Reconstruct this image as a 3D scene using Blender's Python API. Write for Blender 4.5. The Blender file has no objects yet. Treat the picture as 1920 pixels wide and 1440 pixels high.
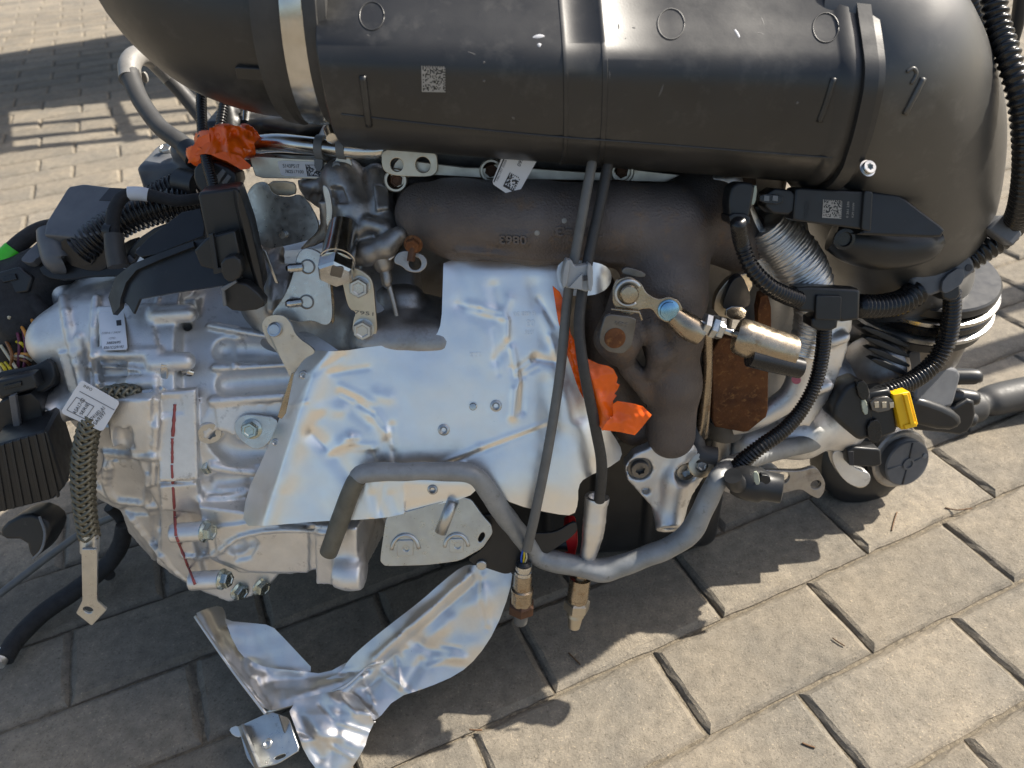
import bpy, bmesh, math, random
import numpy as np
from mathutils import Vector, Matrix, Quaternion
from mathutils.geometry import delaunay_2d_cdt

random.seed(7)
rng = np.random.default_rng(7)
scene = bpy.context.scene
COL = scene.collection

# ------------------------------------------------------------------ camera
F_PX, PITCH, ROLL, CAM_H = 1442.0, 0.643377, -0.0590968, 0.698727
_cp, _sp = math.cos(PITCH), math.sin(PITCH)
FW = np.array([0.0, _cp, -_sp])
_up = np.array([0.0, _sp, _cp])
_ri = np.array([1.0, 0.0, 0.0])
RI = math.cos(ROLL) * _ri + math.sin(ROLL) * _up
UP = -math.sin(ROLL) * _ri + math.cos(ROLL) * _up
CAM = np.array([0.0, 0.0, CAM_H])
cam_data = bpy.data.cameras.new('camera')
cam = bpy.data.objects.new('camera', cam_data)
COL.objects.link(cam)
cam_data.sensor_width = 36.0
cam_data.lens = F_PX / 1920.0 * 36.0
cam_data.clip_start = 0.01
cam_data.clip_end = 1000.0
cam.matrix_world = Matrix(((RI[0], UP[0], -FW[0], CAM[0]), (RI[1], UP[1], -FW[1], CAM[1]),
                           (RI[2], UP[2], -FW[2], CAM[2]), (0, 0, 0, 1)))
cam_data.dof.use_dof = True
cam_data.dof.focus_distance = 0.66
cam_data.dof.aperture_fstop = 8.0
scene.camera = cam

# ------------------------------------------------------------------ light
SUN_DIR = Vector((1.0, 0.34, 0.0)).normalized() * math.cos(math.radians(46)) + Vector((0, 0, math.sin(math.radians(46))))
world = bpy.data.worlds.new('World')
scene.world = world
world.use_nodes = True
wn = world.node_tree
bg = wn.nodes['Background']
sky = wn.nodes.new('ShaderNodeTexSky')
sky.sky_type = 'NISHITA'
sky.sun_disc = False
sky.sun_elevation = math.radians(46)
sky.sun_rotation = math.atan2(SUN_DIR.x, SUN_DIR.y)
sky.air_density = 1.2
sky.dust_density = 3.0
sky.ozone_density = 1.0
wn.links.new(sky.outputs[0], bg.inputs[0])
bg.inputs[1].default_value = 0.092
sun_data = bpy.data.lights.new('sun', 'SUN')
sun_data.energy = 5.0
sun_data.angle = math.radians(0.53)
sun_data.color = (1.0, 0.93, 0.82)
sun = bpy.data.objects.new('sun', sun_data)
COL.objects.link(sun)
sun.rotation_euler = SUN_DIR.to_track_quat('Z', 'Y').to_euler()
sun.location = SUN_DIR * 5
vs = scene.view_settings
vs.view_transform = 'Standard'
vs.look = 'None'
vs.exposure = 0.86
vs.gamma = 1.0
vs.use_curve_mapping = False
scene.render.engine = 'CYCLES'
scene.cycles.max_bounces = 5
scene.cycles.diffuse_bounces = 3
scene.cycles.glossy_bounces = 4
scene.cycles.caustics_reflective = False
scene.cycles.caustics_refractive = False
scene.cycles.use_denoising = True

# ------------------------------------------------------------------ helpers: pixels of the photograph to places
def ray(px, py):
    return FW + RI * ((px - 960) / F_PX) + UP * ((720 - py) / F_PX)
def at(px, py, d):                       # d = distance along the optical axis
    return CAM + ray(px, py) * d
def atY(px, py, Y):
    r = ray(px, py); return CAM + r * (Y / r[1])
def atZ(px, py, Z):
    r = ray(px, py); return CAM + r * ((Z - CAM_H) / r[2])
def depth(P):
    return float((np.asarray(P) - CAM) @ FW)
def plane3(a, b, c):                     # a plane through three (px, py, d): point, normal towards the camera
    A, B, C_ = at(*a), at(*b), at(*c)
    n = np.cross(B - A, C_ - A); n /= np.linalg.norm(n)
    if n @ (CAM - A) < 0: n = -n
    return A, n
def planeY(px, py, d, pitch=0.0, yaw=0.0):    # plane through a point; pitch>0 leans back (faces up), yaw>0 faces right
    n = np.array([math.sin(yaw) * math.cos(pitch), -math.cos(yaw) * math.cos(pitch), math.sin(pitch)])
    return at(px, py, d), n
def onpl(pl, px, py):
    P0, n = pl; r = ray(px, py)
    return CAM + r * (((P0 - CAM) @ n) / (r @ n))

# ------------------------------------------------------------------ helpers: things and parts
THINGS = []
WORLDM = {}
def new_obj(name, mesh, mat=None, parent=None, M=None):
    o = bpy.data.objects.new(name, mesh)
    COL.objects.link(o)
    if mat is not None and mesh is not None and not mesh.materials: mesh.materials.append(mat)
    WORLDM[o] = M.copy() if M is not None else Matrix.Identity(4)
    if parent is not None: o.parent = parent
    return o
def thing(name, label, cat, group=None):
    o = new_obj(name, None); o.empty_display_size = 0.02
    o['label'] = label; o['category'] = cat
    if group: o['group'] = group
    THINGS.append(o)
    return o
def tag(o, label, cat, group=None):
    o['label'] = label; o['category'] = cat
    if group: o['group'] = group
    return o
def make_mesh(name, verts, faces, smooth=True, angle=None):
    me = bpy.data.meshes.new(name)
    verts = np.asarray(verts, dtype=np.float64)
    me.from_pydata([tuple(v) for v in verts], [], faces)
    me.update()
    if smooth:
        me.polygons.foreach_set('use_smooth', [True] * len(me.polygons))
        if angle is not None: me.set_sharp_from_angle(angle=math.radians(angle))
    return me
def finish():
    """Move every thing's Empty to its base and hang its parts on it."""
    def leaves(o):
        out = []
        for c in o.children:
            out.append(c); out += leaves(c)
        return out
    for t in THINGS:
        lo = np.full(3, 1e9); hi = -lo
        for c in leaves(t):
            if c.data is None: continue
            n = len(c.data.vertices)
            co = np.empty(n * 3); c.data.vertices.foreach_get('co', co); co = co.reshape(-1, 3)
            m = np.array(WORLDM[c]); w = co @ m[:3, :3].T + m[:3, 3]
            lo = np.minimum(lo, w.min(0)); hi = np.maximum(hi, w.max(0))
        if lo[0] < 1e8:
            WORLDM[t] = Matrix.Translation(((lo[0] + hi[0]) / 2, (lo[1] + hi[1]) / 2, lo[2]))
    for o, m in WORLDM.items():
        if o.parent is not None:
            o.matrix_parent_inverse = Matrix.Identity(4)
            o.matrix_basis = WORLDM[o.parent].inverted() @ m
        else:
            o.matrix_basis = m

def cr(pts, n):
    """Catmull-Rom through pts (rows of any width), n samples a span."""
    P = np.asarray(pts, float)
    if len(P) == 2:
        t = np.linspace(0, 1, n + 1)[:, None]; return P[0] * (1 - t) + P[1] * t
    Q = np.vstack([2 * P[0] - P[1], P, 2 * P[-1] - P[-2]])
    out = []
    for i in range(len(P) - 1):
        a, b, c, d = Q[i:i + 4]
        t = (np.arange(n) / n)[:, None]
        out.append(0.5 * (2 * b + (c - a) * t + (2 * a - 5 * b + 4 * c - d) * t ** 2 + (3 * b - a - 3 * c + d) * t ** 3))
    out.append(P[-1:])
    return np.vstack(out)
def sweep(path, rad, n=16, caps=True, flat=None, ref=None):
    """Tube mesh along path (k,3) with radii rad (k,) ; flat = squash factor (k,) or None."""
    path = np.asarray(path, float); k = len(path)
    rad = np.full(k, rad) if np.isscalar(rad) else np.asarray(rad, float)
    T = np.gradient(path, axis=0); T /= np.linalg.norm(T, axis=1)[:, None] + 1e-12
    a = np.array(ref if ref is not None else ([0, 0, 1.0] if abs(T[0][2]) < 0.9 else [0, 1.0, 0]))
    N = a - (a @ T[0]) * T[0]; N /= np.linalg.norm(N)
    ang = np.arange(n) * 2 * math.pi / n
    V = []
    for i in range(k):
        if i:
            v = np.cross(T[i - 1], T[i]); s = np.linalg.norm(v)
            if s > 1e-9:
                q = Quaternion(Vector(v / s), math.asin(min(1, s)) if T[i - 1] @ T[i] > 0 else math.pi - math.asin(min(1, s)))
                N = np.array(q @ Vector(N))
            N -= (N @ T[i]) * T[i]; N /= np.linalg.norm(N)
        B = np.cross(T[i], N)
        f = 1.0 if flat is None else flat[i]
        V.append(path[i] + rad[i] * (np.cos(ang)[:, None] * N * f + np.sin(ang)[:, None] * B))
    V = np.vstack(V)
    Fc = [(i * n + j, i * n + (j + 1) % n, (i + 1) * n + (j + 1) % n, (i + 1) * n + j) for i in range(k - 1) for j in range(n)]
    Fc = [f[::-1] for f in Fc]
    if caps:
        Fc.append(tuple(range(n))); Fc.append(tuple(reversed(range((k - 1) * n, k * n))))
    return V, Fc
def pxpath(pts, n=8):
    """rows (px, py, d, width_px) -> smooth world path and radii."""
    Q = cr(pts, n)
    path = np.array([at(q[0], q[1], q[2]) for q in Q])
    rad = np.array([q[3] * 0.5 * q[2] / F_PX for q in Q])
    return path, rad
def resample(path, rad, step):
    s = np.r_[0, np.cumsum(np.linalg.norm(np.diff(path, axis=0), axis=1))]
    m = max(2, int(s[-1] / step)); u = np.linspace(0, s[-1], m + 1)
    return np.stack([np.interp(u, s, path[:, i]) for i in range(3)], 1), np.interp(u, s, rad), u
def tube(name, pts, mat, parent=None, n=18, sn=8, caps=True, flat=None, jag=0.0, dent=0.0):
    path, rad = pxpath(pts, sn)
    if dent:
        path, rad, _ = resample(path, rad, 0.0022)
        V, Fc = sweep(path, rad, n, caps)
        c = np.repeat(path, n, axis=0); w = np.zeros(len(V))
        for i in range(14):
            k = np.random.default_rng(i).normal(size=3) * 110; w += np.sin(V @ k + i)
        V = c + (V - c) * (1 + dent * (w / 3.7))[:, None]
        return new_obj(name, make_mesh(name, V, Fc, angle=60), mat, parent)
    if jag: rad = rad * (1 + jag * rng.standard_normal(len(rad)))
    return new_obj(name, make_mesh(name, *sweep(path, rad, n, caps, flat), angle=50), mat, parent)
def corrugated(name, pts, mat, parent=None, pitch=0.0032, amp=0.16, n=18, slit=False):
    path, rad = pxpath(pts, 10)
    p, r, u = resample(path, rad, pitch / 6)
    ph = (u / pitch) % 1.0
    prof = np.where(ph < 0.5, 1.0, 0.0)
    prof = 0.5 + 0.5 * np.clip(np.cos(2 * math.pi * ph) * 1.7, -1, 1)
    r = r * (1 - amp + amp * prof)
    return new_obj(name, make_mesh(name, *sweep(p, r, n)), mat, parent)
def lathe(profile, n=32, cap0=True, cap1=True):
    """profile rows (t along +Z, r)."""
    ang = np.arange(n) * 2 * math.pi / n
    V = np.vstack([np.stack([r * np.cos(ang), r * np.sin(ang), np.full(n, t)], 1) for t, r in profile])
    k = len(profile)
    Fc = [(i * n + j, i * n + (j + 1) % n, (i + 1) * n + (j + 1) % n, (i + 1) * n + j) for i in range(k - 1) for j in range(n)]
    if cap0: Fc.append(tuple(reversed(range(n))))
    if cap1: Fc.append(tuple(range((k - 1) * n, k * n)))
    return V, Fc
def frame(P, axis, roll=0.0):
    z = Vector(axis).normalized()
    q = z.to_track_quat('Z', 'Y')
    return Matrix.Translation(Vector(P)) @ q.to_matrix().to_4x4() @ Matrix.Rotation(roll, 4, 'Z')
def lathe_obj(name, P, axis, profile, mat, parent=None, n=32, angle=35, roll=0.0, cap1=True):
    return new_obj(name, make_mesh(name, *lathe(profile, n, True, cap1), angle=angle), mat, parent, frame(P, axis, roll))
def join(parts):
    V = []; Fc = []; o = 0
    for v, f in parts:
        V.append(np.asarray(v, float)); Fc += [tuple(i + o for i in q) for q in f]; o += len(v)
    return np.vstack(V), Fc
_cache = {}
def bolt_mesh(kind, s):
    """s = across flats (m)."""
    key = (kind, round(s, 5))
    if key in _cache: return _cache[key]
    R = s / 2 / math.cos(math.pi / 6)
    parts = []
    if kind in ('flange', 'hex'):
        fl = 0.72 * s if kind == 'flange' else 0.62 * s
        parts.append(lathe([(0, fl), (0.08 * s, fl), (0.2 * s, 0.9 * R)] if kind == 'flange' else [(0, fl), (0.06 * s, fl), (0.07 * s, 0.95 * R)], 28))
        parts.append(lathe([(0.05 * s, R), (0.52 * s, R), (0.6 * s, R * 0.9), (0.6 * s, R * 0.66), (0.55 * s, R * 0.55)], 6))
    elif kind == 'torx':
        parts.append(lathe([(0, s * .62), (.06 * s, s * .62), (0.07 * s, s * 0.5), (0.3 * s, s * 0.5), (0.36 * s, s * 0.46), (0.36 * s, s * 0.27)], 28, True, False))
        a = np.arange(24) * 2 * math.pi / 24
        rr = s * (0.24 + 0.035 * np.cos(6 * a))
        top = np.stack([rr * np.cos(a), rr * np.sin(a), np.full(24, 0.36 * s)], 1); bot = top.copy(); bot[:, 2] = 0.1 * s
        out = np.stack([s * .27 * np.cos(a), s * .27 * np.sin(a), np.full(24, 0.36 * s)], 1)
        V = np.vstack([top, bot, out])
        Fq = [(j, (j + 1) % 24, 24 + (j + 1) % 24, 24 + j) for j in range(24)] + [tuple(range(24, 48))] + [(48 + j, 48 + (j + 1) % 24, (j + 1) % 24, j) for j in range(24)]
        parts.append((V, Fq))
    elif kind == 'stud':
        prof = []
        for i in range(9):
            prof += [(i * 0.16 * s, 0.5 * s), (i * 0.16 * s + 0.08 * s, 0.43 * s)]
        prof.append((1.6 * s, 0.3 * s))
        parts.append(lathe(prof, 20))
    elif kind == 'rivet':
        parts.append(lathe([(-.1 * s, .52 * s), (0.05 * s, .5 * s), (0.16 * s, .44 * s), (0.2 * s, .34 * s), (.06 * s, .2 * s), (-.3 * s, .16 * s)], 24))
    elif kind == 'pin':
        parts.append(lathe([(-.1 * s, .5 * s), (0.22 * s, .5 * s), (0.3 * s, .42 * s), (0.32 * s, .2 * s)], 24))
    me = make_mesh(kind, *join(parts), angle=30)
    _cache[key] = me
    return me
def bolt(name, P, axis, s, mat, parent, kind='flange', roll=0.3):
    me = bolt_mesh(kind, s)
    if me.materials and me.materials[0] != mat: me = me.copy(); me.materials.clear()
    return new_obj(name, me, mat, parent, frame(P, axis, roll))
def rounded(poly, rnd=2, amt=0.25):
    P = [np.asarray(p, float) for p in poly]
    for _ in range(rnd):
        Q = []
        for i in range(len(P)):
            a, b = P[i], P[(i + 1) % len(P)]
            Q += [a + (b - a) * amt, b - (b - a) * amt]
        P = Q
    return P
def circle(cx, cy, r, n=20, sy=1.0, rot=0.0):
    out = []
    for i in range(n):
        a = 2 * math.pi * i / n
        x, y = r * math.cos(a), r * sy * math.sin(a)
        out.append((cx + x * math.cos(rot) - y * math.sin(rot), cy + x * math.sin(rot) + y * math.cos(rot)))
    return out
def extrude2d(outer, holes, t, bev):
    """Polygon with holes in the XY plane -> solid from z=-t to z=0 with bevelled rim (through a 2D curve)."""
    cu = bpy.data.curves.new('tmp', 'CURVE'); cu.dimensions = '2D'; cu.fill_mode = 'BOTH'
    b = min(bev, t * 0.45)
    cu.extrude = max(t / 2 - b, 1e-6); cu.bevel_depth = b; cu.bevel_resolution = 2; cu.offset = -b
    for loop in [outer] + list(holes):
        s = cu.splines.new('POLY'); s.points.add(len(loop) - 1)
        for p, q in zip(s.points, loop): p.co = (q[0], q[1], 0, 1)
        s.use_cyclic_u = True
    o = bpy.data.objects.new('tmp', cu); COL.objects.link(o)
    dg = bpy.context.evaluated_depsgraph_get()
    me = bpy.data.meshes.new_from_object(o.evaluated_get(dg))
    bpy.data.objects.remove(o); bpy.data.curves.remove(cu)
    me.transform(Matrix.Translation((0, 0, -t / 2)))
    return me
def plane_frame(pl):
    P0, n = pl
    x = RI - (RI @ n) * n; x /= np.linalg.norm(x); y = np.cross(n, x)
    return Matrix(((x[0], y[0], n[0], P0[0]), (x[1], y[1], n[1], P0[1]), (x[2], y[2], n[2], P0[2]), (0, 0, 0, 1))), x, y
def plate(name, outline, pl, t, mat, parent=None, holes=(), rnd=2, bev=0.0006, amt=0.25, lift=0.0, sharp=40):
    """A solid plate whose front face lies in plane pl; outline and holes in photograph pixels; t thickness in metres."""
    M, x, y = plane_frame(pl); P0 = pl[0]
    def loc(loop): return [((onpl(pl, *p) - P0) @ x, (onpl(pl, *p) - P0) @ y) for p in loop]
    o2 = rounded(loc(outline), rnd, amt) if rnd else loc(outline)
    hs = []
    for h in holes:
        if len(h) == 3 and np.isscalar(h[0]):
            c = loc([(h[0], h[1])])[0]; hs.append(circle(c[0], c[1], h[2] * depth(onpl(pl, h[0], h[1])) / F_PX))
        else: hs.append(rounded(loc(h), 2))
    me = extrude2d(o2, hs, t, bev)
    me.name = name
    me.polygons.foreach_set('use_smooth', [True] * len(me.polygons)); me.set_sharp_from_angle(angle=math.radians(sharp))
    if lift: M = M @ Matrix.Translation((0, 0, lift))
    return new_obj(name, me, mat, parent, M)
def sheet(name, outline, dfun, res, t, mat, parent=None, holes=(), rnd=1, side=1):
    """Bent or crumpled sheet: outline in photograph pixels, dfun(px, py) -> depth; t thickness in metres."""
    def dens(loop):
        out = []
        for i in range(len(loop)):
            a, b = np.asarray(loop[i], float), np.asarray(loop[(i + 1) % len(loop)], float)
            m = max(1, int(np.linalg.norm(b - a) / res))
            out += [a + (b - a) * j / m for j in range(m)]
        return out
    o2 = dens(rounded(outline, rnd) if rnd else outline)
    V = [Vector((float(p[0]), float(p[1]))) for p in o2]; E = [(i, (i + 1) % len(o2)) for i in range(len(o2))]
    A = np.array(o2)
    for h in holes:
        hl = dens(h) if len(h) != 3 else circle(h[0], h[1], h[2], 16)
        b = len(V); V += [Vector((float(p[0]), float(p[1]))) for p in hl]; E += [(b + i, b + (i + 1) % len(hl)) for i in range(len(hl))]
    bound = np.array([(v.x, v.y) for v in V])
    lo, hi = A.min(0), A.max(0)
    gx, gy = np.meshgrid(np.arange(lo[0], hi[0], res), np.arange(lo[1], hi[1], res * 0.87))
    gx = gx + (np.arange(gx.shape[0]) % 2)[:, None] * res * 0.5
    G = np.stack([gx.ravel(), gy.ravel()], 1)
    inside = np.zeros(len(G), bool)
    loops = [A]; k = len(o2)
    for h in holes:
        m = len(dens(h)) if len(h) != 3 else 16
        loops.append(bound[k:k + m]); k += m
    for L in loops:
        x0, y0 = L[:, 0], L[:, 1]; x1, y1 = np.roll(x0, -1), np.roll(y0, -1)
        c = np.zeros(len(G), bool)
        for i in range(len(L)):
            cond = ((y0[i] > G[:, 1]) != (y1[i] > G[:, 1])) & (G[:, 0] < (x1[i] - x0[i]) * (G[:, 1] - y0[i]) / (y1[i] - y0[i] + 1e-12) + x0[i])
            c ^= cond
        inside ^= c
    G = G[inside]
    if len(G):
        dm = np.min(np.linalg.norm(G[:, None, :] - bound[None], axis=2), axis=1) if len(G) * len(bound) < 6e7 else np.ones(len(G)) * 99
        G = G[dm > res * 0.45]
    V += [Vector((float(g[0]), float(g[1]))) for g in G]
    r = delaunay_2d_cdt(V, E, [], 3 if holes else 1, 1e-5)
    co = np.array([(v.x, v.y) for v in r[0]])
    dd = dfun(co[:, 0], co[:, 1])
    W = CAM + (FW + RI * ((co[:, 0:1] - 960) / F_PX) + UP * ((720 - co[:, 1:2]) / F_PX)) * np.asarray(dd)[:, None]
    Fc = [tuple(f) if side > 0 else tuple(reversed(f)) for f in r[2]]
    # orient towards the camera and give the sheet its thickness
    me = make_mesh(name, W, Fc)
    bm = bmesh.new(); bm.from_mesh(me); bmesh.ops.recalc_face_normals(bm, faces=bm.faces)
    s = sum((f.normal.dot(Vector(CAM) - f.calc_center_median())) * f.calc_area() for f in bm.faces)
    if s < 0: bmesh.ops.reverse_faces(bm, faces=bm.faces)
    bm.to_mesh(me); bm.free()
    me.polygons.foreach_set('use_smooth', [True] * len(me.polygons))
    n = len(W); nor = np.empty(n * 3); me.vertex_normals.foreach_get('vector', nor); nor = nor.reshape(-1, 3)
    co3 = np.empty(n * 3); me.vertices.foreach_get('co', co3); co3 = co3.reshape(-1, 3)
    fr = [tuple(p.vertices) for p in me.polygons]
    cnt = {}
    for f in fr:
        for a, b in zip(f, f[1:] + f[:1]): cnt[(a, b)] = cnt.get((a, b), 0) + 1
    rim = [(a, b) for (a, b) in cnt if (b, a) not in cnt]
    allF = fr + [tuple(i + n for i in reversed(f)) for f in fr] + [(b, a, a + n, b + n) for a, b in rim]
    me2 = make_mesh(name, np.vstack([co3, co3 - nor * t]), allF, angle=60)
    bpy.data.meshes.remove(me)
    return new_obj(name, me2, mat, parent)
def text(name, s, mat, parent, pl, p0, p1, h, lift=0.0004, bold=False, squeeze=1.0, relief=0.0):
    """Writing laid on plane pl: baseline from pixel p0 towards p1, capital height h pixels."""
    cu = bpy.data.curves.new('tmp', 'FONT'); cu.body = s; cu.size = 1.0; cu.fill_mode = 'FRONT'
    if bold: cu.offset = 0.012
    if relief: cu.extrude = 0.1; cu.bevel_depth = 0.02; cu.bevel_resolution = 1
    o = bpy.data.objects.new('tmp', cu); COL.objects.link(o)
    dg = bpy.context.evaluated_depsgraph_get()
    me = bpy.data.meshes.new_from_object(o.evaluated_get(dg))
    bpy.data.objects.remove(o); bpy.data.curves.remove(cu)
    A, B = onpl(pl, *p0), onpl(pl, *p1); n = pl[1]
    x = B - A; L = np.linalg.norm(x); x = x / L; y = np.cross(n, x)
    k = h / 0.72 * depth(A) / F_PX
    co = np.empty(len(me.vertices) * 3); me.vertices.foreach_get('co', co); co = co.reshape(-1, 3)
    w = co[:, 0].max() if len(co) else 1
    kx = L / w if squeeze == 'fit' else k * squeeze
    W = A + n * lift + co[:, 0:1] * kx * x + co[:, 1:2] * k * y + co[:, 2:3] * (relief / 0.12) * n
    me.vertices.foreach_set('co', W.ravel()); me.name = name; me.update()
    me.materials.clear()
    return new_obj(name, me, mat, parent)
def matrix_code(name, corners, pl, n, mat, parent, lift=0.0004, fill=0.5, seed=1):
    """A square of printed dots with two solid sides."""
    r = random.Random(seed)
    A, B, D_ = (onpl(pl, *c) for c in corners); nrm = pl[1]
    u, v = (B - A) / n, (D_ - A) / n
    V = []; Fc = []
    for i in range(n):
        for j in range(n):
            on = i == 0 or j == n - 1 or r.random() < fill
            if i == n - 1: on = j % 2 == 1
            elif j == 0: on = i % 2 == 0
            if on:
                k = len(V); p = A + u * i + v * j + nrm * lift
                V += [p, p + u, p + u + v, p + v]; Fc.append((k + 3, k + 2, k + 1, k))
    return new_obj(name, make_mesh(name, V, Fc, smooth=False), mat, parent)

# ------------------------------------------------------------------ helpers: cast shapes from distance fields
class Field:
    def __init__(self, lo, hi, h):
        self.lo = np.array(lo, float); self.h = h
        self.n = np.ceil((np.array(hi) - self.lo) / h).astype(int) + 1
        self.ax = [self.lo[i] + h * np.arange(self.n[i]) for i in range(3)]
        self.f = np.full(self.n, 0.05, np.float32)
    def _sl(self, lo, hi, m):
        a = np.clip(((np.array(lo) - m - self.lo) / self.h).astype(int), 0, self.n - 1)
        b = np.clip(((np.array(hi) + m - self.lo) / self.h).astype(int) + 2, 1, self.n)
        sl = tuple(slice(a[i], max(b[i], a[i] + 1)) for i in range(3))
        X, Y, Z = np.meshgrid(*[self.ax[i][sl[i]] for i in range(3)], indexing='ij', sparse=True)
        return sl, X, Y, Z
    def put(self, d, sl, k, op):
        a = self.f[sl]
        if op == 'sub': d = -d
        if op == 'add':
            if k > 0:
                t = np.clip(0.5 + 0.5 * (a - d) / k, 0, 1); r = a * (1 - t) + d * t - k * t * (1 - t)
            else: r = np.minimum(a, d)
        else:
            if k > 0:
                t = np.clip(0.5 - 0.5 * (a - d) / k, 0, 1); r = a * (1 - t) + d * t + k * t * (1 - t)
            else: r = np.maximum(a, d)
        self.f[sl] = r
    def cap(self, A, B, r0, r1=None, k=0.004, op='add'):
        A, B = np.asarray(A, float), np.asarray(B, float); r1 = r0 if r1 is None else r1
        m = max(r0, r1) + k + 3 * self.h
        sl, X, Y, Z = self._sl(np.minimum(A, B), np.maximum(A, B), m)
        u = B - A; L2 = u @ u + 1e-12
        t = np.clip(((X - A[0]) * u[0] + (Y - A[1]) * u[1] + (Z - A[2]) * u[2]) / L2, 0, 1)
        d = np.sqrt((X - A[0] - t * u[0]) ** 2 + (Y - A[1] - t * u[1]) ** 2 + (Z - A[2] - t * u[2]) ** 2) - (r0 + (r1 - r0) * t)
        self.put(d.astype(np.float32), sl, k, op)
    def chain(self, pts, r, k=0.004, op='add'):
        for i in range(len(pts) - 1):
            ra, rb = (r, r) if np.isscalar(r) else (r[i], r[i + 1])
            self.cap(pts[i], pts[i + 1], ra, rb, k, op)
    def cyl(self, A, B, r, k=0.003, op='add', rd=0.001):
        A, B = np.asarray(A, float), np.asarray(B, float)
        u = B - A; L = np.linalg.norm(u); u = u / L
        sl, X, Y, Z = self._sl(np.minimum(A, B), np.maximum(A, B), r + k + 3 * self.h)
        t = (X - A[0]) * u[0] + (Y - A[1]) * u[1] + (Z - A[2]) * u[2]
        q = np.sqrt(np.maximum((X - A[0] - t * u[0]) ** 2 + (Y - A[1] - t * u[1]) ** 2 + (Z - A[2] - t * u[2]) ** 2, 0)) - r + rd
        w = np.abs(t - L / 2) - L / 2 + rd
        d = np.minimum(np.maximum(q, w), 0) + np.sqrt(np.maximum(q, 0) ** 2 + np.maximum(w, 0) ** 2) - rd
        self.put(d.astype(np.float32), sl, k, op)
    def box(self, c, half, R=None, k=0.003, op='add', rd=0.002):
        c = np.asarray(c, float); half = np.asarray(half, float)
        R = np.eye(3) if R is None else np.asarray(R, float)      # columns = box axes
        e = np.abs(R) @ half
        sl, X, Y, Z = self._sl(c - e, c + e, k + 3 * self.h)
        q = [np.abs((X - c[0]) * R[0, i] + (Y - c[1]) * R[1, i] + (Z - c[2]) * R[2, i]) - half[i] + rd for i in range(3)]
        d = np.minimum(np.maximum(np.maximum(q[0], q[1]), q[2]), 0) + np.sqrt(sum(np.maximum(a, 0) ** 2 for a in q)) - rd
        self.put(d.astype(np.float32), sl, k, op)
    def ell(self, c, rad, k=0.004, op='add'):
        c = np.asarray(c, float); rad = np.asarray(rad, float)
        sl, X, Y, Z = self._sl(c - rad, c + rad, k + 3 * self.h)
        q = np.sqrt(((X - c[0]) / rad[0]) ** 2 + ((Y - c[1]) / rad[1]) ** 2 + ((Z - c[2]) / rad[2]) ** 2)
        self.put(((q - 1) * rad.min()).astype(np.float32), sl, k, op)
    def slab(self, outline, pl, t0, t1, k=0.003, op='add'):
        """Prism: polygon in pixels on plane pl, from t0 below the plane to t1 above it."""
        P0, n = pl; _, x, y = plane_frame(pl)
        L = np.array([((onpl(pl, *p) - P0) @ x, (onpl(pl, *p) - P0) @ y) for p in outline])
        C3 = np.array([P0 + a * x + b * y + n * s for a, b in L for s in (-t0, t1)])
        sl, X, Y, Z = self._sl(C3.min(0), C3.max(0), k + 3 * self.h)
        u = (X - P0[0]) * x[0] + (Y - P0[1]) * x[1] + (Z - P0[2]) * x[2]
        v = (X - P0[0]) * y[0] + (Y - P0[1]) * y[1] + (Z - P0[2]) * y[2]
        w = (X - P0[0]) * n[0] + (Y - P0[1]) * n[1] + (Z - P0[2]) * n[2]
        u, v, w = np.broadcast_arrays(u, v, w)
        dmin = np.full(u.shape, 1e9); ins = np.zeros(u.shape, bool)
        for i in range(len(L)):
            a, b = L[i], L[(i + 1) % len(L)]; e = b - a
            t = np.clip(((u - a[0]) * e[0] + (v - a[1]) * e[1]) / (e @ e + 1e-12), 0, 1)
            dmin = np.minimum(dmin, (u - a[0] - t * e[0]) ** 2 + (v - a[1] - t * e[1]) ** 2)
            ins ^= ((a[1] > v) != (b[1] > v)) & (u < (b[0] - a[0]) * (v - a[1]) / (b[1] - a[1] + 1e-12) + a[0])
        d2 = np.sqrt(dmin) * np.where(ins, -1, 1)
        dw = np.maximum(-t0 - w, w - t1)
        rd = 0.0012; q, w2 = d2 + rd, dw + rd
        d = np.minimum(np.maximum(q, w2), 0) + np.sqrt(np.maximum(q, 0) ** 2 + np.maximum(w2, 0) ** 2) - rd
        self.put(d.astype(np.float32), sl, k, op)
    def pad(self, outline, lift, k=0.0015, deep=0.012, op='add', tilt=None):
        c = np.mean(np.array(outline, float), 0); p = self.hit(*c)
        if p is None: return
        n = self.normal(p) if tilt is None else np.array(tilt, float) / np.linalg.norm(tilt)
        self.slab(outline, (p, n), deep, lift, k, op)
    def val(self, P):
        g = np.clip((np.asarray(P) - self.lo) / self.h, 0, self.n - 1.001); i = g.astype(int); t = g - i
        f = self.f[i[0]:i[0] + 2, i[1]:i[1] + 2, i[2]:i[2] + 2]
        f = f[0] * (1 - t[0]) + f[1] * t[0]; f = f[0] * (1 - t[1]) + f[1] * t[1]
        return float(f[0] * (1 - t[2]) + f[1] * t[2])
    def hit(self, px, py, d0=0.40, d1=1.1):
        """Where the line of sight through a pixel meets the surface."""
        r = ray(px, py); d = d0
        while d < d1:
            v = self.val(CAM + r * d)
            if v < 0: break
            d += max(0.0005, min(v, 0.02) * 0.8)
        else: return None
        a, b = d - 0.012, d
        for _ in range(14):
            m = (a + b) / 2
            if self.val(CAM + r * m) < 0: b = m
            else: a = m
        return CAM + r * b
    def normal(self, P):
        e = self.h; g = np.array([self.val(P + np.eye(3)[i] * e) - self.val(P - np.eye(3)[i] * e) for i in range(3)])
        return g / (np.linalg.norm(g) + 1e-9)
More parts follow.
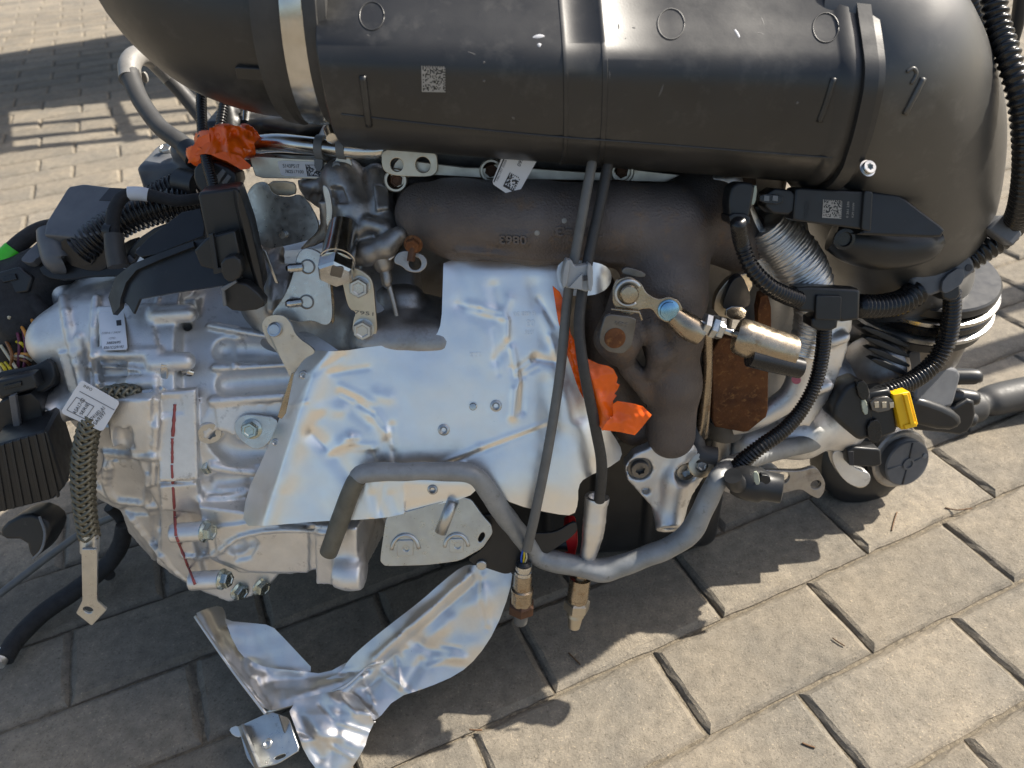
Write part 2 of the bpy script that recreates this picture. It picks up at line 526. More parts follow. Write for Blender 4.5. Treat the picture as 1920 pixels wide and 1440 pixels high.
    def rib(self, pxs, r, k=0.003, lift=0.0, op='add', n=1):
        """A rib (or groove) along a pixel line on the surface as it is now."""
        P = cr(np.array(pxs, float), max(3, int(n))) if len(pxs) > 2 else cr(np.array(pxs, float), 6)
        pts = [self.hit(*p) for p in P]
        pts = [p + self.normal(p) * lift for p in pts if p is not None]
        if len(pts) > 1: self.chain(pts, r, k, op)
    def mesh(self, name, noise=0.0):
        f = self.f; nx, ny, nz = f.shape
        s = f < 0
        c = np.zeros((nx - 1, ny - 1, nz - 1), np.int8)
        for i in (0, 1):
            for j in (0, 1):
                for k in (0, 1): c += s[i:nx - 1 + i, j:ny - 1 + j, k:nz - 1 + k]
        act = (c > 0) & (c < 8)
        idx = np.full(act.shape, -1, np.int64); I = np.argwhere(act); idx[act] = np.arange(len(I))
        acc = np.zeros((len(I), 3)); cnt = np.zeros(len(I))
        cor = [(i, j, k) for i in (0, 1) for j in (0, 1) for k in (0, 1)]
        for a in cor:
            for ax in range(3):
                if a[ax]: continue
                b = list(a); b[ax] = 1
                fa = f[I[:, 0] + a[0], I[:, 1] + a[1], I[:, 2] + a[2]]; fb = f[I[:, 0] + b[0], I[:, 1] + b[1], I[:, 2] + b[2]]
                m = (fa < 0) != (fb < 0); t = fa / np.where(fa == fb, 1, fa - fb)
                p = np.tile(np.array(a, float), (len(I), 1)); p[:, ax] += t
                acc[m] += p[m]; cnt[m] += 1
        V = self.lo + (I + acc / cnt[:, None]) * self.h
        Q = []
        for ax in range(3):
            sa = [slice(None)] * 3; sb = [slice(None)] * 3
            sa[ax] = slice(0, -1); sb[ax] = slice(1, None)
            o1, o2 = [(1, 2), (2, 0), (0, 1)][ax]
            x = s[tuple(sa)] != s[tuple(sb)]
            E = np.argwhere(x); ok = (E[:, o1] > 0) & (E[:, o2] > 0) & (E[:, o1] < f.shape[o1] - 1) & (E[:, o2] < f.shape[o2] - 1)
            E = E[ok]
            def cell(d1, d2):
                G = E.copy(); G[:, o1] -= d1; G[:, o2] -= d2
                return idx[G[:, 0], G[:, 1], G[:, 2]]
            q = np.stack([cell(1, 1), cell(0, 1), cell(0, 0), cell(1, 0)], 1)
            flip = ~s[tuple(sa)][E[:, 0], E[:, 1], E[:, 2]]
            q[flip] = q[flip][:, ::-1]
            Q.append(q)
        Q = np.vstack(Q)
        me = bpy.data.meshes.new(name)
        me.vertices.add(len(V)); me.vertices.foreach_set('co', V.ravel())
        me.loops.add(len(Q) * 4); me.loops.foreach_set('vertex_index', Q.ravel())
        me.polygons.add(len(Q)); me.polygons.foreach_set('loop_start', np.arange(len(Q)) * 4)
        me.polygons.foreach_set('use_smooth', np.ones(len(Q), bool))
        me.update(calc_edges=True); me.validate()
        return me
# ------------------------------------------------------------------ materials
def hexc(r, g, b):
    return tuple(((c / 255) / 12.92 if c / 255 <= 0.04045 else ((c / 255 + 0.055) / 1.055) ** 2.4) for c in (r, g, b))
def mat(name, c1, c2=None, metal=0.0, rough=0.5, rvar=0.1, nscale=30.0, bump=0.0, bscale=400.0, bdist=0.0005,
        c3=None, c3scale=200.0, c3lo=0.62, c3hi=0.7, stretch=None, bump2=0.0, b2scale=60.0, b2dist=0.001, spec=0.5, coat=0.0, trans=0.0):
    m = bpy.data.materials.new(name); m.use_nodes = True
    nt = m.node_tree; N = nt.nodes; L = nt.links
    b = N['Principled BSDF']
    geo = N.new('ShaderNodeNewGeometry')
    src = geo.outputs['Position']
    if stretch:
        mp = N.new('ShaderNodeMapping'); mp.inputs['Scale'].default_value = stretch
        L.new(src, mp.inputs['Vector']); src = mp.outputs['Vector']
    def noise(sc, det=5.0, rg=0.6):
        t = N.new('ShaderNodeTexNoise'); t.inputs['Scale'].default_value = sc; t.inputs['Detail'].default_value = det
        t.inputs['Roughness'].default_value = rg; L.new(src, t.inputs['Vector']); return t
    c2 = c2 or tuple(c * 0.8 for c in c1)
    n1 = noise(nscale)
    rp = N.new('ShaderNodeValToRGB'); rp.color_ramp.elements[0].position = 0.34; rp.color_ramp.elements[1].position = 0.68
    rp.color_ramp.elements[0].color = (*c1, 1); rp.color_ramp.elements[1].color = (*c2, 1)
    L.new(n1.outputs['Fac'], rp.inputs['Fac']); col = rp.outputs['Color']
    if c3:
        n3 = noise(c3scale, 4.0, 0.7)
        mr = N.new('ShaderNodeMapRange'); mr.inputs['From Min'].default_value = c3lo; mr.inputs['From Max'].default_value = c3hi
        L.new(n3.outputs['Fac'], mr.inputs['Value'])
        mx = N.new('ShaderNodeMix'); mx.data_type = 'RGBA'
        L.new(mr.outputs['Result'], mx.inputs['Factor']); L.new(col, mx.inputs['A']); mx.inputs['B'].default_value = (*c3, 1)
        col = mx.outputs['Result']
    L.new(col, b.inputs['Base Color'])
    b.inputs['Metallic'].default_value = metal
    b.inputs['Specular IOR Level'].default_value = spec
    if coat: b.inputs['Coat Weight'].default_value = coat; b.inputs['Coat Roughness'].default_value = 0.08
    if trans: b.inputs['Transmission Weight'].default_value = trans
    n2 = noise(nscale * 2.7)
    mr = N.new('ShaderNodeMapRange'); mr.inputs['From Min'].default_value = 0.3; mr.inputs['From Max'].default_value = 0.7
    mr.inputs['To Min'].default_value = max(0.02, rough - rvar); mr.inputs['To Max'].default_value = min(1, rough + rvar)
    L.new(n2.outputs['Fac'], mr.inputs['Value']); L.new(mr.outputs['Result'], b.inputs['Roughness'])
    prev = None
    for st, sc, ds in ((bump2, b2scale, b2dist), (bump, bscale, bdist)):
        if st:
            nb = noise(sc, 3.0, 0.55); bp = N.new('ShaderNodeBump'); bp.inputs['Strength'].default_value = st; bp.inputs['Distance'].default_value = ds
            L.new(nb.outputs['Fac'], bp.inputs['Height'])
            if prev: L.new(prev, bp.inputs['Normal'])
            prev = bp.outputs['Normal']
    if prev: L.new(prev, b.inputs['Normal'])
    return m
ALU = mat('cast aluminium', (0.80, 0.79, 0.775), (0.69, 0.68, 0.665), 0.85, 0.46, 0.08, 45, 0.5, 900, 0.0005, c3=(0.33, 0.32, 0.31), c3scale=70, c3lo=0.60, c3hi=0.78)
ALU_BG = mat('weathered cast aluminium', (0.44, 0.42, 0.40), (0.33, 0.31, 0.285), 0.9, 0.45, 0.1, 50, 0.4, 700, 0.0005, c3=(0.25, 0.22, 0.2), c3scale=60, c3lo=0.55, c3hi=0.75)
FOIL = mat('bright aluminium sheet', (0.94, 0.92, 0.89), (0.89, 0.87, 0.84), 1.0, 0.37, 0.06, 40, 0.12, 1500, 0.0002, c3=(0.45, 0.44, 0.43), c3scale=260, c3lo=0.70, c3hi=0.78, bump2=0.25, b2scale=90, b2dist=0.0006)
FOIL2 = mat('dull aluminium sheet', (0.82, 0.80, 0.77), (0.74, 0.72, 0.69), 1.0, 0.46, 0.07, 40, 0.12, 1500, 0.0002, c3=(0.4, 0.39, 0.37), c3scale=240, c3lo=0.68, c3hi=0.76, bump2=0.3, b2scale=80, b2dist=0.0008)
ZINC = mat('zinc plated steel', (0.60, 0.61, 0.60), (0.50, 0.50, 0.49), 0.95, 0.34, 0.1, 60, 0.15, 800, 0.0003, c3=(0.36, 0.35, 0.33), c3scale=150, c3lo=0.62, c3hi=0.75)
ZINCG = mat('green tinged plated bolt', (0.50, 0.54, 0.50), (0.42, 0.46, 0.42), 0.95, 0.25, 0.08, 120)
STEEL = mat('polished steel', (0.62, 0.61, 0.59), (0.52, 0.51, 0.48), 1.0, 0.2, 0.06, 60)
STEELD = mat('dark steel', (0.20, 0.19, 0.18), (0.14, 0.13, 0.12), 0.9, 0.38, 0.1, 60, 0.2, 600)
GOLD = mat('heat tinted steel', (0.44, 0.37, 0.28), (0.33, 0.27, 0.20), 0.95, 0.27, 0.1, 60, 0.15, 500, c3=(0.25, 0.16, 0.09), c3scale=90, c3lo=0.58, c3hi=0.75)
GOLDL = mat('pale gold plated steel', (0.62, 0.55, 0.44), (0.52, 0.46, 0.36), 0.9, 0.36, 0.08, 50, 0.15, 600)
RUST = mat('rusty steel', (0.20, 0.075, 0.022), (0.10, 0.036, 0.014), 0.2, 0.8, 0.1, 60, 0.6, 500, 0.0008, c3=(0.32, 0.15, 0.05), c3scale=180, c3lo=0.55, c3hi=0.7)
RUSTD = mat('dark rusty bolt', (0.13, 0.06, 0.03), (0.07, 0.035, 0.02), 0.4, 0.6, 0.1, 90, 0.5, 500, 0.0006)
IRON = mat('dark cast iron', (0.165, 0.138, 0.122), (0.12, 0.10, 0.09), 0.35, 0.55, 0.08, 30, 1.0, 520, 0.0010, c3=(0.20, 0.135, 0.09), c3scale=45, c3lo=0.55, c3hi=0.72, spec=0.4)
BLACK = mat('black plastic', (0.018, 0.019, 0.021), (0.013, 0.014, 0.015), 0.0, 0.40, 0.08, 40, 0.1, 900, 0.0002, c3=(0.06, 0.058, 0.055), c3scale=110, c3lo=0.66, c3hi=0.80)
BLACKG = mat('glossy black conduit plastic', (0.012, 0.012, 0.013), (0.009, 0.009, 0.010), 0.0, 0.27, 0.06, 60, c3=(0.05, 0.048, 0.044), c3scale=160, c3lo=0.66, c3hi=0.78)
DUSTY = mat('dusty black plastic', (0.026, 0.026, 0.026), (0.018, 0.018, 0.018), 0.0, 0.37, 0.06, 16, 0.12, 700, 0.0002, c3=(0.075, 0.072, 0.067), c3scale=34, c3lo=0.54, c3hi=0.88, spec=0.6)
ELBOWM = mat('sunlit black plastic', (0.050, 0.048, 0.044), (0.036, 0.035, 0.032), 0.0, 0.40, 0.05, 14, 0.12, 700, 0.0002, c3=(0.09, 0.086, 0.078), c3scale=40, c3lo=0.55, c3hi=0.8, spec=1.0)  # lighter copy of the dusty plastic, sunlight on the elbow painted into the colour
RUBBER = mat('grey rubber', (0.055, 0.054, 0.052), (0.042, 0.041, 0.040), 0.0, 0.55, 0.08, 60, 0.2, 500)
GREYC = mat('grey cable sheath', (0.15, 0.148, 0.14), (0.12, 0.118, 0.11), 0.0, 0.5, 0.08, 80, 0.15, 700)
DKCABLE = mat('dark braided cable sheath', (0.045, 0.044, 0.043), (0.033, 0.032, 0.031), 0.0, 0.55, 0.08, 200, 0.6, 1600, 0.0004)
GREYP = mat('light grey plastic', (0.36, 0.37, 0.37), (0.31, 0.32, 0.32), 0.0, 0.45, 0.05, 60)
GREYD = mat('mid grey plastic', (0.17, 0.18, 0.19), (0.14, 0.15, 0.16), 0.0, 0.5, 0.05, 60)
GREYBOX = mat('slate grey plastic', (0.12, 0.125, 0.135), (0.09, 0.095, 0.105), 0.0, 0.42, 0.06, 60, c3=(0.2, 0.2, 0.2), c3scale=120, c3lo=0.66, c3hi=0.8)
PIPE = mat('oxidised aluminium pipe', (0.33, 0.335, 0.335), (0.25, 0.255, 0.25), 0.35, 0.5, 0.08, 55, 0.25, 500, 0.0004, c3=(0.20, 0.195, 0.18), c3scale=120, c3lo=0.6, c3hi=0.74)
OLIVE = mat('soot stained pipe', (0.17, 0.16, 0.13), (0.12, 0.115, 0.09), 0.4, 0.55, 0.08, 70, 0.3, 500)
ORANGE = mat('orange tape', (0.95, 0.15, 0.008), (0.90, 0.12, 0.006), 0.0, 0.22, 0.05, 40, bump2=0.3, b2scale=120, b2dist=0.0008)
WHITE = mat('white label paper', (0.72, 0.74, 0.78), (0.68, 0.70, 0.74), 0.0, 0.45, 0.05, 60)
INK = mat('black print', (0.03, 0.03, 0.035), None, 0.0, 0.5, 0.05, 60)
INKG = mat('grey print', (0.22, 0.22, 0.24), None, 0.0, 0.5, 0.05, 60)
ETCH = mat('pale laser mark', (0.36, 0.34, 0.31), (0.28, 0.27, 0.24), 0.0, 0.6, 0.05, 200)
RED = mat('red paint', (0.40, 0.085, 0.08), (0.30, 0.075, 0.07), 0.0, 0.45, 0.05, 200)
REDP = mat('red plastic', (0.65, 0.012, 0.018), None, 0.0, 0.35, 0.05, 60)
YELLOW = mat('yellow plastic', (0.85, 0.50, 0.006), (0.8, 0.46, 0.005), 0.0, 0.38, 0.05, 60)
GREEN = mat('green tape', (0.07, 0.60, 0.03), None, 0.0, 0.4, 0.05, 60)
PALE = mat('pale green plastic', (0.45, 0.48, 0.38), None, 0.0, 0.5, 0.05, 60)
BRAID = mat('tinned copper braid', (0.20, 0.185, 0.14), (0.13, 0.12, 0.09), 0.85, 0.42, 0.08, 400, 0.3, 2000)
WIREW = mat('cream wire', (0.62, 0.55, 0.38), None, 0.0, 0.45, 0.05, 60)
WIREY = mat('yellow wire', (0.72, 0.55, 0.02), None, 0.0, 0.45, 0.05, 60)
WIREB = mat('blue wire', (0.02, 0.09, 0.5), None, 0.0, 0.45, 0.05, 60)
WIREBR = mat('brown wire', (0.28, 0.11, 0.03), None, 0.0, 0.45, 0.05, 60)
WIREV = mat('violet wire', (0.16, 0.03, 0.07), None, 0.0, 0.45, 0.05, 60)
WIREO = mat('orange wire', (0.7, 0.3, 0.05), None, 0.0, 0.45, 0.05, 60)
CLOTH = mat('black cloth tape', (0.020, 0.020, 0.022), (0.014, 0.014, 0.015), 0.0, 0.75, 0.1, 60, 0.7, 900, 0.0006, bump2=0.5, b2scale=140, b2dist=0.002)
TWIG = mat('dry needle', (0.16, 0.085, 0.04), (0.07, 0.04, 0.02), 0.0, 0.8, 0.05, 200)
BLUE = mat('blue heat tint', (0.22, 0.42, 0.60), (0.30, 0.50, 0.66), 0.95, 0.25, 0.05, 200)

def paver_mat():
    m = bpy.data.materials.new('concrete paver'); m.use_nodes = True
    nt = m.node_tree; N = nt.nodes; L = nt.links; b = N['Principled BSDF']
    geo = N.new('ShaderNodeNewGeometry'); oi = N.new('ShaderNodeObjectInfo')
    def noise(sc, det, rg):
        t = N.new('ShaderNodeTexNoise'); t.inputs['Scale'].default_value = sc; t.inputs['Detail'].default_value = det
        t.inputs['Roughness'].default_value = rg; L.new(geo.outputs['Position'], t.inputs['Vector']); return t
    big = noise(9, 4, 0.6); mid = noise(70, 5, 0.65); fine = noise(430, 4, 0.75)
    r1 = N.new('ShaderNodeValToRGB'); e = r1.color_ramp.elements
    e[0].position = 0.3; e[0].color = (0.187, 0.172, 0.146, 1); e[1].position = 0.7; e[1].color = (0.276, 0.240, 0.187, 1)
    L.new(big.outputs['Fac'], r1.inputs['Fac'])
    mx = N.new('ShaderNodeMix'); mx.data_type = 'RGBA'; mx.blend_type = 'MULTIPLY'; mx.inputs['Factor'].default_value = 1
    r2 = N.new('ShaderNodeValToRGB'); e = r2.color_ramp.elements
    e[0].position = 0.25; e[0].color = (0.66, 0.65, 0.64, 1); e[1].position = 0.75; e[1].color = (1.18, 1.16, 1.13, 1)
    L.new(mid.outputs['Fac'], r2.inputs['Fac']); L.new(r1.outputs['Color'], mx.inputs['A']); L.new(r2.outputs['Color'], mx.inputs['B'])
    r3 = N.new('ShaderNodeValToRGB'); e = r3.color_ramp.elements
    e[0].position = 0.30; e[0].color = (0.42, 0.41, 0.40, 1); e[1].position = 0.43; e[1].color = (0.98, 0.98, 0.98, 1)
    x = r3.color_ramp.elements.new(0.60); x.color = (1.02, 1.02, 1.02, 1); x = r3.color_ramp.elements.new(0.68); x.color = (1.75, 1.66, 1.5, 1)
    L.new(fine.outputs['Fac'], r3.inputs['Fac'])
    mx2 = N.new('ShaderNodeMix'); mx2.data_type = 'RGBA'; mx2.blend_type = 'MULTIPLY'; mx2.inputs['Factor'].default_value = 1
    L.new(mx.outputs['Result'], mx2.inputs['A']); L.new(r3.outputs['Color'], mx2.inputs['B'])
    hs = N.new('ShaderNodeHueSaturation'); mr = N.new('ShaderNodeMapRange')
    mr.inputs['To Min'].default_value = 0.88; mr.inputs['To Max'].default_value = 1.10
    L.new(oi.outputs['Random'], mr.inputs['Value']); L.new(mr.outputs['Result'], hs.inputs['Value']); L.new(mx2.outputs['Result'], hs.inputs['Color'])
    L.new(hs.outputs['Color'], b.inputs['Base Color'])
    b.inputs['Roughness'].default_value = 0.85; b.inputs['Specular IOR Level'].default_value = 0.3
    b1 = N.new('ShaderNodeBump'); b1.inputs['Strength'].default_value = 0.55; b1.inputs['Distance'].default_value = 0.0016
    L.new(mid.outputs['Fac'], b1.inputs['Height'])
    b2 = N.new('ShaderNodeBump'); b2.inputs['Strength'].default_value = 0.8; b2.inputs['Distance'].default_value = 0.0016
    L.new(fine.outputs['Fac'], b2.inputs['Height']); L.new(b1.outputs['Normal'], b2.inputs['Normal']); L.new(b2.outputs['Normal'], b.inputs['Normal'])
    return m
PAVER = paver_mat()
SAND = mat('sand and grit in the joints', (0.25, 0.21, 0.15), (0.09, 0.075, 0.055), 0.0, 0.95, 0.03, 160, 0.9, 700, 0.002, c3=(0.36, 0.31, 0.23), c3scale=600, c3lo=0.6, c3hi=0.7)

# ------------------------------------------------------------------ ground: sand bed and block paving
def struct(o): o['kind'] = 'structure'; return o
g = 150.0
ground = struct(new_obj('ground', make_mesh('ground', [(-g, -g, -0.0062), (g, -g, -0.0062), (g, g, -0.0062), (-g, g, -0.0062)], [(0, 1, 2, 3)], smooth=False), SAND))
YAW, U0, V0, BL, BW = 0.384153, 0.2105, 0.49764, 0.2, 0.1
CU, SU = math.cos(YAW), math.sin(YAW)
PHASE = {-1: 0.0, 0: 0.55, 1: 0.06, 2: 0.58, 3: 0.1, -2: 0.37, -3: 0.77, -4: 0.26}
def phase(c):
    return PHASE[c] if c in PHASE else (0.2 if c % 2 == 0 else 0.7) + 0.04 * math.sin(c * 3.7)
def brick_mesh(var, simple=False):
    r = random.Random(var)
    hx, hy = BL / 2 - 0.0016, BW / 2 - 0.0016
    ch, dp = 0.0062, 0.0048
    nx, ny = (1, 1) if simple else (14, 7)
    def ring(x, y, z, j):
        out = []
        for i in range(nx): out.append((-x + 2 * x * i / nx, -y))
        for i in range(ny): out.append((x, -y + 2 * y * i / ny))
        for i in range(nx): out.append((x - 2 * x * i / nx, y))
        for i in range(ny): out.append((-x, y - 2 * y * i / ny))
        return [(a + r.uniform(-j, j), b + r.uniform(-j, j), z + r.uniform(-j, j) * 0.4) for a, b in out]
    j = 0 if simple else 0.0010
    R = [ring(hx, hy, -0.03, 0), ring(hx, hy, -dp, j), ring(hx - ch * 0.5, hy - ch * 0.5, -dp * 0.36, j), ring(hx - ch, hy - ch, 0, j * 0.8)]
    if simple: R = [R[0], R[1], R[3]]
    m = len(R[0]); V = sum(R, []); Fc = []
    for a in range(len(R) - 1):
        for i in range(m): Fc.append((a * m + i, a * m + (i + 1) % m, (a + 1) * m + (i + 1) % m, (a + 1) * m + i))
    Fc.append(tuple(range((len(R) - 1) * m, len(R) * m)))
    return V, Fc
pavement = struct(new_obj('pavement', make_mesh('pavement', [(-12, -6, -0.032), (16, -6, -0.032), (16, 16, -0.032), (-12, 16, -0.032)], [(0, 1, 2, 3)], smooth=False), SAND))
meshes = [make_mesh('brick', *brick_mesh(i), smooth=False) for i in range(6)]
cand = []
for c in range(-75, 9):
    for k in range(-45, 40):
        u = k + phase(c) + 0.5; v = c + 0.5
        a, b_ = u * BL, -v * BW
        X, Y = U0 + CU * a - SU * b_, V0 + SU * a + CU * b_
        if Y < -1 or Y > 7 or abs(X) > 7: continue
        d = np.array([X, Y, 0]) - CAM; z = d @ FW
        inview = False
        if z > 0.2:
            px, py = 960 + F_PX * (d @ RI) / z, 720 - F_PX * (d @ UP) / z
            m = 180 / z
            inview = -m < px < 1920 + m and -m < py < 1440 + m
            hid = (620 < px < 1760 and py < 900) or (330 < px < 1560 and py < 780) or (120 < px < 480 and 520 < py < 900)
        cand.append((z if (inview and not hid) else 100 + abs(z), X, Y))
cand.sort()
fV, fF = [], []
sv, sf = brick_mesh(99, True)
for i, (z, X, Y) in enumerate(cand):
    r = random.Random(i * 7 + 1)
    M = Matrix.Translation((X + r.uniform(-1, 1) * .0006, Y + r.uniform(-1, 1) * .0006, r.uniform(-0.0013, 0.0009))) @ Matrix.Rotation(YAW + r.uniform(-1, 1) * 0.004, 4, 'Z') @ Matrix.Rotation(r.uniform(-1, 1) * 0.006, 4, 'X')
    if i < 300:
        new_obj('brick', meshes[r.randrange(6)], PAVER, pavement, M)
    else:
        o = len(fV); fV += [tuple(M @ Vector(v)) for v in sv]; fF += [tuple(q + o for q in f) for f in sf]
far = new_obj('far_bricks', make_mesh('far_bricks', fV, fF, smooth=False), PAVER, pavement); far['kind'] = 'stuff'
# ------------------------------------------------------------------ gearbox
def onX(px, py, X):
    r = ray(px, py); return CAM + r * (X / r[0])
gearbox = thing('gearbox', 'grey cast aluminium gearbox with a red paint line along its seam', 'gearbox')
G = Field((-0.475, 0.43, 0.035), (-0.05, 0.72, 0.405), 0.0019)
YC, ZC = 0.655, 0.225
G.cap((-0.300, YC, ZC), (-0.352, YC + 0.005, 0.262), 0.148, 0.106, 0.006)
G.box((-0.36, 0.70, 0.25), (0.06, 0.11, 0.11), rd=0.03, k=0.02)
G.cyl((-0.300, YC, ZC), (-0.10, YC, ZC), 0.138, 0.012, rd=0.004)                       # bell housing
G.cyl((-0.13, YC, ZC), (-0.08, YC, ZC), 0.160, 0.010, rd=0.004)
G.cyl((-0.326, YC, ZC), (-0.286, YC, ZC), 0.156, 0.003, rd=0.0015)                      # seam flange
G.cyl((-0.306, YC, ZC), (-0.3035, YC, ZC), 0.1580, 0.001, rd=0.0005)
# upper case lump and boss at the left corner
G.cap(at(110, 640, 0.70), at(200, 620, 0.70), 0.026, 0.03, 0.02)
pb = at(99, 524, 0.725)
G.cyl(pb, pb + np.array([0.012, -0.01, -0.055]), 0.0093, 0.006)
G.chain([pb - np.array([0, 0, 0.012]), pb + np.array([0.018, -0.02, -0.075]), at(150, 690, 0.70)], [0.0095, 0.013, 0.016], 0.012)
G.cyl(pb - np.array([0, 0, 0.012]), pb + np.array([0, 0, 0.004]), 0.0042, 0.0005, 'sub')
# mounting arm at the left
pa = at(88, 782, 0.690); ad = np.array([-0.35, -0.93, -0.1]); ad /= np.linalg.norm(ad)
G.cap(pa - ad * 0.016, at(200, 745, 0.705), 0.014, 0.022, 0.012)
G.cyl(pa - ad * 0.03, pa, 0.0135, 0.004)
G.slab([(68, 636), (100, 622), (118, 660), (122, 740), (90, 712), (72, 652)], planeY(90, 660, 0.735), 0.02, 0.0, 0.006)
# lower front bulge of the bell housing and its right-hand ear
G.slab([(372, 950), (500, 968), (640, 990), (640, 1060), (545, 1078), (450, 1075), (395, 1050)], planeY(500, 1010, 0.700, 0.12), 0.07, 0.0, 0.012)
G.slab([(588, 985), (668, 992), (668, 1100), (592, 1096)], planeY(620, 1040, 0.690, 0.1, -0.25), 0.09, 0.0, 0.004)
pe = at(655, 1078, 0.690)
G.cyl(pe + np.array([-0.012, 0.004, 0]), pe + np.array([0.012, -0.001, 0]), 0.0125, 0.004)
G.cap(pe, at(668, 960, 0.72), 0.012, 0.012, 0.01)
G.slab([(322, 918), (372, 930), (400, 1060), (360, 1095), (330, 1020)], planeY(350, 1000, 0.715, 0.0), 0.05, 0.0, 0.01)
G.slab([(296, 1010), (372, 950), (500, 968), (530, 1070), (506, 1098), (470, 1120), (430, 1130), (382, 1112), (330, 1084), (292, 1056)], planeY(430, 1060, 0.742, 0.15), 0.07, 0.0, 0.006)
G.slab([(300, 960), (345, 960), (385, 1100), (345, 1082), (300, 1040)], planeY(340, 1030, 0.722, 0.1, -0.2), 0.04, 0.0, 0.003)
G.slab([(165, 800), (290, 800), (300, 1050), (288, 1054), (240, 1000), (226, 960), (176, 924), (158, 890)], planeY(230, 930, 0.712, 0.0, -0.25), 0.09, 0.0, 0.012)
# crisp facets of the casting
for outline, lift in [([(184, 574), (286, 570), (290, 612), (300, 660), (188, 664)], 0.0018), ([(176, 902), (206, 860), (284, 858), (286, 936), (226, 952), (184, 930)], 0.0035),
                      ([(196, 748), (284, 746), (284, 845), (250, 848), (212, 838)], 0.0025), ([(232, 962), (288, 962), (292, 1048), (262, 1010)], 0.003),
                      ([(296, 736), (368, 730), (372, 900), (298, 905)], 0.0006), ([(298, 910), (370, 905), (378, 960), (302, 956)], 0.0016),
                      ([(402, 760), (500, 756), (486, 820), (410, 812)], 0.0025), ([(428, 648), (520, 656), (516, 682), (430, 680)], 0.002), ([(404, 888), (470, 890), (462, 924), (404, 924)], 0.0025),
                      ([(400, 985), (470, 975), (580, 985), (580, 1072), (470, 1070), (410, 1048)], 0.003), ([(110, 660), (146, 650), (160, 740), (128, 730)], 0.003)]:
    G.pad(outline, lift, 0.0012)
G.pad([(226, 812), (244, 800), (250, 840), (228, 842)], 0.02, 0.001, 0.005, 'sub')
G.pad([(440, 1030), (486, 1018), (470, 1048), (440, 1054)], 0.02, 0.001, 0.003, 'sub')
G.pad([(300, 745), (340, 742), (344, 776), (302, 778)], 0.02, 0.0008, 0.0012, 'sub')
# ribs and webs
for line, r, lift in [([(150, 632), (157, 700), (163, 760)], 0.0042, 0.001), ([(148, 686), (220, 688), (292, 700)], 0.0016, 0.001),
                      ([(190, 662), (240, 664), (296, 662)], 0.006, 0.0), ([(190, 722), (230, 720), (290, 714)], 0.0065, 0.0),
                      ([(292, 726), (292, 800), (288, 905)], 0.0030, 0.001), ([(120, 560), (135, 640), (150, 700), (160, 745)], 0.005, 0.0),
                      ([(182, 560), (178, 640), (186, 720)], 0.004, 0.001), ([(200, 848), (240, 852), (288, 856)], 0.0045, 0.0),
                      ([(176, 905), (215, 935), (262, 942), (290, 948)], 0.0045, 0.0), ([(205, 858), (200, 900), (212, 930)], 0.005, 0.0),
                      ([(278, 890), (276, 940), (284, 962)], 0.003, 0.0), ([(240, 960), (270, 1000), (320, 1060), (360, 1090)], 0.003, 0.001),
                      ([(395, 612), (450, 622), (540, 640)], 0.0035, 0.002), ([(405, 690), (460, 690), (540, 684)], 0.0042, 0.002),
                      ([(400, 752), (450, 748), (530, 742)], 0.005, 0.001), ([(400, 872), (440, 880), (490, 884)], 0.005, 0.001),
                      ([(395, 935), (440, 930), (500, 905)], 0.003, 0.001), ([(345, 1042), (400, 1040), (450, 1006), (530, 992), (640, 1000)], 0.0026, 0.001),
                      ([(440, 640), (440, 690)], 0.003, 0.0)]:
    G.rib(line, r * 0.9, 0.0022, lift)
for line, r in [([(425, 720), (470, 716), (530, 712)], 0.010), ([(420, 655), (470, 655), (530, 660)], 0.010), ([(415, 830), (440, 850), (485, 850)], 0.011),
                ([(405, 905), (430, 905), (470, 900)], 0.007), ([(228, 815), (232, 838)], 0.006), ([(440, 1030), (470, 1018)], 0.006)]:
    G.rib(line, r, 0.003, -0.001, 'sub')
# raised clamp boss under the harness bracket
G.slab([(292, 566), (366, 560), (374, 600), (384, 640), (384, 712), (322, 724), (302, 716), (322, 660), (296, 612)], planeY(340, 640, 0.690, 0.35), 0.03, 0.0, 0.003)
for q in [(310, 590), (305, 680)]:
    p = G.hit(*q); G.cap(p + np.array([-.006, 0, 0]), p + np.array([.02, 0, 0]), 0.008, 0.008, 0.004)
p = G.hit(351, 612); G.cyl(p - G.normal(p) * 0.02, p + G.normal(p) * 0.01, 0.0042, 0.0005, 'sub')
# plug boss
pp = at(392, 806, 0.676); pax = np.array([0.35, -0.90, 0.15]); pax /= np.linalg.norm(pax)
G.cyl(pp - pax * 0.04, pp, 0.0125, 0.006)
G.cap(pp - pax * 0.012, at(430, 790, 0.70), 0.011, 0.008, 0.008)
for q in [(383, 578), (386, 738), (381, 872), (384, 996), (416, 1086)]:
    P = onX(q[0], q[1], -0.279)
    G.cyl(P + np.array([-0.03, 0, 0]), P, 0.0088, 0.006)
new_obj('housing', G.mesh('housing'), ALU, gearbox)
rear = [(-.405, .74, .245, .07), (-.39, .74, .24, .105), (-.34, .742, .235, .118), (-.30, .745, .23, .125), (-.10, .745, .23, .125)]
new_obj('rear_case', make_mesh('rear_case', *sweep(np.array([r[:3] for r in rear]), np.array([r[3] for r in rear]), 40), angle=40), ALU, gearbox)
for q in [(383, 578), (386, 738), (381, 872), (384, 996), (416, 1086)]:
    bolt('bolt', onX(q[0], q[1], -0.279), (1, -0.25, 0.05), 0.0136, ZINCG, gearbox, 'flange', random.random())
for q in [(456, 1108), (497, 1100)]:
    h_ = G.hit(q[0] - 8, q[1] - 4)
    bolt('bolt', (h_ if h_ is not None else at(q[0], q[1], .74)) + np.array([0, -0.002, 0]), (0.8, -0.6, 0.0), 0.0130, ZINCG, gearbox, 'flange', random.random())
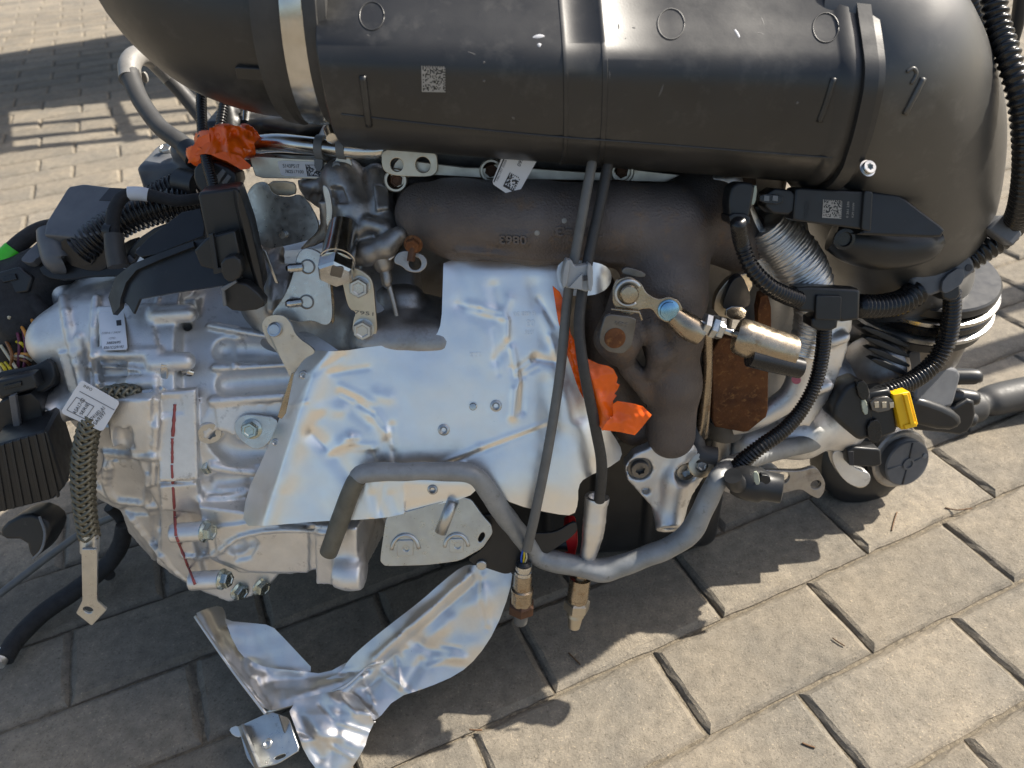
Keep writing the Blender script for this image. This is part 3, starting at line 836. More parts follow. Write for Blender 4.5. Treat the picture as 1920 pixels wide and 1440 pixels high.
bolt('torx_plug', pp, pax, 0.021, ZINC, gearbox, 'torx')
bolt('torx_bolt', pa, ad, 0.018, ZINC, gearbox, 'torx')
p = G.hit(356, 698); bolt('set_screw', p - G.normal(p) * 0.001, G.normal(p), 0.0075, STEEL, gearbox, 'stud')
# red seam mark
for a, b, w in [((328, 758), (324, 818), 0.0014), ((323, 822), (323, 868), 0.0011), ((322, 872), (330, 1005), 0.0013), ((331, 1006), (366, 1096), 0.0012)]:
    pts = [onX(a[0] + (b[0] - a[0]) * i / 12, a[1] + (b[1] - a[1]) * i / 12, -0.305) for i in range(13)]
    hs = [G.hit(a[0] + (b[0] - a[0]) * i / 12, a[1] + (b[1] - a[1]) * i / 12) for i in range(13)]
    hs = [h + G.normal(h) * 0.0002 for h in hs if h is not None]
    V, Fc = sweep(np.array(hs), np.array([w * (0.75 + 0.5 * random.random()) for _ in hs]), 8)
    new_obj('paint_mark', make_mesh('paint_mark', V, Fc), RED, gearbox)
# sticker
lp = plane3((186, 585, 0), (236, 590, 0), (192, 656, 0)) if False else None
hits = [G.hit(x, y) for x, y in ((190, 590), (232, 590), (210, 620), (195, 650), (232, 650))]
nn = sum(G.normal(h) for h in hits); nn /= np.linalg.norm(nn); cc = max(hits, key=lambda h: h @ nn) + nn * 0.0006
spl = (cc, nn)
stick = plate('sticker', [(184, 584), (232, 583), (239, 655), (192, 657)], spl, 0.0008, WHITE, gearbox, rnd=1, bev=0.0001, amt=0.06)
text('sticker_print', '2350-6-1 S4UV', INKG, stick, spl, (190, 627), (226, 625), 5, squeeze='fit')
text('sticker_print', '1CPO', INKG, stick, spl, (203, 637), (216, 636), 5, squeeze='fit')
text('sticker_print', '3883695', INK, stick, spl, (199, 646), (226, 644), 6, squeeze='fit')
text('sticker_print', '8361CG9193', INK, stick, spl, (194, 655), (231, 653), 6.5, squeeze='fit')
plate('sticker_print', [(218, 601), (227, 600), (228, 610), (219, 611)], spl, 0.0002, INK, stick, rnd=0, bev=0.00005, lift=0.0003)

# ------------------------------------------------------------------ engine block and cylinder head
engine = thing('engine', 'bare engine block and cylinder head behind the exhaust manifold and heat shield', 'engine')
B = Field((-0.26, 0.50, 0.03), (0.36, 0.86, 0.50), 0.003)
B.box((0.03, 0.745, 0.29), (0.20, 0.095, 0.115), rd=0.015)
B.box((0.05, 0.735, 0.43), (0.21, 0.085, 0.05), rd=0.012)
for i in range(5): B.cap((-0.1 + i * 0.065, 0.655, 0.21), (-0.1 + i * 0.065, 0.655, 0.36), 0.012, 0.012, 0.008)
# block face under it
B.cap(at(560, 560, 0.70), at(820, 620, 0.69), 0.03, 0.03, 0.02)
B.cap(at(700, 640, 0.66), at(830, 640, 0.66), 0.02, 0.02, 0.02)
B.cap(at(760, 560, 0.675), at(745, 640, 0.66), 0.012, 0.014, 0.01)
B.cap(at(730, 560, 0.67), at(770, 560, 0.67), 0.012, 0.012, 0.006)
B.chain([at(480, 480, 0.70), at(500, 560, 0.69), at(520, 610, 0.69)], [0.02, 0.022, 0.02], 0.012)
for a, b in [((520, 470), (510, 580)), ((545, 480), (535, 560))]:
    B.rib([a, b], 0.005, 0.004, 0.002)
B.cap(at(430, 630, 0.715), at(700, 655, 0.69), 0.022, 0.022, 0.015)
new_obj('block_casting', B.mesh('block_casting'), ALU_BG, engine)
OP = Field((-0.12, 0.50, -0.01), (0.26, 0.86, 0.24), 0.004)
OP.box((0.06, 0.705, 0.105), (0.165, 0.125, 0.10), rd=0.02)
OP.box((0.06, 0.705, 0.195), (0.172, 0.132, 0.008), rd=0.003, k=0.003)
for i in range(6): OP.cap((-0.08 + i * 0.055, 0.578, 0.03), (-0.08 + i * 0.055, 0.578, 0.18), 0.005, 0.005, 0.003)
new_obj('oil_pan', OP.mesh('oil_pan'), BLACK, engine)
E = Field((-0.25, 0.52, 0.33), (-0.05, 0.74, 0.52), 0.0018)
E.slab([(556, 338), (640, 330), (700, 330), (740, 350), (748, 455), (700, 486), (664, 460), (640, 452), (610, 400), (570, 372)], planeY(650, 400, 0.668, 0.3), 0.05, 0.0, 0.004)
E.chain([at(645, 340, 0.655), at(668, 400, 0.652), at(690, 452, 0.65)], [0.020, 0.019, 0.012], 0.006)
E.chain([at(705, 330, 0.655), at(712, 385, 0.65), at(728, 440, 0.642)], [0.011, 0.012, 0.010], 0.004)
E.chain([at(640, 478, 0.655), at(690, 476, 0.638), at(724, 462, 0.632), at(748, 440, 0.63)], [0.010, 0.0095, 0.009, 0.007], 0.004)
E.chain([at(664, 440, 0.64), at(690, 420, 0.636), at(722, 428, 0.634)], [0.006, 0.006, 0.006], 0.003)
E.chain([at(574, 350, 0.660), at(610, 346, 0.655)], [0.006, 0.006], 0.003)
for k in range(5):
    E.rib([(584 + k * 14, 352 + k * 3), (578 + k * 14, 372 + k * 4)], 0.0014, 0.001, 0.0)
E.pad([(700, 345), (728, 350), (732, 392), (706, 396)], 0.002, 0.001)
E.pad([(620, 352), (640, 350), (650, 378), (628, 382)], 0.003, 0.001, 0.004, 'sub')
E.slab([(596, 376), (612, 380), (618, 420), (612, 452), (590, 462), (560, 470), (586, 440), (600, 420)], planeY(600, 420, 0.655, 0.2), 0.02, 0.0, 0.003)
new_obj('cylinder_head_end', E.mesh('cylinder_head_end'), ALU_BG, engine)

# ------------------------------------------------------------------ exhaust manifold
manifold = thing('exhaust_manifold', 'dark cast iron exhaust manifold with raised numbers below the big black intake pipe', 'exhaust manifold')
H = Field((-0.13, 0.43, 0.19), (0.24, 0.72, 0.52), 0.0022)
def mp(px, py, d): return at(px, py, d)
H.chain([mp(800, 402, 0.640), mp(860, 412, 0.632), mp(1000, 418, 0.626), mp(1150, 420, 0.626), mp(1250, 425, 0.630)], [0.0265, 0.031, 0.032, 0.0325, 0.034], 0.01)
H.cap(mp(790, 378, 0.665), mp(760, 340, 0.70), 0.022, 0.022, 0.012)
H.cap(mp(1000, 380, 0.665), mp(1000, 340, 0.70), 0.022, 0.022, 0.014)
H.cap(mp(1130, 385, 0.665), mp(1140, 345, 0.70), 0.024, 0.022, 0.014)
H.chain([mp(1240, 440, 0.645), mp(1310, 400, 0.655), mp(1350, 350, 0.67)], [0.036, 0.033, 0.03], 0.014)
H.chain([mp(1350, 430, 0.665), mp(1400, 460, 0.68)], [0.03, 0.026], 0.014)
# down pipe to the turbine
H.chain([mp(1235, 445, 0.634), mp(1248, 530, 0.632), mp(1260, 620, 0.642), mp(1262, 720, 0.664), mp(1258, 815, 0.690)], [0.034, 0.031, 0.0235, 0.0215, 0.0215], 0.014)
H.chain([mp(1180, 560, 0.626), mp(1160, 635, 0.626), mp(1165, 662, 0.634)], [0.016, 0.0185, 0.012], 0.008)
H.chain([mp(1200, 520, 0.622), mp(1226, 610, 0.616), mp(1240, 660, 0.624), mp(1222, 700, 0.640)], [0.008, 0.0075, 0.009, 0.006], 0.008)
H.chain([mp(1180, 690, 0.645), mp(1215, 740, 0.662)], [0.009, 0.007], 0.008)
H.chain([mp(1120, 540, 0.67), mp(1140, 700, 0.70), mp(1190, 800, 0.72)], [0.016, 0.018, 0.018], 0.010)
H.chain([mp(1306, 470, 0.638), mp(1306, 560, 0.640), mp(1302, 640, 0.65)], [0.010, 0.006, 0.004], 0.010)
H.chain([mp(830, 352, 0.632), mp(950, 356, 0.626), mp(1180, 362, 0.626)], [0.006, 0.005, 0.005], 0.006)
H.chain([mp(860, 470, 0.612), mp(1000, 482, 0.612), mp(1180, 488, 0.614)], [0.0028, 0.0028, 0.0028], 0.004)
H.slab([(735, 322), (1345, 340), (1345, 352), (735, 345)], planeY(1000, 330, 0.668), 0.02, 0.0, 0.004)
H.slab([(925, 432), (992, 438), (992, 462), (920, 460)], (lambda p: (p + H.normal(p) * 0.0006, H.normal(p)))(H.hit(958, 448)), 0.006, 0.0006, 0.002)
new_obj('casting', H.mesh('casting'), IRON, manifold)
def cast_text(s, p0, p1, h, parent, mt):
    p = H.hit((p0[0] + p1[0]) / 2, (p0[1] + p1[1]) / 2); n = H.normal(p)
    return text('cast_number', s, mt, parent, (p, n), p0, p1, h, lift=0.0002, bold=True, squeeze='fit', relief=0.0012)
cast_text('0863', (988, 442), (936, 441), 17, manifold, IRON)
cast_text('817-3', (1138, 427), (1040, 425), 18, manifold, IRON)
for q, w in [((1007, 437), 0.0022), ((1058, 414), 0.0022)]:
    p = H.hit(*q); n = H.normal(p)
    lathe_obj('paint_dot', p - n * 0.0004, n, [(0, w), (0.0006, w * 0.9), (0.0009, w * 0.4)], ETCH, manifold, 16)
# ------------------------------------------------------------------ shared: crumple functions
def lin(px, py, a, b, w):
    """gaussian ridge along segment a-b of width w (pixels)"""
    ax, ay = a; bx, by = b; ex, ey = bx - ax, by - ay
    t = np.clip(((px - ax) * ex + (py - ay) * ey) / (ex * ex + ey * ey), 0, 1)
    return np.exp(-((px - ax - t * ex) ** 2 + (py - ay - t * ey) ** 2) / (w * w))
class Waves:
    def __init__(self, seed, scale, n=18):
        r = np.random.default_rng(seed); a = r.uniform(0, 2 * math.pi, n); f = 2 * math.pi / scale * r.uniform(0.5, 1.6, n)
        self.k = np.stack([np.cos(a) * f, np.sin(a) * f], 1); self.p = r.uniform(0, 6.28, n); self.n = n
    def __call__(self, x, y):
        s = 0
        for (a, b), p in zip(self.k, self.p): s = s + np.sin(a * x + b * y + p)
        return s / math.sqrt(self.n)
def plane_d(a, b, c):
    pl = plane3(a, b, c); P0, n = pl; k = (P0 - CAM) @ n
    def f(px, py):
        r0 = FW @ n + (px - 960) / F_PX * (RI @ n) + (720 - py) / F_PX * (UP @ n)
        return k / r0
    return f, pl

# ------------------------------------------------------------------ heat shield
shield = thing('heat_shield', 'large crumpled bright aluminium heat shield with rivets on the front of the engine', 'heat shield')
sbase, spl0 = plane_d((850, 490, 0.631), (1080, 960, 0.662), (500, 975, 0.664))
wv1, wv2, wv3 = Waves(3, 300), Waves(5, 130), Waves(8, 60)
CR = [((728, 745), (705, 740), 10, -.0030), ((640, 742), (690, 760), 9, .0028), ((690, 760), (725, 810), 8, -.0030), ((735, 800), (740, 865), 7, .0030),
      ((600, 770), (640, 768), 10, -.0024), ((585, 815), (620, 845), 12, .0050), ((620, 845), (655, 822), 9, -.0055), ((655, 822), (668, 820), 6, -.003),
      ((630, 860), (660, 900), 12, .0030), ((650, 835), (700, 838), 6, -.0026), ((700, 850), (712, 880), 7, .0024), ((640, 725), (700, 755), 6, -.0022),
      ((660, 770), (690, 795), 9, .0022), ((590, 790), (615, 770), 8, .0016), ((720, 830), (722, 875), 5, .0015),
      ((860, 505), (880, 575), 16, .0022), ((880, 575), (940, 588), 9, -.0042), ((925, 540), (935, 585), 10, .0032), ((940, 590), (955, 560), 8, -.0026),
      ((860, 570), (920, 600), 12, .0024), ((950, 600), (952, 645), 8, -.0028), ((952, 645), (930, 675), 8, .0024), ((960, 655), (968, 700), 7, -.0035),
      ((968, 700), (1005, 672), 7, .0030), ((1005, 672), (1040, 678), 7, .0026), ((970, 715), (962, 780), 8, -.0035), ((985, 710), (978, 770), 7, .0026),
      ((1000, 540), (1030, 640), 14, .0030), ((1015, 590), (1040, 650), 9, -.0030), ((915, 610), (925, 690), 16, -.0014), ((880, 620), (890, 680), 18, .0014),
      ((1040, 700), (1055, 790), 16, -.0026), ((1060, 690), (1090, 780), 12, .0026), ((1020, 720), (1030, 800), 14, .0020), ((1090, 800), (1120, 850), 12, -.0022),
      ((800, 884), (900, 838), 5, -.0016), ((900, 838), (1040, 790), 5, -.0016), ((800, 890), (1040, 800), 16, .0014), ((735, 930), (745, 960), 8, .0018),
      ((760, 905), (880, 905), 10, -.0020), ((770, 950), (870, 930), 8, .0024), ((700, 930), (720, 970), 9, .0026), ((690, 900), (700, 960), 10, -.0022),
      ((600, 690), (720, 680), 24, .0010), ((720, 690), (850, 700), 30, -.0008), ((560, 900), (545, 980), 20, -.0014), ((530, 930), (520, 985), 10, .0012)]
SH = [((640, 742), (668, 756), 4), ((668, 756), (700, 775), 4), ((700, 775), (722, 805), 4), ((722, 805), (736, 840), 4), ((736, 840), (742, 868), 4), ((585, 812), (618, 848), 5), ((618, 848), (640, 834), 4), ((640, 834), (664, 822), 4),
      ((648, 838), (700, 838), 4), ((700, 842), (714, 876), 4), ((858, 572), (900, 580), 5), ((900, 580), (940, 590), 4), ((952, 600), (950, 640), 4), ((950, 640), (958, 690), 4), ((958, 690), (966, 720), 4), ((966, 700), (1000, 674), 4), ((1000, 674), (1042, 680), 4),
      ((968, 712), (1010, 690), 4), ((962, 730), (960, 780), 4), ((978, 700), (980, 770), 5), ((800, 886), (1040, 792), 4), ((812, 888), (870, 868), 4), ((925, 620), (935, 700), 6), ((620, 700), (690, 690), 6), ((545, 760), (575, 752), 4), ((590, 700), (640, 668), 6), ((1010, 560), (1040, 610), 5), ((1030, 630), (1050, 690), 5), ((690, 905), (700, 965), 5), ((720, 905), (712, 960), 5)]
def shield_d(px, py):
    d = sbase(px, py)
    # left flange bends away from the camera beyond the crease
    cx = np.interp(py, [650, 700, 760, 850, 985], [622, 590, 568, 538, 494])
    d = d + np.maximum(0, (cx - px)) ** 1.15 * 0.00024
    d = d - 0.004 * np.exp(-((px - cx - 6) / 26.0) ** 2)
    d = d + wv1(px, py) * 0.0011 + wv2(px, py) * 0.00030 + wv3(px, py) * 0.00010
    for a, b, w, amp in CR: d = d + amp * 0.5 * lin(px, py, a, b, w * 1.25)
    for i, (a, b, w) in enumerate(SH): d = d + (0.0007 if i % 3 else -0.0008) * lin(px, py, a, b, w)
    # rounded lower right and top neck curling back
    d = d + np.maximum(0, py - 880) ** 2 * 8e-7 * (px > 760) + np.maximum(0, px - 1060) ** 2 * 3.0e-6
    d = d + np.maximum(0, 520 - py) ** 2 * 3e-6
    return d
so = [(832, 478), (1000, 478), (1110, 484), (1143, 500), (1148, 530), (1128, 551), (1085, 552), (1052, 560), (1062, 620), (1098, 740), (1150, 815), (1168, 846), (1160, 868),
      (1096, 896), (1084, 912), (1084, 944), (1076, 967), (1040, 964), (962, 946), (935, 926), (900, 912), (876, 934), (800, 950), (742, 968), (690, 974), (600, 977), (500, 986), (454, 987),
      (462, 925), (494, 858), (528, 775), (546, 712), (560, 672), (580, 657), (640, 659), (700, 649), (800, 641), (818, 630), (828, 604), (830, 540)]
sh = sheet('panel', so, shield_d, 3.6, 0.0008, FOIL, shield, rnd=1)
def on_shield(px, py, lift=0.0):
    d = float(shield_d(np.array([px * 1.0]), np.array([py * 1.0]))[0]) - lift
    return at(px, py, d)
sn = spl0[1]
for q, k, s in [((930, 761), 'rivet', 0.010), ((832, 806), 'rivet', 0.010), ((887, 762), 'pin', 0.0065), ((811, 918), 'rivet', 0.009), ((569, 703), 'rivet', 0.0075), ((516, 829), 'rivet', 0.0065)]:
    bolt('rivet', on_shield(*q, 0.0008), sn, s, ZINC if k != 'pin' else STEEL, shield, k)
for s, a, b, h in [('6 483 30', (1004, 583), (962, 585), 8), ('03', (1003, 600), (986, 600), 12), ('1735', (1002, 619), (984, 619), 8), ('LL3', (902, 660), (880, 661), 8)]:
    p = on_shield((a[0] + b[0]) / 2, a[1]); text('embossed_number', s, FOIL, sh, (p, sn), a, b, h, lift=0.0001, bold=True, squeeze='fit', relief=0.0008)
sheet('end_tab', [(1040, 486), (1108, 489), (1142, 500), (1149, 526), (1130, 550), (1092, 556), (1050, 552)], lambda px, py: 0.602 + np.maximum(0, px - 1110) ** 2 * 6e-6 + (py - 520) * 0.00008 + wv2(px, py) * .0003, 4, 0.0008, FOIL, shield, rnd=2)
# upper hanging tab with hole, bent at mid height
tb, tpl = plane_d((515, 618, 0.628), (500, 600, 0.630), (545, 610, 0.626))
def tab_d(px, py):
    d = 0.632 + (py - 600) * 0.00006
    return d + np.maximum(0, py - 640) * 0.00022 - np.maximum(0, px - 560) * 0.0002
sheet('tab', [(490, 612), (496, 596), (512, 590), (533, 592), (545, 606), (556, 632), (586, 652), (592, 662), (570, 672), (552, 700), (546, 712), (536, 690), (520, 660), (500, 640)], tab_d, 5, 0.002, ZINC, shield, holes=[circle(515, 618, 10, 16)], rnd=2)
lathe_obj('ferrule', at(515, 618, 0.6325), tpl[1], [(-.001, .0062), (.0012, .0060), (.0014, .0046), (-.004, .0044)], STEEL, shield, 24, cap1=False)
plate('edge_strip', [(546, 700), (552, 698), (536, 775), (528, 786), (520, 782)], planeY(540, 740, 0.650, 0.3), 0.0012, GOLD, shield, rnd=0)
foot = plate('foot_tab', [(437, 800), (448, 780), (470, 776), (534, 786), (490, 852), (446, 824)], planeY(480, 810, 0.668, 0.45), 0.0018, ZINC, shield, rnd=2)
bolt('tab_bolt', onpl(planeY(480, 810, 0.668, 0.45), 472, 804), planeY(0, 0, 1, 0.45)[1], 0.0125, ZINCG, shield, 'flange')

# ------------------------------------------------------------------ black air intake pipe across the top
intake = thing('air_intake_pipe', 'big dusty black plastic air intake pipe with steel clamp across the top', 'intake pipe')
ctl = [(.534, .514), (.5312, .527), (.5303, .543), (.5312, .556), (.536, .567), (.546, .577), (.560, .589), (.577, .605), (.594, .624), (.612, .643), (.635, .655), (.68, .648), (.715, .61), (.72, .56), (.70, .512), (.66, .484), (.61, .473), (.572, .478), (.549, .491), (.537, .505)]
cc = np.array(ctl + [ctl[0]])
prof = cr(np.vstack([cc]), 6)[:-1]
# keep the two moulded creases crisp
def body_ring(x, grow=0.0):
    z0 = 0.572
    p = prof.copy(); s = 1 + 0.55 * (x - 0.05)
    c = np.array([0.63, z0])
    p[:, 1] = z0 + (p[:, 1] - z0) * s
    p = c + (p - c) * (1 + grow)
    p[:, 1] -= 0.088 * (x - 0.05)
    return np.stack([np.full(len(p), x), p[:, 0], p[:, 1]], 1)
def loft(rings, caps=True):
    m = len(rings[0]); V = np.vstack(rings); k = len(rings)
    Fc = [(i * m + j, (i + 1) * m + j, (i + 1) * m + (j + 1) % m, i * m + (j + 1) % m) for i in range(k - 1) for j in range(m)]
    if caps: Fc += [tuple(range(m)), tuple(reversed(range((k - 1) * m, k * m)))]
    return V, Fc
def fix_normals(me):
    bm = bmesh.new(); bm.from_mesh(me); bmesh.ops.recalc_face_normals(bm, faces=bm.faces); bm.to_mesh(me); bm.free(); return me
rings = []
for x, gr in [(-.114, -.012), (-.113, 0), (-.06, 0), (0, 0), (.046, 0), (.0465, .008), (.049, .008), (.0495, 0.003), (.072, 0.003), (.0725, .010), (.0755, .010), (.076, 0.004), (.12, 0.004), (.18, 0.004), (.232, 0.004), (.234, 0.012), (.237, 0.035), (.243, .035), (.2435, .015), (.248, .015), (.2485, .055), (.258, .06), (.2585, .03), (.264, .02), (.2645, -.04)]:
    rings.append(body_ring(x, gr))
body_me = fix_normals(make_mesh('resonator', *loft(rings), angle=42))
body = new_obj('resonator', body_me, DUSTY, intake)
from mathutils.bvhtree import BVHTree
def bvh(o):
    me = o.data
    return BVHTree.FromPolygons([v.co.copy() for v in me.vertices], [tuple(p.vertices) for p in me.polygons])
def cast(tree, px, py):
    r = Vector(ray(px, py)).normalized(); h = tree.ray_cast(Vector(CAM), r)
    return (np.array(h[0]), np.array(h[1])) if h[0] is not None else None
BT = bvh(body)
def strip_on(tree, pts, r, name, mt, parent, lift=0.0, n=8, sn=6, taper=False):
    P = cr(np.array(pts, float), sn); W = []
    for p in P:
        h = cast(tree, *p)
        if h: W.append(h[0] + h[1] * lift)
    if len(W) < 2: return None
    R = np.full(len(W), r)
    if taper: R = r * np.sin(np.linspace(0.25, math.pi - 0.25, len(W)))
    return new_obj(name, make_mesh(name, *sweep(np.array(W), R, n)), mt, parent)
strip_on(BT, [(680, 142), (686, 190), (692, 236)], 0.0026, 'moulded_rib', DUSTY, body)
strip_on(BT, [(1563, 146), (1550, 190), (1536, 228)], 0.0024, 'moulded_rib', DUSTY, body)
strip_on(BT, [(640, 214), (760, 228), (900, 243), (1060, 258), (1200, 268), (1400, 284), (1560, 296)], 0.0009, 'moulded_crease', DUSTY, body)
SCUFF = mat('scuffed plastic', (0.13, 0.125, 0.12), (0.06, 0.058, 0.055), 0.0, 0.55, 0.05, 300)
SCUFFW = mat('white scuff', (0.5, 0.51, 0.54), (0.3, 0.3, 0.32), 0.0, 0.55, 0.05, 300)
for pts, r, mt in [([(860, 92), (885, 100), (905, 110)], .0008, SCUFF), ([(905, 112), (910, 122)], .0022, SCUFF), ([(905, 146), (910, 158)], .0026, SCUFF),
                   ([(955, 215), (970, 228)], .0022, SCUFF), ([(1368, 42), (1382, 62), (1396, 88)], .0022, SCUFFW), ([(1424, 20), (1430, 40), (1438, 60)], .0010, SCUFF),
                   ([(1400, 60), (1425, 62), (1445, 70)], .0008, SCUFF), ([(1157, 35), (1160, 50), (1158, 66)], .0016, SCUFF), ([(1178, 52), (1200, 52)], .0016, SCUFF),
                   ([(1170, 70), (1176, 74)], .0016, SCUFF), ([(1250, 135), (1240, 170), (1225, 200)], .0016, SCUFF), ([(985, 78), (1000, 70), (1020, 68), (1030, 80)], .0034, SCUFFW),
                   ([(1000, 84), (1022, 84)], .0034, SCUFFW), ([(1490, 190), (1500, 196)], .0024, SCUFF), ([(680, 62), (700, 70)], .0008, SCUFF), ([(1142, 120), (1144, 160)], .0013, SCUFF)]:
    strip_on(BT, pts, r, 'scuff_mark', mt, body, lift=-r * 0.86, n=10, taper=True)
for (cx, cy, rp) in [(1258, 45, 25), (697, 30, 23), (1548, 52, 24)]:
    W = []
    for a in range(33):
        h = cast(BT, cx + rp * math.cos(a / 16 * math.pi), cy + rp * 1.15 * math.sin(a / 16 * math.pi))
        if h: W.append(h[0])
    if len(W) > 4: new_obj('moulded_ring', make_mesh('moulded_ring', *sweep(np.array(W), 0.0006, 6)), SCUFF if rp == 25 else DUSTY, body)
h = cast(BT, 812, 147); matrix_code('laser_code', [(790, 123), (835, 124), (791, 172)], (h[0], h[1]), 20, ETCH, body, lift=0.0005, fill=0.62)
# right elbow
ep = cr(np.array([(.228, .634, .550, .076), (.250, .633, .548, .078), (.271, .630, .535, .083), (.290, .625, .511, .087), (.322, .622, .468, .083), (.340, .62, .424, .078), (.350, .62, .388, .072), (.362, .622, .35, .061), (.375, .622, .325, .056)]), 8)
for i_ in range(len(ep)):                                          # the lower end of the elbow runs back to the turbocharger
    Yn = np.interp(ep[i_, 2], [.325, .40, .48, .52], [.695, .670, .638, ep[i_, 1]]); k_ = Yn / ep[i_, 1]
    ep[i_, :3] = CAM + (ep[i_, :3] - CAM) * k_; ep[i_, 3] *= k_
elbow = new_obj('elbow', make_mesh('elbow', *sweep(ep[:, :3], ep[:, 3], 48), angle=50), ELBOWM, intake)
ET = bvh(elbow)
strip_on(ET, [(1731, 146), (1714, 180), (1696, 214)], 0.0024, 'moulded_rib', ELBOWM, elbow)
strip_on(ET, [(1700, 135), (1712, 128), (1718, 138), (1708, 158)], 0.0014, 'moulded_rib', ELBOWM, elbow)
# left: sleeve, clamp, reducer
def ring_sweep(pts, n=48, caps=True): 
    q = cr(np.array(pts, float), 6); return sweep(q[:, :3], q[:, 3], n, caps)
sleeve = new_obj('rubber_sleeve', make_mesh('rubber_sleeve', *sweep(np.array([(-.108, .632, .586), (-.113, .632, .5865), (-.1135, .632, .5865), (-.119, .632, .587), (-.1195, .632, .587), (-.138, .633, .589), (-.1385, .633, .589), (-.148, .634, .59)]), np.array([.083, .0850, .0865, .0865, .0835, .0835, .086, .085]), 56), angle=40), RUBBER, intake)
clamp = new_obj('hose_clamp', make_mesh('hose_clamp', *sweep(np.array([(-.1205, .6325, .587), (-.1208, .6325, .587), (-.1345, .633, .5885), (-.1348, .633, .5885)]), np.array([.0838, .0852, .0852, .0838]), 56), angle=40), STEEL, intake)
CT = bvh(clamp)
strip_on(CT, [(585, 50), (590, 90), (598, 140)], 0.0013, 'clamp_bead', STEEL, clamp)
lathe_obj('clamp_screw', np.array((-.128, .592, .508)), (0.3, -1, -0.3), [(0, .0045), (.012, .0045), (.0125, .003)], STEEL, clamp, 20)
redu = new_obj('reducer', make_mesh('reducer', *ring_sweep([(-.140, .633, .589, .081), (-.165, .636, .592, .081), (-.195, .645, .602, .080), (-.222, .665, .622, .076), (-.240, .70, .66, .072), (-.245, .74, .71, .07)])), DUSTY, intake)
RT = bvh(redu)
strip_on(RT, [(502, 60), (506, 110), (512, 165)], 0.0030, 'moulded_rib', DUSTY, redu)
h = cast(RT, 478, 132)
plate('raised_pad', [(443, 120), (505, 124), (510, 147), (448, 143)], (h[0] + h[1] * 0.001, h[1]), 0.004, DUSTY, redu, rnd=1, amt=0.08)
# foot of the elbow: seal rings and turbocharger inlet
ip = atY(1718, 545, 0.695); iax = np.array([0.03, -0.10, 1.0])
turbo_inlet = thing('turbo_inlet', 'stacked black and silver sealing rings below the right elbow of the intake pipe', 'inlet flange')
def ringp(name, dz, r, hgt, mt): return lathe_obj(name, ip + iax * dz, iax, [(0, r * 1.10 * .97), (hgt * .15, r * 1.10), (hgt * .85, r * 1.10), (hgt, r * 1.07), (hgt, r * .88)], mt, turbo_inlet, 64)
ringp('seal_ring', 0.016, .066, .012, BLACK); ringp('metal_ring', 0.008, .0695, .006, STEEL); ringp('seal_ring', -0.004, .0685, .010, BLACKG)
ringp('clamp_ring', -0.012, .071, .006, ZINC); ringp('seal_ring', -0.026, .067, .012, BLACK); ringp('inlet_body', -0.075, .060, .048, STEELD)
# ------------------------------------------------------------------ manifold clamp bar, bolts, lifting eye
bar = thing('clamp_bar', 'pale gold steel clamp bar with bolt eyes above the exhaust manifold', 'clamp bar')
bpl = planeY(1000, 318, 0.640, 0.35)
plate('strip', [(730, 330), (744, 296), (760, 300), (905, 318), (925, 306), (945, 312), (1150, 326), (1165, 312), (1185, 318), (1340, 334), (1340, 345), (1180, 340), (940, 336), (905, 334), (770, 326), (752, 352), (735, 350)], bpl, 0.006, GOLDL, bar, rnd=1)
for q in [(743, 338), (921, 320), (1166, 322)]:
    P = onpl(bpl, *q) + bpl[1] * 0.002
    lathe_obj('eye', P, bpl[1], [(-.008, .0098), (.002, .0098), (.003, .0088), (.003, .0072), (-.006, .0068)], GOLDL, bar, 28, cap1=False)
    bolt('rusty_bolt', P - bpl[1] * 0.006, bpl[1], 0.0095, RUSTD, bar, 'flange')
plate('lifting_eye', [(715, 276), (818, 280), (822, 320), (808, 333), (735, 330), (716, 318)], planeY(770, 305, 0.628, 0.30), 0.004, GOLDL, bar, holes=[(744, 309, 12), (793, 309, 14)], rnd=2, amt=0.2)
tube('threaded_insert', [(744, 309, 0.630, 24), (744, 308, 0.645, 22)], STEEL, bar, 20, caps=False)

# ------------------------------------------------------------------ silver fuel line with grey rubber clips
line = thing('fuel_line', 'silver metal fuel line held by two grey rubber clips above the data plate', 'fuel line')
tube('pipe', [(470, 272, 0.665, 34), (520, 268, 0.655, 34), (570, 272, 0.645, 33), (640, 280, 0.638, 32), (700, 283, 0.634, 30), (730, 276, 0.635, 28), (760, 262, 0.645, 26), (820, 258, 0.66, 26)], STEEL, line, 24)
for x in (596, 637):
    path, rad = pxpath([(x, 276, 0.644 - (x - 596) * .0001, 46), (x + 15, 277, 0.643 - (x - 596) * .0001, 46)], 4)
    new_obj('rubber_clip', make_mesh('rubber_clip', *sweep(path, rad, 24), angle=40), GREYD, line)
plate('clip_leg', [(630, 290), (655, 292), (662, 312), (655, 328), (635, 330), (626, 318)], planeY(640, 310, 0.640, 0.35), 0.0025, GOLDL, line, rnd=2)
bolt('torx_bolt', onpl(planeY(640, 310, 0.640, 0.35), 633, 314), planeY(0, 0, 1, 0.35)[1], 0.0085, STEELD, line, 'torx')
plate('clip_leg', [(588, 292), (606, 294), (604, 322), (590, 320)], planeY(600, 305, 0.644, 0.35), 0.0025, GREYD, line, rnd=1)

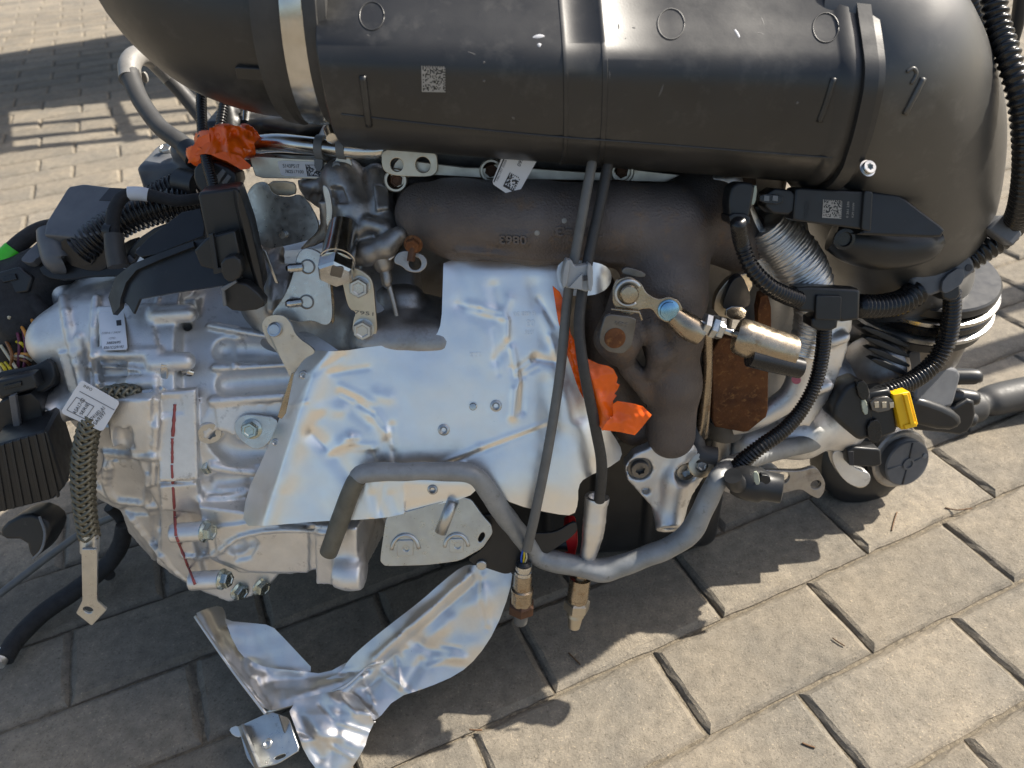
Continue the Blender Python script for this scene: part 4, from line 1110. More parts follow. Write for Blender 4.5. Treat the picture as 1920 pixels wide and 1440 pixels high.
# ------------------------------------------------------------------ data plate bracket
plate_t = thing('data_plate', 'flat steel bracket with a white sticker reading S143P517 under the fuel line', 'bracket')
dpl = planeY(540, 312, 0.650, 0.30)
pl_o = plate('bracket_plate', [(466, 292), (600, 300), (614, 306), (612, 336), (480, 334)], dpl, 0.004, GOLDL, plate_t, rnd=1, amt=0.1)
plate('bracket_lip', [(466, 286), (600, 293), (602, 300), (467, 293)], planeY(540, 292, 0.651, 1.0), 0.006, ZINC, plate_t, rnd=0)
st = plate('sticker', [(520, 301), (606, 304), (612, 333), (528, 330)], dpl, 0.0006, WHITE, plate_t, rnd=2, bev=0.0001, amt=0.08, lift=0.0008)
text('sticker_print', 'S143P517', INK, st, dpl, (531, 314), (562, 315), 7, lift=0.0013, squeeze='fit')
text('sticker_print', '782517100', INK, st, dpl, (535, 324), (570, 325), 6, lift=0.0013, squeeze='fit')
matrix_code('sticker_code', [(573, 308), (600, 309), (577, 330)], dpl, 14, INK, st, lift=0.0013)

# ------------------------------------------------------------------ bright bent bracket sheet
bs = thing('bent_bracket', 'bright zinc bracket sheet with a rounded flap and one hole below the data plate', 'bracket')
bsp, _ = plane_d((470, 400, 0.648), (590, 400, 0.642), (530, 460, 0.656))
def bs_d(px, py):
    d = bsp(px, py) + 0.010 * np.exp(-((px - 465) / 22.0) ** 2) + 0.006 * np.clip((375 - py) / 20, 0, 1)
    return d
sheet('flap', [(458, 400), (462, 362), (478, 342), (500, 340), (510, 366), (545, 370), (560, 362), (578, 380), (596, 412), (597, 432), (580, 450), (540, 460), (490, 470)], bs_d, 5, 0.0016, ZINC, bs, holes=[circle(530, 440, 7, 16)], rnd=2)
plate('step', [(498, 340), (548, 340), (556, 352), (553, 368), (510, 366)], planeY(525, 352, 0.648, 0.2), 0.003, GOLDL, bs, rnd=1)
plate('leg', [(490, 468), (498, 470), (534, 560), (536, 577), (530, 570), (508, 510)], planeY(512, 520, 0.660, 0.1), 0.0015, ZINC, bs, rnd=0)
plate('clip_band', [(602, 345), (616, 350), (624, 392), (622, 425), (610, 425), (612, 390)], planeY(613, 385, 0.632, 0.25), 0.003, ZINC, bs, rnd=2)

# ------------------------------------------------------------------ mounting plates on the block
mtp = thing('mounting_plate', 'zinc mounting plate with two threaded studs beside the hex cap', 'bracket')
mpl = planeY(590, 540, 0.640, 0.35)
plate('plate', [(560, 462), (600, 470), (616, 500), (622, 560), (624, 600), (612, 613), (585, 600), (560, 606), (530, 596), (520, 604), (506, 592), (530, 560), (548, 520)], mpl, 0.004, ZINC, mtp, rnd=2)
plate('side_web', [(614, 480), (622, 500), (630, 598), (622, 612), (617, 560)], planeY(622, 540, 0.6415, 0.2, 0.6), 0.006, GOLD, mtp, rnd=1)
for q in [(577, 500), (575, 566)]:
    lathe_obj('stud_socket', onpl(mpl, *q) + mpl[1] * 0.0008, mpl[1], [(-.002, .0062), (.0002, .0062), (.0004, .005), (-.002, .0048)], STEELD, mtp, 24, cap1=False)
    bolt('stud', onpl(mpl, *q) - np.array([0.006, 0, 0.0]), np.array([-0.75, -0.55, 0.25]), 0.0075, STEEL, mtp, 'stud')
gb = thing('strap_bracket', 'pale gold strap bracket with two hex bolts beside the heat shield cutout', 'bracket')
gpl = planeY(680, 570, 0.632, 0.30)
plate('strap', [(640, 520), (660, 498), (690, 515), (700, 530), (704, 580), (708, 620), (700, 640), (676, 641), (660, 625), (662, 600), (668, 585), (655, 580), (648, 560)], gpl, 0.004, GOLDL, gb, rnd=2)
for q in [(675, 537), (682, 616)]:
    bolt('hex_bolt', onpl(gpl, *q), gpl[1], 0.0142, ZINC, gb, 'hex', 0.4)
text('stamped_number', '7951', STEELD, gb, gpl, (664, 588), (700, 592), 7, lift=0.0004, squeeze='fit')
hc = thing('hex_cap', 'polished steel hex cap screwed into the cylinder head', 'cap')
hp = at(630, 505, 0.610); hax = np.array([-0.05, -0.80, -0.28]); hax /= np.linalg.norm(hax)
lathe_obj('collar', hp - hax * 0.026, hax, [(-.02, .0128), (0, .0130), (.008, .0134), (.015, .0136), (.0155, .0142), (.017, .0142), (.0175, .0134), (.019, .0134), (.0195, .0142), (.021, .0142), (.0215, .0136)], STEEL, hc, 40, angle=25)
lathe_obj('hex_head', hp - hax * 0.005, hax, [(0, .0148), (.010, .0148), (.012, .0130), (.0122, .007)], STEEL, hc, 6, angle=20, roll=0.35)
plate('square_recess_shade', [(622, 498), (645, 503), (640, 522), (618, 517)], (hp + hax * 0.0075, hax), 0.002, STEELD, hc, rnd=1, amt=0.1)  # dark plate paints the shade of a square hole
# dipstick tube, rusty bolt and washer eye in the recess
ds = thing('dipstick_tube', 'thin grey dipstick tube dropping into the dark gap beside the heat shield', 'tube')
tube('funnel', [(716, 482, 0.640, 42), (720, 500, 0.642, 36), (722, 508, 0.643, 28)], ALU_BG, ds, 24)
tube('stem', [(722, 505, 0.643, 24), (726, 530, 0.645, 22), (729, 534, 0.646, 12), (740, 575, 0.65, 10), (748, 612, 0.655, 10)], ALU_BG, ds, 16)
plate('foil_cap', [(700, 474), (742, 470), (738, 486), (712, 492)], planeY(720, 480, 0.634, 0.6), 0.003, FOIL2, ds, rnd=1)
sup = thing('support_bolt', 'rusty bolt through a grey washer eye under the left end of the manifold', 'bolt')
ep_ = planeY(775, 490, 0.620, 0.45)
plate('washer_eye', [(740, 480), (752, 470), (775, 470), (798, 480), (802, 498), (788, 512), (765, 510), (752, 498), (738, 494)], ep_, 0.004, ALU_BG, sup, holes=[(778, 494, 12)], rnd=2)
bolt('flange_nut', at(775, 458, 0.612), (-0.1, -0.9, 0.1), 0.0105, RUST, sup, 'flange')
tube('shank', [(775, 458, 0.610, 15), (770, 490, 0.612, 15)], RUSTD, sup, 14)

# ------------------------------------------------------------------ white tag hanging over the manifold
tg = thing('paper_tag', 'white printed tag with square code poking out under the intake pipe', 'tag')
tpl2 = planeY(965, 330, 0.596, 0.25)
tag_o = plate('tag_card', [(945, 284), (1012, 292), (966, 374), (922, 344)], tpl2, 0.0008, WHITE, tg, rnd=2, bev=0.0001, amt=0.07)
plate('tag_border', [(947, 290), (949, 291), (927, 342), (925, 341)], tpl2, 0.0002, INK, tag_o, rnd=0, bev=0.00004, lift=0.0003)
matrix_code('tag_code', [(956, 323), (976, 334), (943, 349)], tpl2, 13, INK, tag_o, lift=0.0004)
text('tag_print', '0973', INK, tag_o, tpl2, (975, 313), (984, 294), 7, squeeze='fit')
text('tag_print', 'M8611907 SEB8B 20-07', INKG, tag_o, tpl2, (933, 340), (957, 286), 4, squeeze='fit')

# ------------------------------------------------------------------ oxygen sensors on their cables
def sensor(label, cpts, mt_c, P, ax, kind):
    t = thing('oxygen_sensor', label, 'sensor', 'oxygen sensors hanging in front of the engine')
    cab = tube('cable', cpts, mt_c, t, 18, 10)
    n = np.array(ax) / np.linalg.norm(ax)
    if kind == 1:
        for dx, mt in ((-.0022, WIREB), (-.0006, WIREY), (.0010, WIREW), (.0022, INK)):
            a = np.array(P) - n * 0.016; 
            pth = cr(np.array([a + [dx * 0.6, 0, 0], a + n * .006 + [dx * 1.5 + 0.0006, -.0022, 0], a + n * .013 + [dx * 1.0, -.001, 0], a + n * .019 + [dx * .9, 0, 0]]), 6)
            new_obj('wire', make_mesh('wire', *sweep(pth, 0.00085, 8)), mt, t)
        lathe_obj('grommet', P, n, [(-.003, .0040), (-.001, .0064), (.001, .0066)], BLACK, t, 24)
        lathe_obj('collar', P, n, [(0, .0074), (.002, .0078), (.0045, .0076), (.005, .0068), (.0065, .0068), (.007, .0078), (.010, .0080), (.0105, .0075)], STEEL, t, 32, angle=25)
        lathe_obj('barrel', np.array(P) + n * .010, n, [(0, .0083), (.016, .0083), (.017, .0100), (.020, .0103), (.021, .0096), (.036, .0098)], GOLD, t, 36, angle=25)
        lathe_obj('hex_nut', np.array(P) + n * .042, n, [(0, .0100), (.002, .0126), (.010, .0126), (.012, .0105)], RUSTD, t, 6, angle=20, roll=.2)
        lathe_obj('tip', np.array(P) + n * .053, n, [(0, .0068), (.012, .0064), (.013, .006), (.0145, .005), (.015, .003)], GREYC, t, 24, angle=30)
    else:
        lathe_obj('barrel', P, n, [(0, .0062), (.016, .0062), (.0165, .0100), (.038, .0102), (.039, .0094), (.044, .0094)], GOLD, t, 36, angle=25)
        lathe_obj('hex_nut', np.array(P) + n * .042, n, [(0, .0100), (.0015, .0124), (.010, .0124), (.0115, .0105)], GOLDL, t, 6, angle=20, roll=.5)
        lathe_obj('tip', np.array(P) + n * .053, n, [(0, .0086), (.003, .0086), (.0035, .0078), (.0065, .0084), (.007, .0072), (.014, .0066), (.020, .0058), (.0215, .0035)], GOLDL, t, 28, angle=25)
    return t
s1 = at(982, 1058, 0.688); s1b = at(976, 1168, 0.715)
sensor('grey cabled oxygen sensor with brown hex and bare coloured wires at its top', [(1112, 296, 0.570, 19), (1096, 380, 0.574, 19), (1078, 480, 0.584, 19), (1064, 560, 0.596, 19), (1050, 700, 0.610, 19), (1028, 840, 0.628, 19), (1004, 960, 0.652, 19), (988, 1030, 0.676, 19)], GREYC, s1, s1b - s1, 1)
s2 = at(1092, 1055, 0.712); s2b = at(1074, 1190, 0.742)
o2 = sensor('dark cabled oxygen sensor with silver sleeve and gold hex hanging at the right', [(1142, 296, 0.575, 21), (1126, 380, 0.580, 21), (1104, 480, 0.586, 21), (1090, 560, 0.588, 21), (1086, 620, 0.592, 21), (1096, 700, 0.600, 21), (1116, 800, 0.622, 21), (1128, 870, 0.645, 21), (1124, 938, 0.672, 21)], DKCABLE, s2, s2b - s2, 2)
tube('foil_sleeve', [(1118, 938, 0.682, 44), (1113, 990, 0.690, 42), (1108, 1020, 0.697, 36), (1096, 1068, 0.712, 24)], FOIL2, o2, 28, 10, jag=0.015)
lathe_obj('sleeve_ring', at(1119, 935, 0.681), at(1119, 935, 0.681) - at(1113, 990, 0.69), [(-.004, .0107), (0, .0112), (.002, .0107), (.002, .0075), (-.004, .007)], FOIL2, o2, 32)
clip = thing('cable_clip', 'light grey plastic clip holding the two sensor cables together', 'clip')
kp = planeY(1085, 515, 0.572, 0.35)
plate('clip_body', [(1060, 486), (1072, 488), (1078, 500), (1112, 494), (1112, 540), (1100, 548), (1082, 542), (1060, 540), (1052, 520)], planeY(1085, 515, 0.575, 0.35), 0.012, GREYP, clip, rnd=2, bev=0.0012, amt=.15)
plate('clip_band', [(1100, 496), (1108, 494), (1112, 545), (1103, 548)], kp, 0.016, GREYP, clip, rnd=2)
plate('clip_band', [(1060, 487), (1070, 488), (1062, 541), (1052, 538)], kp, 0.016, GREYP, clip, rnd=2)
plate('clip_ramp', [(1066, 540), (1092, 512), (1092, 544)], kp, 0.004, GREYP, clip, rnd=0)
plate('clip_slot_shade', [(1094, 517), (1101, 516), (1101, 526), (1094, 527)], kp, 0.0006, INK, clip, rnd=0, lift=0.0002)  # slot is not cut; its shade is a flat black plate

# ------------------------------------------------------------------ orange tape
def crumple(name, outline, base, amp, seed, mt, parent, res=5, t=0.0004, folds=(), rnd=0):
    w1, w2 = Waves(seed, 70), Waves(seed + 1, 28)
    def f(px, py):
        d = base(px, py) + amp * (w1(px, py) * 0.8 + np.abs(w2(px, py)) * 0.35)
        for a, b, w, am in folds: d = d + am * lin(px, py, a, b, w)
        return d
    return sheet(name, outline, f, res, t, mt, parent, rnd=rnd)
ot = thing('orange_tape', 'torn strip of glossy orange tape hanging beside the two sensor cables', 'tape', 'orange tape')
ob, _ = plane_d((1045, 560, 0.597), (1190, 790, 0.612), (1060, 650, 0.606))
crumple('tape_strip', [(1036, 536), (1050, 548), (1064, 580), (1070, 625), (1092, 668), (1122, 682), (1140, 686), (1150, 692), (1158, 708), (1156, 718), (1162, 722), (1157, 732), (1152, 738), (1156, 742), (1149, 752), (1152, 768), (1150, 790), (1130, 808), (1118, 790), (1085, 730), (1062, 662), (1046, 600)], ob, 0.0022, 21, ORANGE, ot, 4, folds=[((1090, 670), (1140, 790), 8, -.003), ((1060, 580), (1100, 740), 6, .002)])
crumple('tape_end', [(1149, 758), (1158, 752), (1184, 756), (1205, 762), (1222, 778), (1205, 800), (1190, 816), (1162, 810), (1128, 806), (1138, 790), (1150, 780)], lambda px, py: ob(px, py) - 0.006 + (px - 1150) * 0.00008, 0.0020, 33, ORANGE, ot, 4, folds=[((1150, 790), (1210, 780), 8, -.002)])
ot2 = thing('orange_tape', 'wad of orange tape wrapped round the black conduit at the upper left', 'tape', 'orange tape')
TF = Field((-0.33, 0.54, 0.43), (-0.17, 0.72, 0.57), 0.0015)
wad = at(420, 268, 0.640)
TF.ell(at(425, 268, 0.648), (0.026, 0.020, 0.016), 0.006); TF.ell(at(398, 276, 0.648), (0.020, 0.016, 0.012), 0.008); TF.ell(at(455, 266, 0.650), (0.013, 0.015, 0.014), 0.008)
TF.ell(at(440, 300, 0.645), (0.014, 0.008, 0.006), 0.006); TF.ell(at(372, 296, 0.648), (0.010, 0.009, 0.008), 0.006)
nzw = [np.random.default_rng(5).normal(size=3) * 140 for _ in range(10)]; pz = np.random.default_rng(6).uniform(0, 6, 10)
X_, Y_, Z_ = np.meshgrid(*TF.ax, indexing='ij', sparse=True)
nz2 = [np.random.default_rng(8).normal(size=3) * 60 for _ in range(1)]
TF.f += (0.0042 * np.abs(sum(np.sin(k[0] * X_ + k[1] * Y_ + k[2] * Z_ + p) for k, p in zip(nzw, pz)) / 3.2)).astype(np.float32)
new_obj('tape_wad', TF.mesh('tape_wad'), ORANGE, ot2)
crumple('tape_sheet', [(362, 292), (374, 262), (390, 250), (393, 240), (420, 235), (446, 236), (470, 246), (479, 264), (470, 284), (456, 300), (436, 306), (412, 292), (384, 288)], lambda px, py: 0.628 + 0.00002 * (px - 420) ** 2 / 10, 0.0030, 51, ORANGE, ot2, 3.6, folds=[((420, 240), (432, 300), 6, -.004), ((440, 250), (470, 280), 6, .003)])
crumple('tape_flap', [(352, 306), (358, 280), (372, 258), (392, 250), (396, 285), (378, 292), (372, 302)], lambda px, py: 0.632 + (py - 280) * .0001, 0.0014, 41, ORANGE, ot2, 4)
crumple('tape_flap', [(396, 290), (420, 284), (450, 292), (470, 310), (468, 316), (452, 318), (425, 302), (408, 296)], lambda px, py: 0.624 + (px - 400) * .00002, 0.0014, 44, ORANGE, ot2, 4)

# ------------------------------------------------------------------ long bent pipe across the front
pipe = thing('coolant_pipe', 'long dull grey bent metal pipe looping in front of the heat shield', 'pipe')
pp_ = [(668, 902, 0.642, 33), (676, 890, 0.641, 37), (700, 886, 0.640, 37), (760, 884, 0.640, 35), (850, 884, 0.642, 37), (890, 892, 0.645, 38), (915, 920, 0.652, 37), (945, 965, 0.668, 38), (985, 1015, 0.690, 40), (1005, 1040, 0.698, 38), (1030, 1050, 0.700, 42), (1075, 1060, 0.702, 40),
       (1100, 1066, 0.702, 40), (1128, 1070, 0.702, 46), (1155, 1064, 0.700, 42), (1200, 1048, 0.696, 40), (1262, 1022, 0.690, 40), (1300, 990, 0.684, 42), (1325, 940, 0.676, 40), (1348, 895, 0.670, 38), *[(x, y, depth(atY(x, y, Y)), w) for x, y, Y, w in ((1372, 872, .515, 37), (1440, 850, .545, 35), (1520, 830, .58, 34), (1600, 808, .615, 33), (1660, 794, .64, 39))]]
main = tube('bent_pipe', pp_, PIPE, pipe, 32, 8, dent=0.05)
tube('cut_end', [(616, 1036, 0.668, 34), (622, 1020, 0.664, 35), (645, 955, 0.652, 35), (664, 908, 0.643, 35), (672, 896, 0.641, 34)], OLIVE, pipe, 24, 6, dent=0.02)
for q, r in [((1022, 1040), .006), ((1060, 1050), .005), ((1136, 1050), .006), ((895, 900), .005)]:
    pass

# ------------------------------------------------------------------ lower stamped bracket and black bracket
lb = thing('stamped_bracket', 'zinc plated stamped bracket with two square weld nuts below the heat shield', 'bracket')
lpl = planeY(820, 1000, 0.672, 0.42)
plate('stamping', [(724, 966), (760, 960), (860, 930), (884, 936), (905, 966), (921, 984), (924, 1000), (905, 1028), (862, 1052), (800, 1060), (722, 1062), (712, 1052)], lpl, 0.0025, ZINC, lb, holes=[[(896, 1010), (902, 999), (908, 998), (910, 1006), (903, 1016), (897, 1017)]], rnd=2, amt=0.12)
for q, hs in (((760, 1027), 15), ((856, 1022), 13)):
    c = onpl(lpl, *q)
    plate('weld_nut', [(q[0] - hs, q[1] - hs), (q[0] + hs, q[1] - hs), (q[0] + hs, q[1] + hs), (q[0] - hs, q[1] + hs)], lpl, 0.003, ZINC, lb, holes=[(q[0] + 2, q[1], 6)], rnd=1, amt=0.08, lift=0.0014)
    ring = [onpl(lpl, q[0] - hs * 1.5 + hs * 0.2 * 0, q[1] + 10)] 
    pts = [onpl(lpl, q[0] + math.cos(a) * hs * 1.7, q[1] + 4 - math.sin(a) * hs * 1.9) + lpl[1] * 0.0004 for a in np.linspace(0.1, 3.1, 16)]
    new_obj('embossed_ridge', make_mesh('embossed_ridge', *sweep(np.array(pts), 0.0018, 10)), ZINC, lb)
pts = [onpl(lpl, 826, 998) + lpl[1] * .0005, onpl(lpl, 838, 968) + lpl[1] * .0005, onpl(lpl, 850, 938) + lpl[1] * .0005]
new_obj('embossed_bead', make_mesh('embossed_bead', *sweep(np.array(pts), 0.0052, 16)), ZINC, lb)
bb = thing('black_bracket', 'black painted steel bracket with one rivet behind the stamped bracket', 'bracket')
bpl2 = planeY(940, 1030, 0.690, 0.25)
plate('bracket_sheet', [(884, 968), (950, 962), (985, 1000), (1040, 1000), (1080, 975), (1084, 1000), (1010, 1050), (975, 1066), (950, 1078), (925, 1070), (872, 1052), (905, 1030), (925, 1000)], bpl2, 0.003, BLACK, bb, rnd=2, amt=.2)
bolt('rivet', onpl(bpl2, 903, 1058), bpl2[1], 0.0095, ZINC, bb, 'pin')
rc = thing('red_connector', 'red plastic connector behind the silver sleeve of the right oxygen sensor', 'connector')
plate('connector_body', [(1060, 990), (1066, 984), (1082, 986), (1084, 1020), (1078, 1044), (1058, 1042)], planeY(1070, 1015, 0.708, 0.2), 0.016, REDP, rc, rnd=2, bev=0.0012, amt=.12)
tube('boot', [(1020, 1020, 0.72, 34), (1064, 1016, 0.716, 36)], BLACK, rc, 18)

# ------------------------------------------------------------------ wastegate linkage on the manifold
wg = thing('wastegate_linkage', 'tinted steel wastegate lever with blue pin and threaded rod on the manifold', 'linkage')
wpl = planeY(1200, 560, 0.588, 0.30)
plate('lever', [(1150, 540), (1158, 524), (1180, 518), (1202, 530), (1212, 550), (1234, 562), (1252, 556), (1272, 562), (1282, 582), (1270, 600), (1250, 606), (1234, 596), (1222, 578), (1200, 580), (1182, 592), (1158, 584), (1148, 566)], wpl, 0.004, GOLD, wg, rnd=2, amt=.2)
P1 = onpl(wpl, 1178, 549)
lathe_obj('pivot_pin', P1, wpl[1], [(0, .0072), (.006, .0072), (.0072, .0062), (.0075, .003)], GOLD, wg, 32, angle=28)
a = np.linspace(0.5, 0.5 + 4.9, 30); M_, x_, y_ = plane_frame(wpl)
new_obj('circlip', make_mesh('circlip', *sweep(np.array([P1 + wpl[1] * .0012 + .0095 * (np.cos(t) * x_ + np.sin(t) * y_) for t in a]), 0.0017, 10)), ZINC, wg)
P2 = onpl(wpl, 1253, 581)
lathe_obj('blue_pin', P2, wpl[1], [(0, .0082), (.0015, .0082), (.002, .0070), (.0035, .0066), (.0042, .005)], BLUE, wg, 32, angle=28)
tube('joint_barrel', [(1262, 590, 0.598, 40), (1290, 612, 0.600, 50), (1314, 626, 0.602, 46)], GOLD, wg, 24)
tube('threaded_rod', [(1290, 598, 0.596, 14), (1400, 632, 0.600, 15)], STEEL, wg, 16)
for x, y in ((1318, 606), (1332, 610), (1343, 614)):
    P = at(x, y, 0.597); axn = at(1400, 632, .6) - at(1290, 598, .596)
    lathe_obj('lock_nut', P, axn, [(0, .0082), (.0006, .0090), (.0046, .0090), (.0052, .0082)], ZINC, wg, 6, angle=20, roll=random.random())
can = tube('actuator_can', [(1380, 628, 0.600, 58), (1392, 632, 0.600, 70), (1440, 650, 0.604, 72), (1480, 662, 0.608, 70)], GOLD, wg, 32)
tube('rubber_boot', [(1405, 668, 0.597, 40), (1440, 676, 0.600, 42), (1500, 690, 0.606, 40)], BLACKG, wg, 24)
fl = thing('turbine_flap', 'scorched steel clip plate with a rusty round spot on the manifold', 'clip plate')
fpl = planeY(1155, 635, 0.590, 0.25)
plate('clip_plate', [(1136, 588), (1194, 596), (1190, 622), (1184, 650), (1168, 664), (1140, 660), (1124, 644), (1126, 622)], fpl, 0.004, STEELD, fl, rnd=2, amt=.15)
lathe_obj('rust_spot', onpl(fpl, 1153, 634), fpl[1], [(-.001, .0085), (.0008, .0080), (.0014, .006)], RUST, fl, 28)
text('stamped_number', '5480', STEELD, fl, fpl, (1178, 606), (1154, 602), 8, lift=0.0001, squeeze='fit', relief=0.0006)
plate('upper_lug', [(1166, 504), (1178, 500), (1212, 512), (1208, 522), (1168, 516)], planeY(1190, 510, 0.590, 0.3), 0.006, STEELD, fl, rnd=1)
plate('spring_wire', [(1146, 578), (1200, 584), (1206, 600), (1202, 602), (1198, 588), (1146, 582)], planeY(1180, 582, 0.586, 0.3), 0.0015, GOLD, fl, rnd=0)

# ------------------------------------------------------------------ earth strap with paper tag
es = thing('earth_strap', 'olive braided earth strap with flat silver lug hanging in front of the gearbox', 'strap')
def braid(name, pts, flat, parent):
    path, rad = pxpath(pts, 8); path, rad, u = resample(path, rad, 0.0012)
    T = np.gradient(path, axis=0); T /= np.linalg.norm(T, axis=1)[:, None]
    view = np.array([0.1, -0.95, 0.3]); parts = [sweep(path, rad * 0.80, 20)]
    Bn = np.cross(T, view); Bn /= np.linalg.norm(Bn, axis=1)[:, None]; Nn = np.cross(Bn, T)
    for s in (1, -1):
        for k in range(6):
            ph = s * u / 0.034 * 2 * math.pi + k * 2 * math.pi / 6
            w = np.sin(ph * 1.0); h = np.cos(ph)
            c = path + (rad * (0.90 + 0.07 * np.sin(ph * 3 + (0 if s > 0 else math.pi))))[:, None] * (w[:, None] * Bn + h[:, None] * Nn)
            parts.append(sweep(c, 0.0020, 7))
    return new_obj(name, make_mesh(name, *join(parts)), BRAID, parent)
braid('braid', [(168, 1008, 0.662, 34), (160, 960, 0.656, 36), (156, 900, 0.650, 40), (158, 850, 0.646, 40), (168, 800, 0.642, 36), (184, 760, 0.640, 34), (205, 742, 0.642, 32), (235, 736, 0.646, 30), (262, 738, 0.650, 26)], 0.5, es)
tube('crimp_lug', [(252, 740, 0.650, 22), (275, 738, 0.651, 20), (300, 732, 0.652, 16), (306, 725, 0.652, 14)], STEEL, es, 16, 6)
plate('lug_tab', [(300, 682), (314, 684), (314, 726), (302, 732)], planeY(307, 705, 0.651, 0.15), 0.003, STEEL, es, rnd=1, amt=.1)
upl = planeY(168, 1070, 0.662, 0.10)
tube('crimp_sleeve', [(168, 1000, 0.660, 34), (168, 1034, 0.664, 33)], ZINC, es, 18, 4)
plate('flat_lug', [(152, 1030), (182, 1030), (182, 1128), (200, 1144), (172, 1174), (142, 1150), (154, 1126)], upl, 0.0028, ZINC, es, holes=[(165, 1144, 9)], rnd=1, amt=.05)
pt = thing('info_tag', 'white printed info tag folded round the braided earth strap', 'tag')
ipl = planeY(165, 760, 0.628, 0.25)
card = plate('tag_card', [(152, 712), (225, 754), (192, 810), (113, 774)], ipl, 0.0008, WHITE, pt, rnd=2, bev=0.0001, amt=.06)
text('tag_print', 'INFO', INK, card, ipl, (156, 725), (172, 733), 6, squeeze='fit')
for ln in [[(150, 733), (215, 768), (214, 769), (149, 734)], [(144, 744), (176, 761), (175, 762), (143, 745)], [(126, 768), (166, 788), (165, 789), (125, 769)], [(143, 744), (144, 745), (126, 769), (125, 768)], [(176, 761), (177, 762), (160, 786), (159, 785)]]:
    plate('tag_border', ln, ipl, 0.0002, INKG, card, rnd=0, bev=0.00004, lift=0.0003)
text('tag_print', 'A5A17-02', INK, card, ipl, (142, 777), (160, 749), 7, squeeze='fit')
text('tag_print', 'SERIE', INK, card, ipl, (154, 779), (168, 758), 6, squeeze='fit')
text('tag_print', '3741682-A1', INK, card, ipl, (172, 790), (198, 766), 7, squeeze='fit')
text('tag_print', 'SA9397', INK, card, ipl, (180, 797), (200, 774), 7, squeeze='fit')
# ------------------------------------------------------------------ right-hand side
YS = 0.0
def dy(px, py, Y): return depth(atY(px, py, Y + YS * min(330.0, max(0.0, px - 1450))))
def yp(rows): return [(r[0], r[1], dy(r[0], r[1], r[2]), r[3]) for r in rows]
def ypl(px, py, Y, pitch=0.0, yaw=0.0): return planeY(px, py, dy(px, py, Y), pitch, yaw)
# turbocharger housing castings behind the hoses
tur = thing('turbocharger', 'silver cast turbocharger housing behind the foil hose and black conduits', 'turbocharger')
TU = Field((0.12, 0.46, 0.08), (0.46, 0.78, 0.46), 0.003)
vc = atY(1560, 740, 0.66); va = np.array([0.85, -0.15, 0.25]); va /= np.linalg.norm(va)
e1 = np.cross(va, [0, 0, 1.0]); e1 /= np.linalg.norm(e1); e2 = np.cross(va, e1)
ring = [vc + 0.046 * (math.cos(t) * e1 + math.sin(t) * e2) for t in np.linspace(0, 2 * math.pi, 19)]
TU.chain(ring, [0.019 + 0.010 * i / 18 for i in range(19)], 0.008)
TU.cyl(vc - va * 0.03, vc + va * 0.035, 0.04, 0.008)
TU.cyl(vc + va * 0.03, vc + va * 0.065, 0.030, 0.006)
TU.cap(atY(1450, 440, 0.63), atY(1470, 560, 0.64), 0.03, 0.028, 0.02)
TU.cap(atY(1440, 560, 0.64), atY(1450, 820, 0.64), 0.028, 0.026, 0.02)
TU.chain([atY(1400, 830, 0.59), atY(1500, 810, 0.60), atY(1560, 790, 0.62)], [0.02, 0.026, 0.026], 0.012)
TU.cap(atY(1360, 880, 0.57), atY(1440, 890, 0.56), 0.014, 0.012, 0.01)
TU.slab([(1540, 600), (1602, 596), (1590, 660), (1560, 740), (1520, 800), (1490, 800), (1505, 740), (1530, 680)], ypl(1550, 690, 0.580, 0.25, 0.35), 0.02, 0.0, 0.003)
TU.slab([(1335, 330), (1392, 330), (1425, 410), (1460, 470), (1480, 560), (1440, 560), (1400, 470), (1372, 424), (1342, 404)], ypl(1390, 410, 0.590, 0.2, 0.1), 0.02, 0.0, 0.004)
for q in [(1560, 640), (1530, 730), (1470, 850)]:
    p = TU.hit(*q); 
    if p is not None: TU.cap(p, p + np.array([0.01, 0, 0.004]), 0.006, 0.006, 0.003)
new_obj('housing', TU.mesh('housing'), ALU, tur)
plate('rust_plate', [(1334, 660), (1352, 632), (1442, 640), (1440, 780), (1400, 812), (1336, 800)], ypl(1390, 720, 0.560, 0.15), 0.012, RUST, tur, rnd=1, bev=0.0015, amt=.08)
plate('rust_web', [(1420, 560), (1446, 548), (1446, 660), (1424, 650)], ypl(1434, 600, 0.565, 0.1), 0.012, RUST, tur, rnd=1)
tube('brass_tube', yp([(1326, 620, 0.535, 22), (1326, 700, 0.535, 20), (1318, 790, 0.53, 24), (1312, 815, 0.53, 30)]), GOLD, tur, 18)
plate('gold_cam', [(1340, 560), (1352, 540), (1370, 520), (1410, 510), (1412, 545), (1385, 560), (1378, 600), (1338, 590)], ypl(1375, 555, 0.555, 0.2), 0.008, GOLDL, tur, rnd=1)
plate('black_cam', [(1354, 570), (1372, 525), (1392, 515), (1402, 540), (1410, 560), (1402, 580), (1358, 582)], ypl(1380, 550, 0.548, 0.2), 0.01, BLACK, tur, rnd=2)
plate('steel_link', [(1362, 574), (1402, 576), (1396, 602), (1360, 598)], ypl(1380, 588, 0.542, 0.3), 0.006, STEEL, tur, rnd=1)
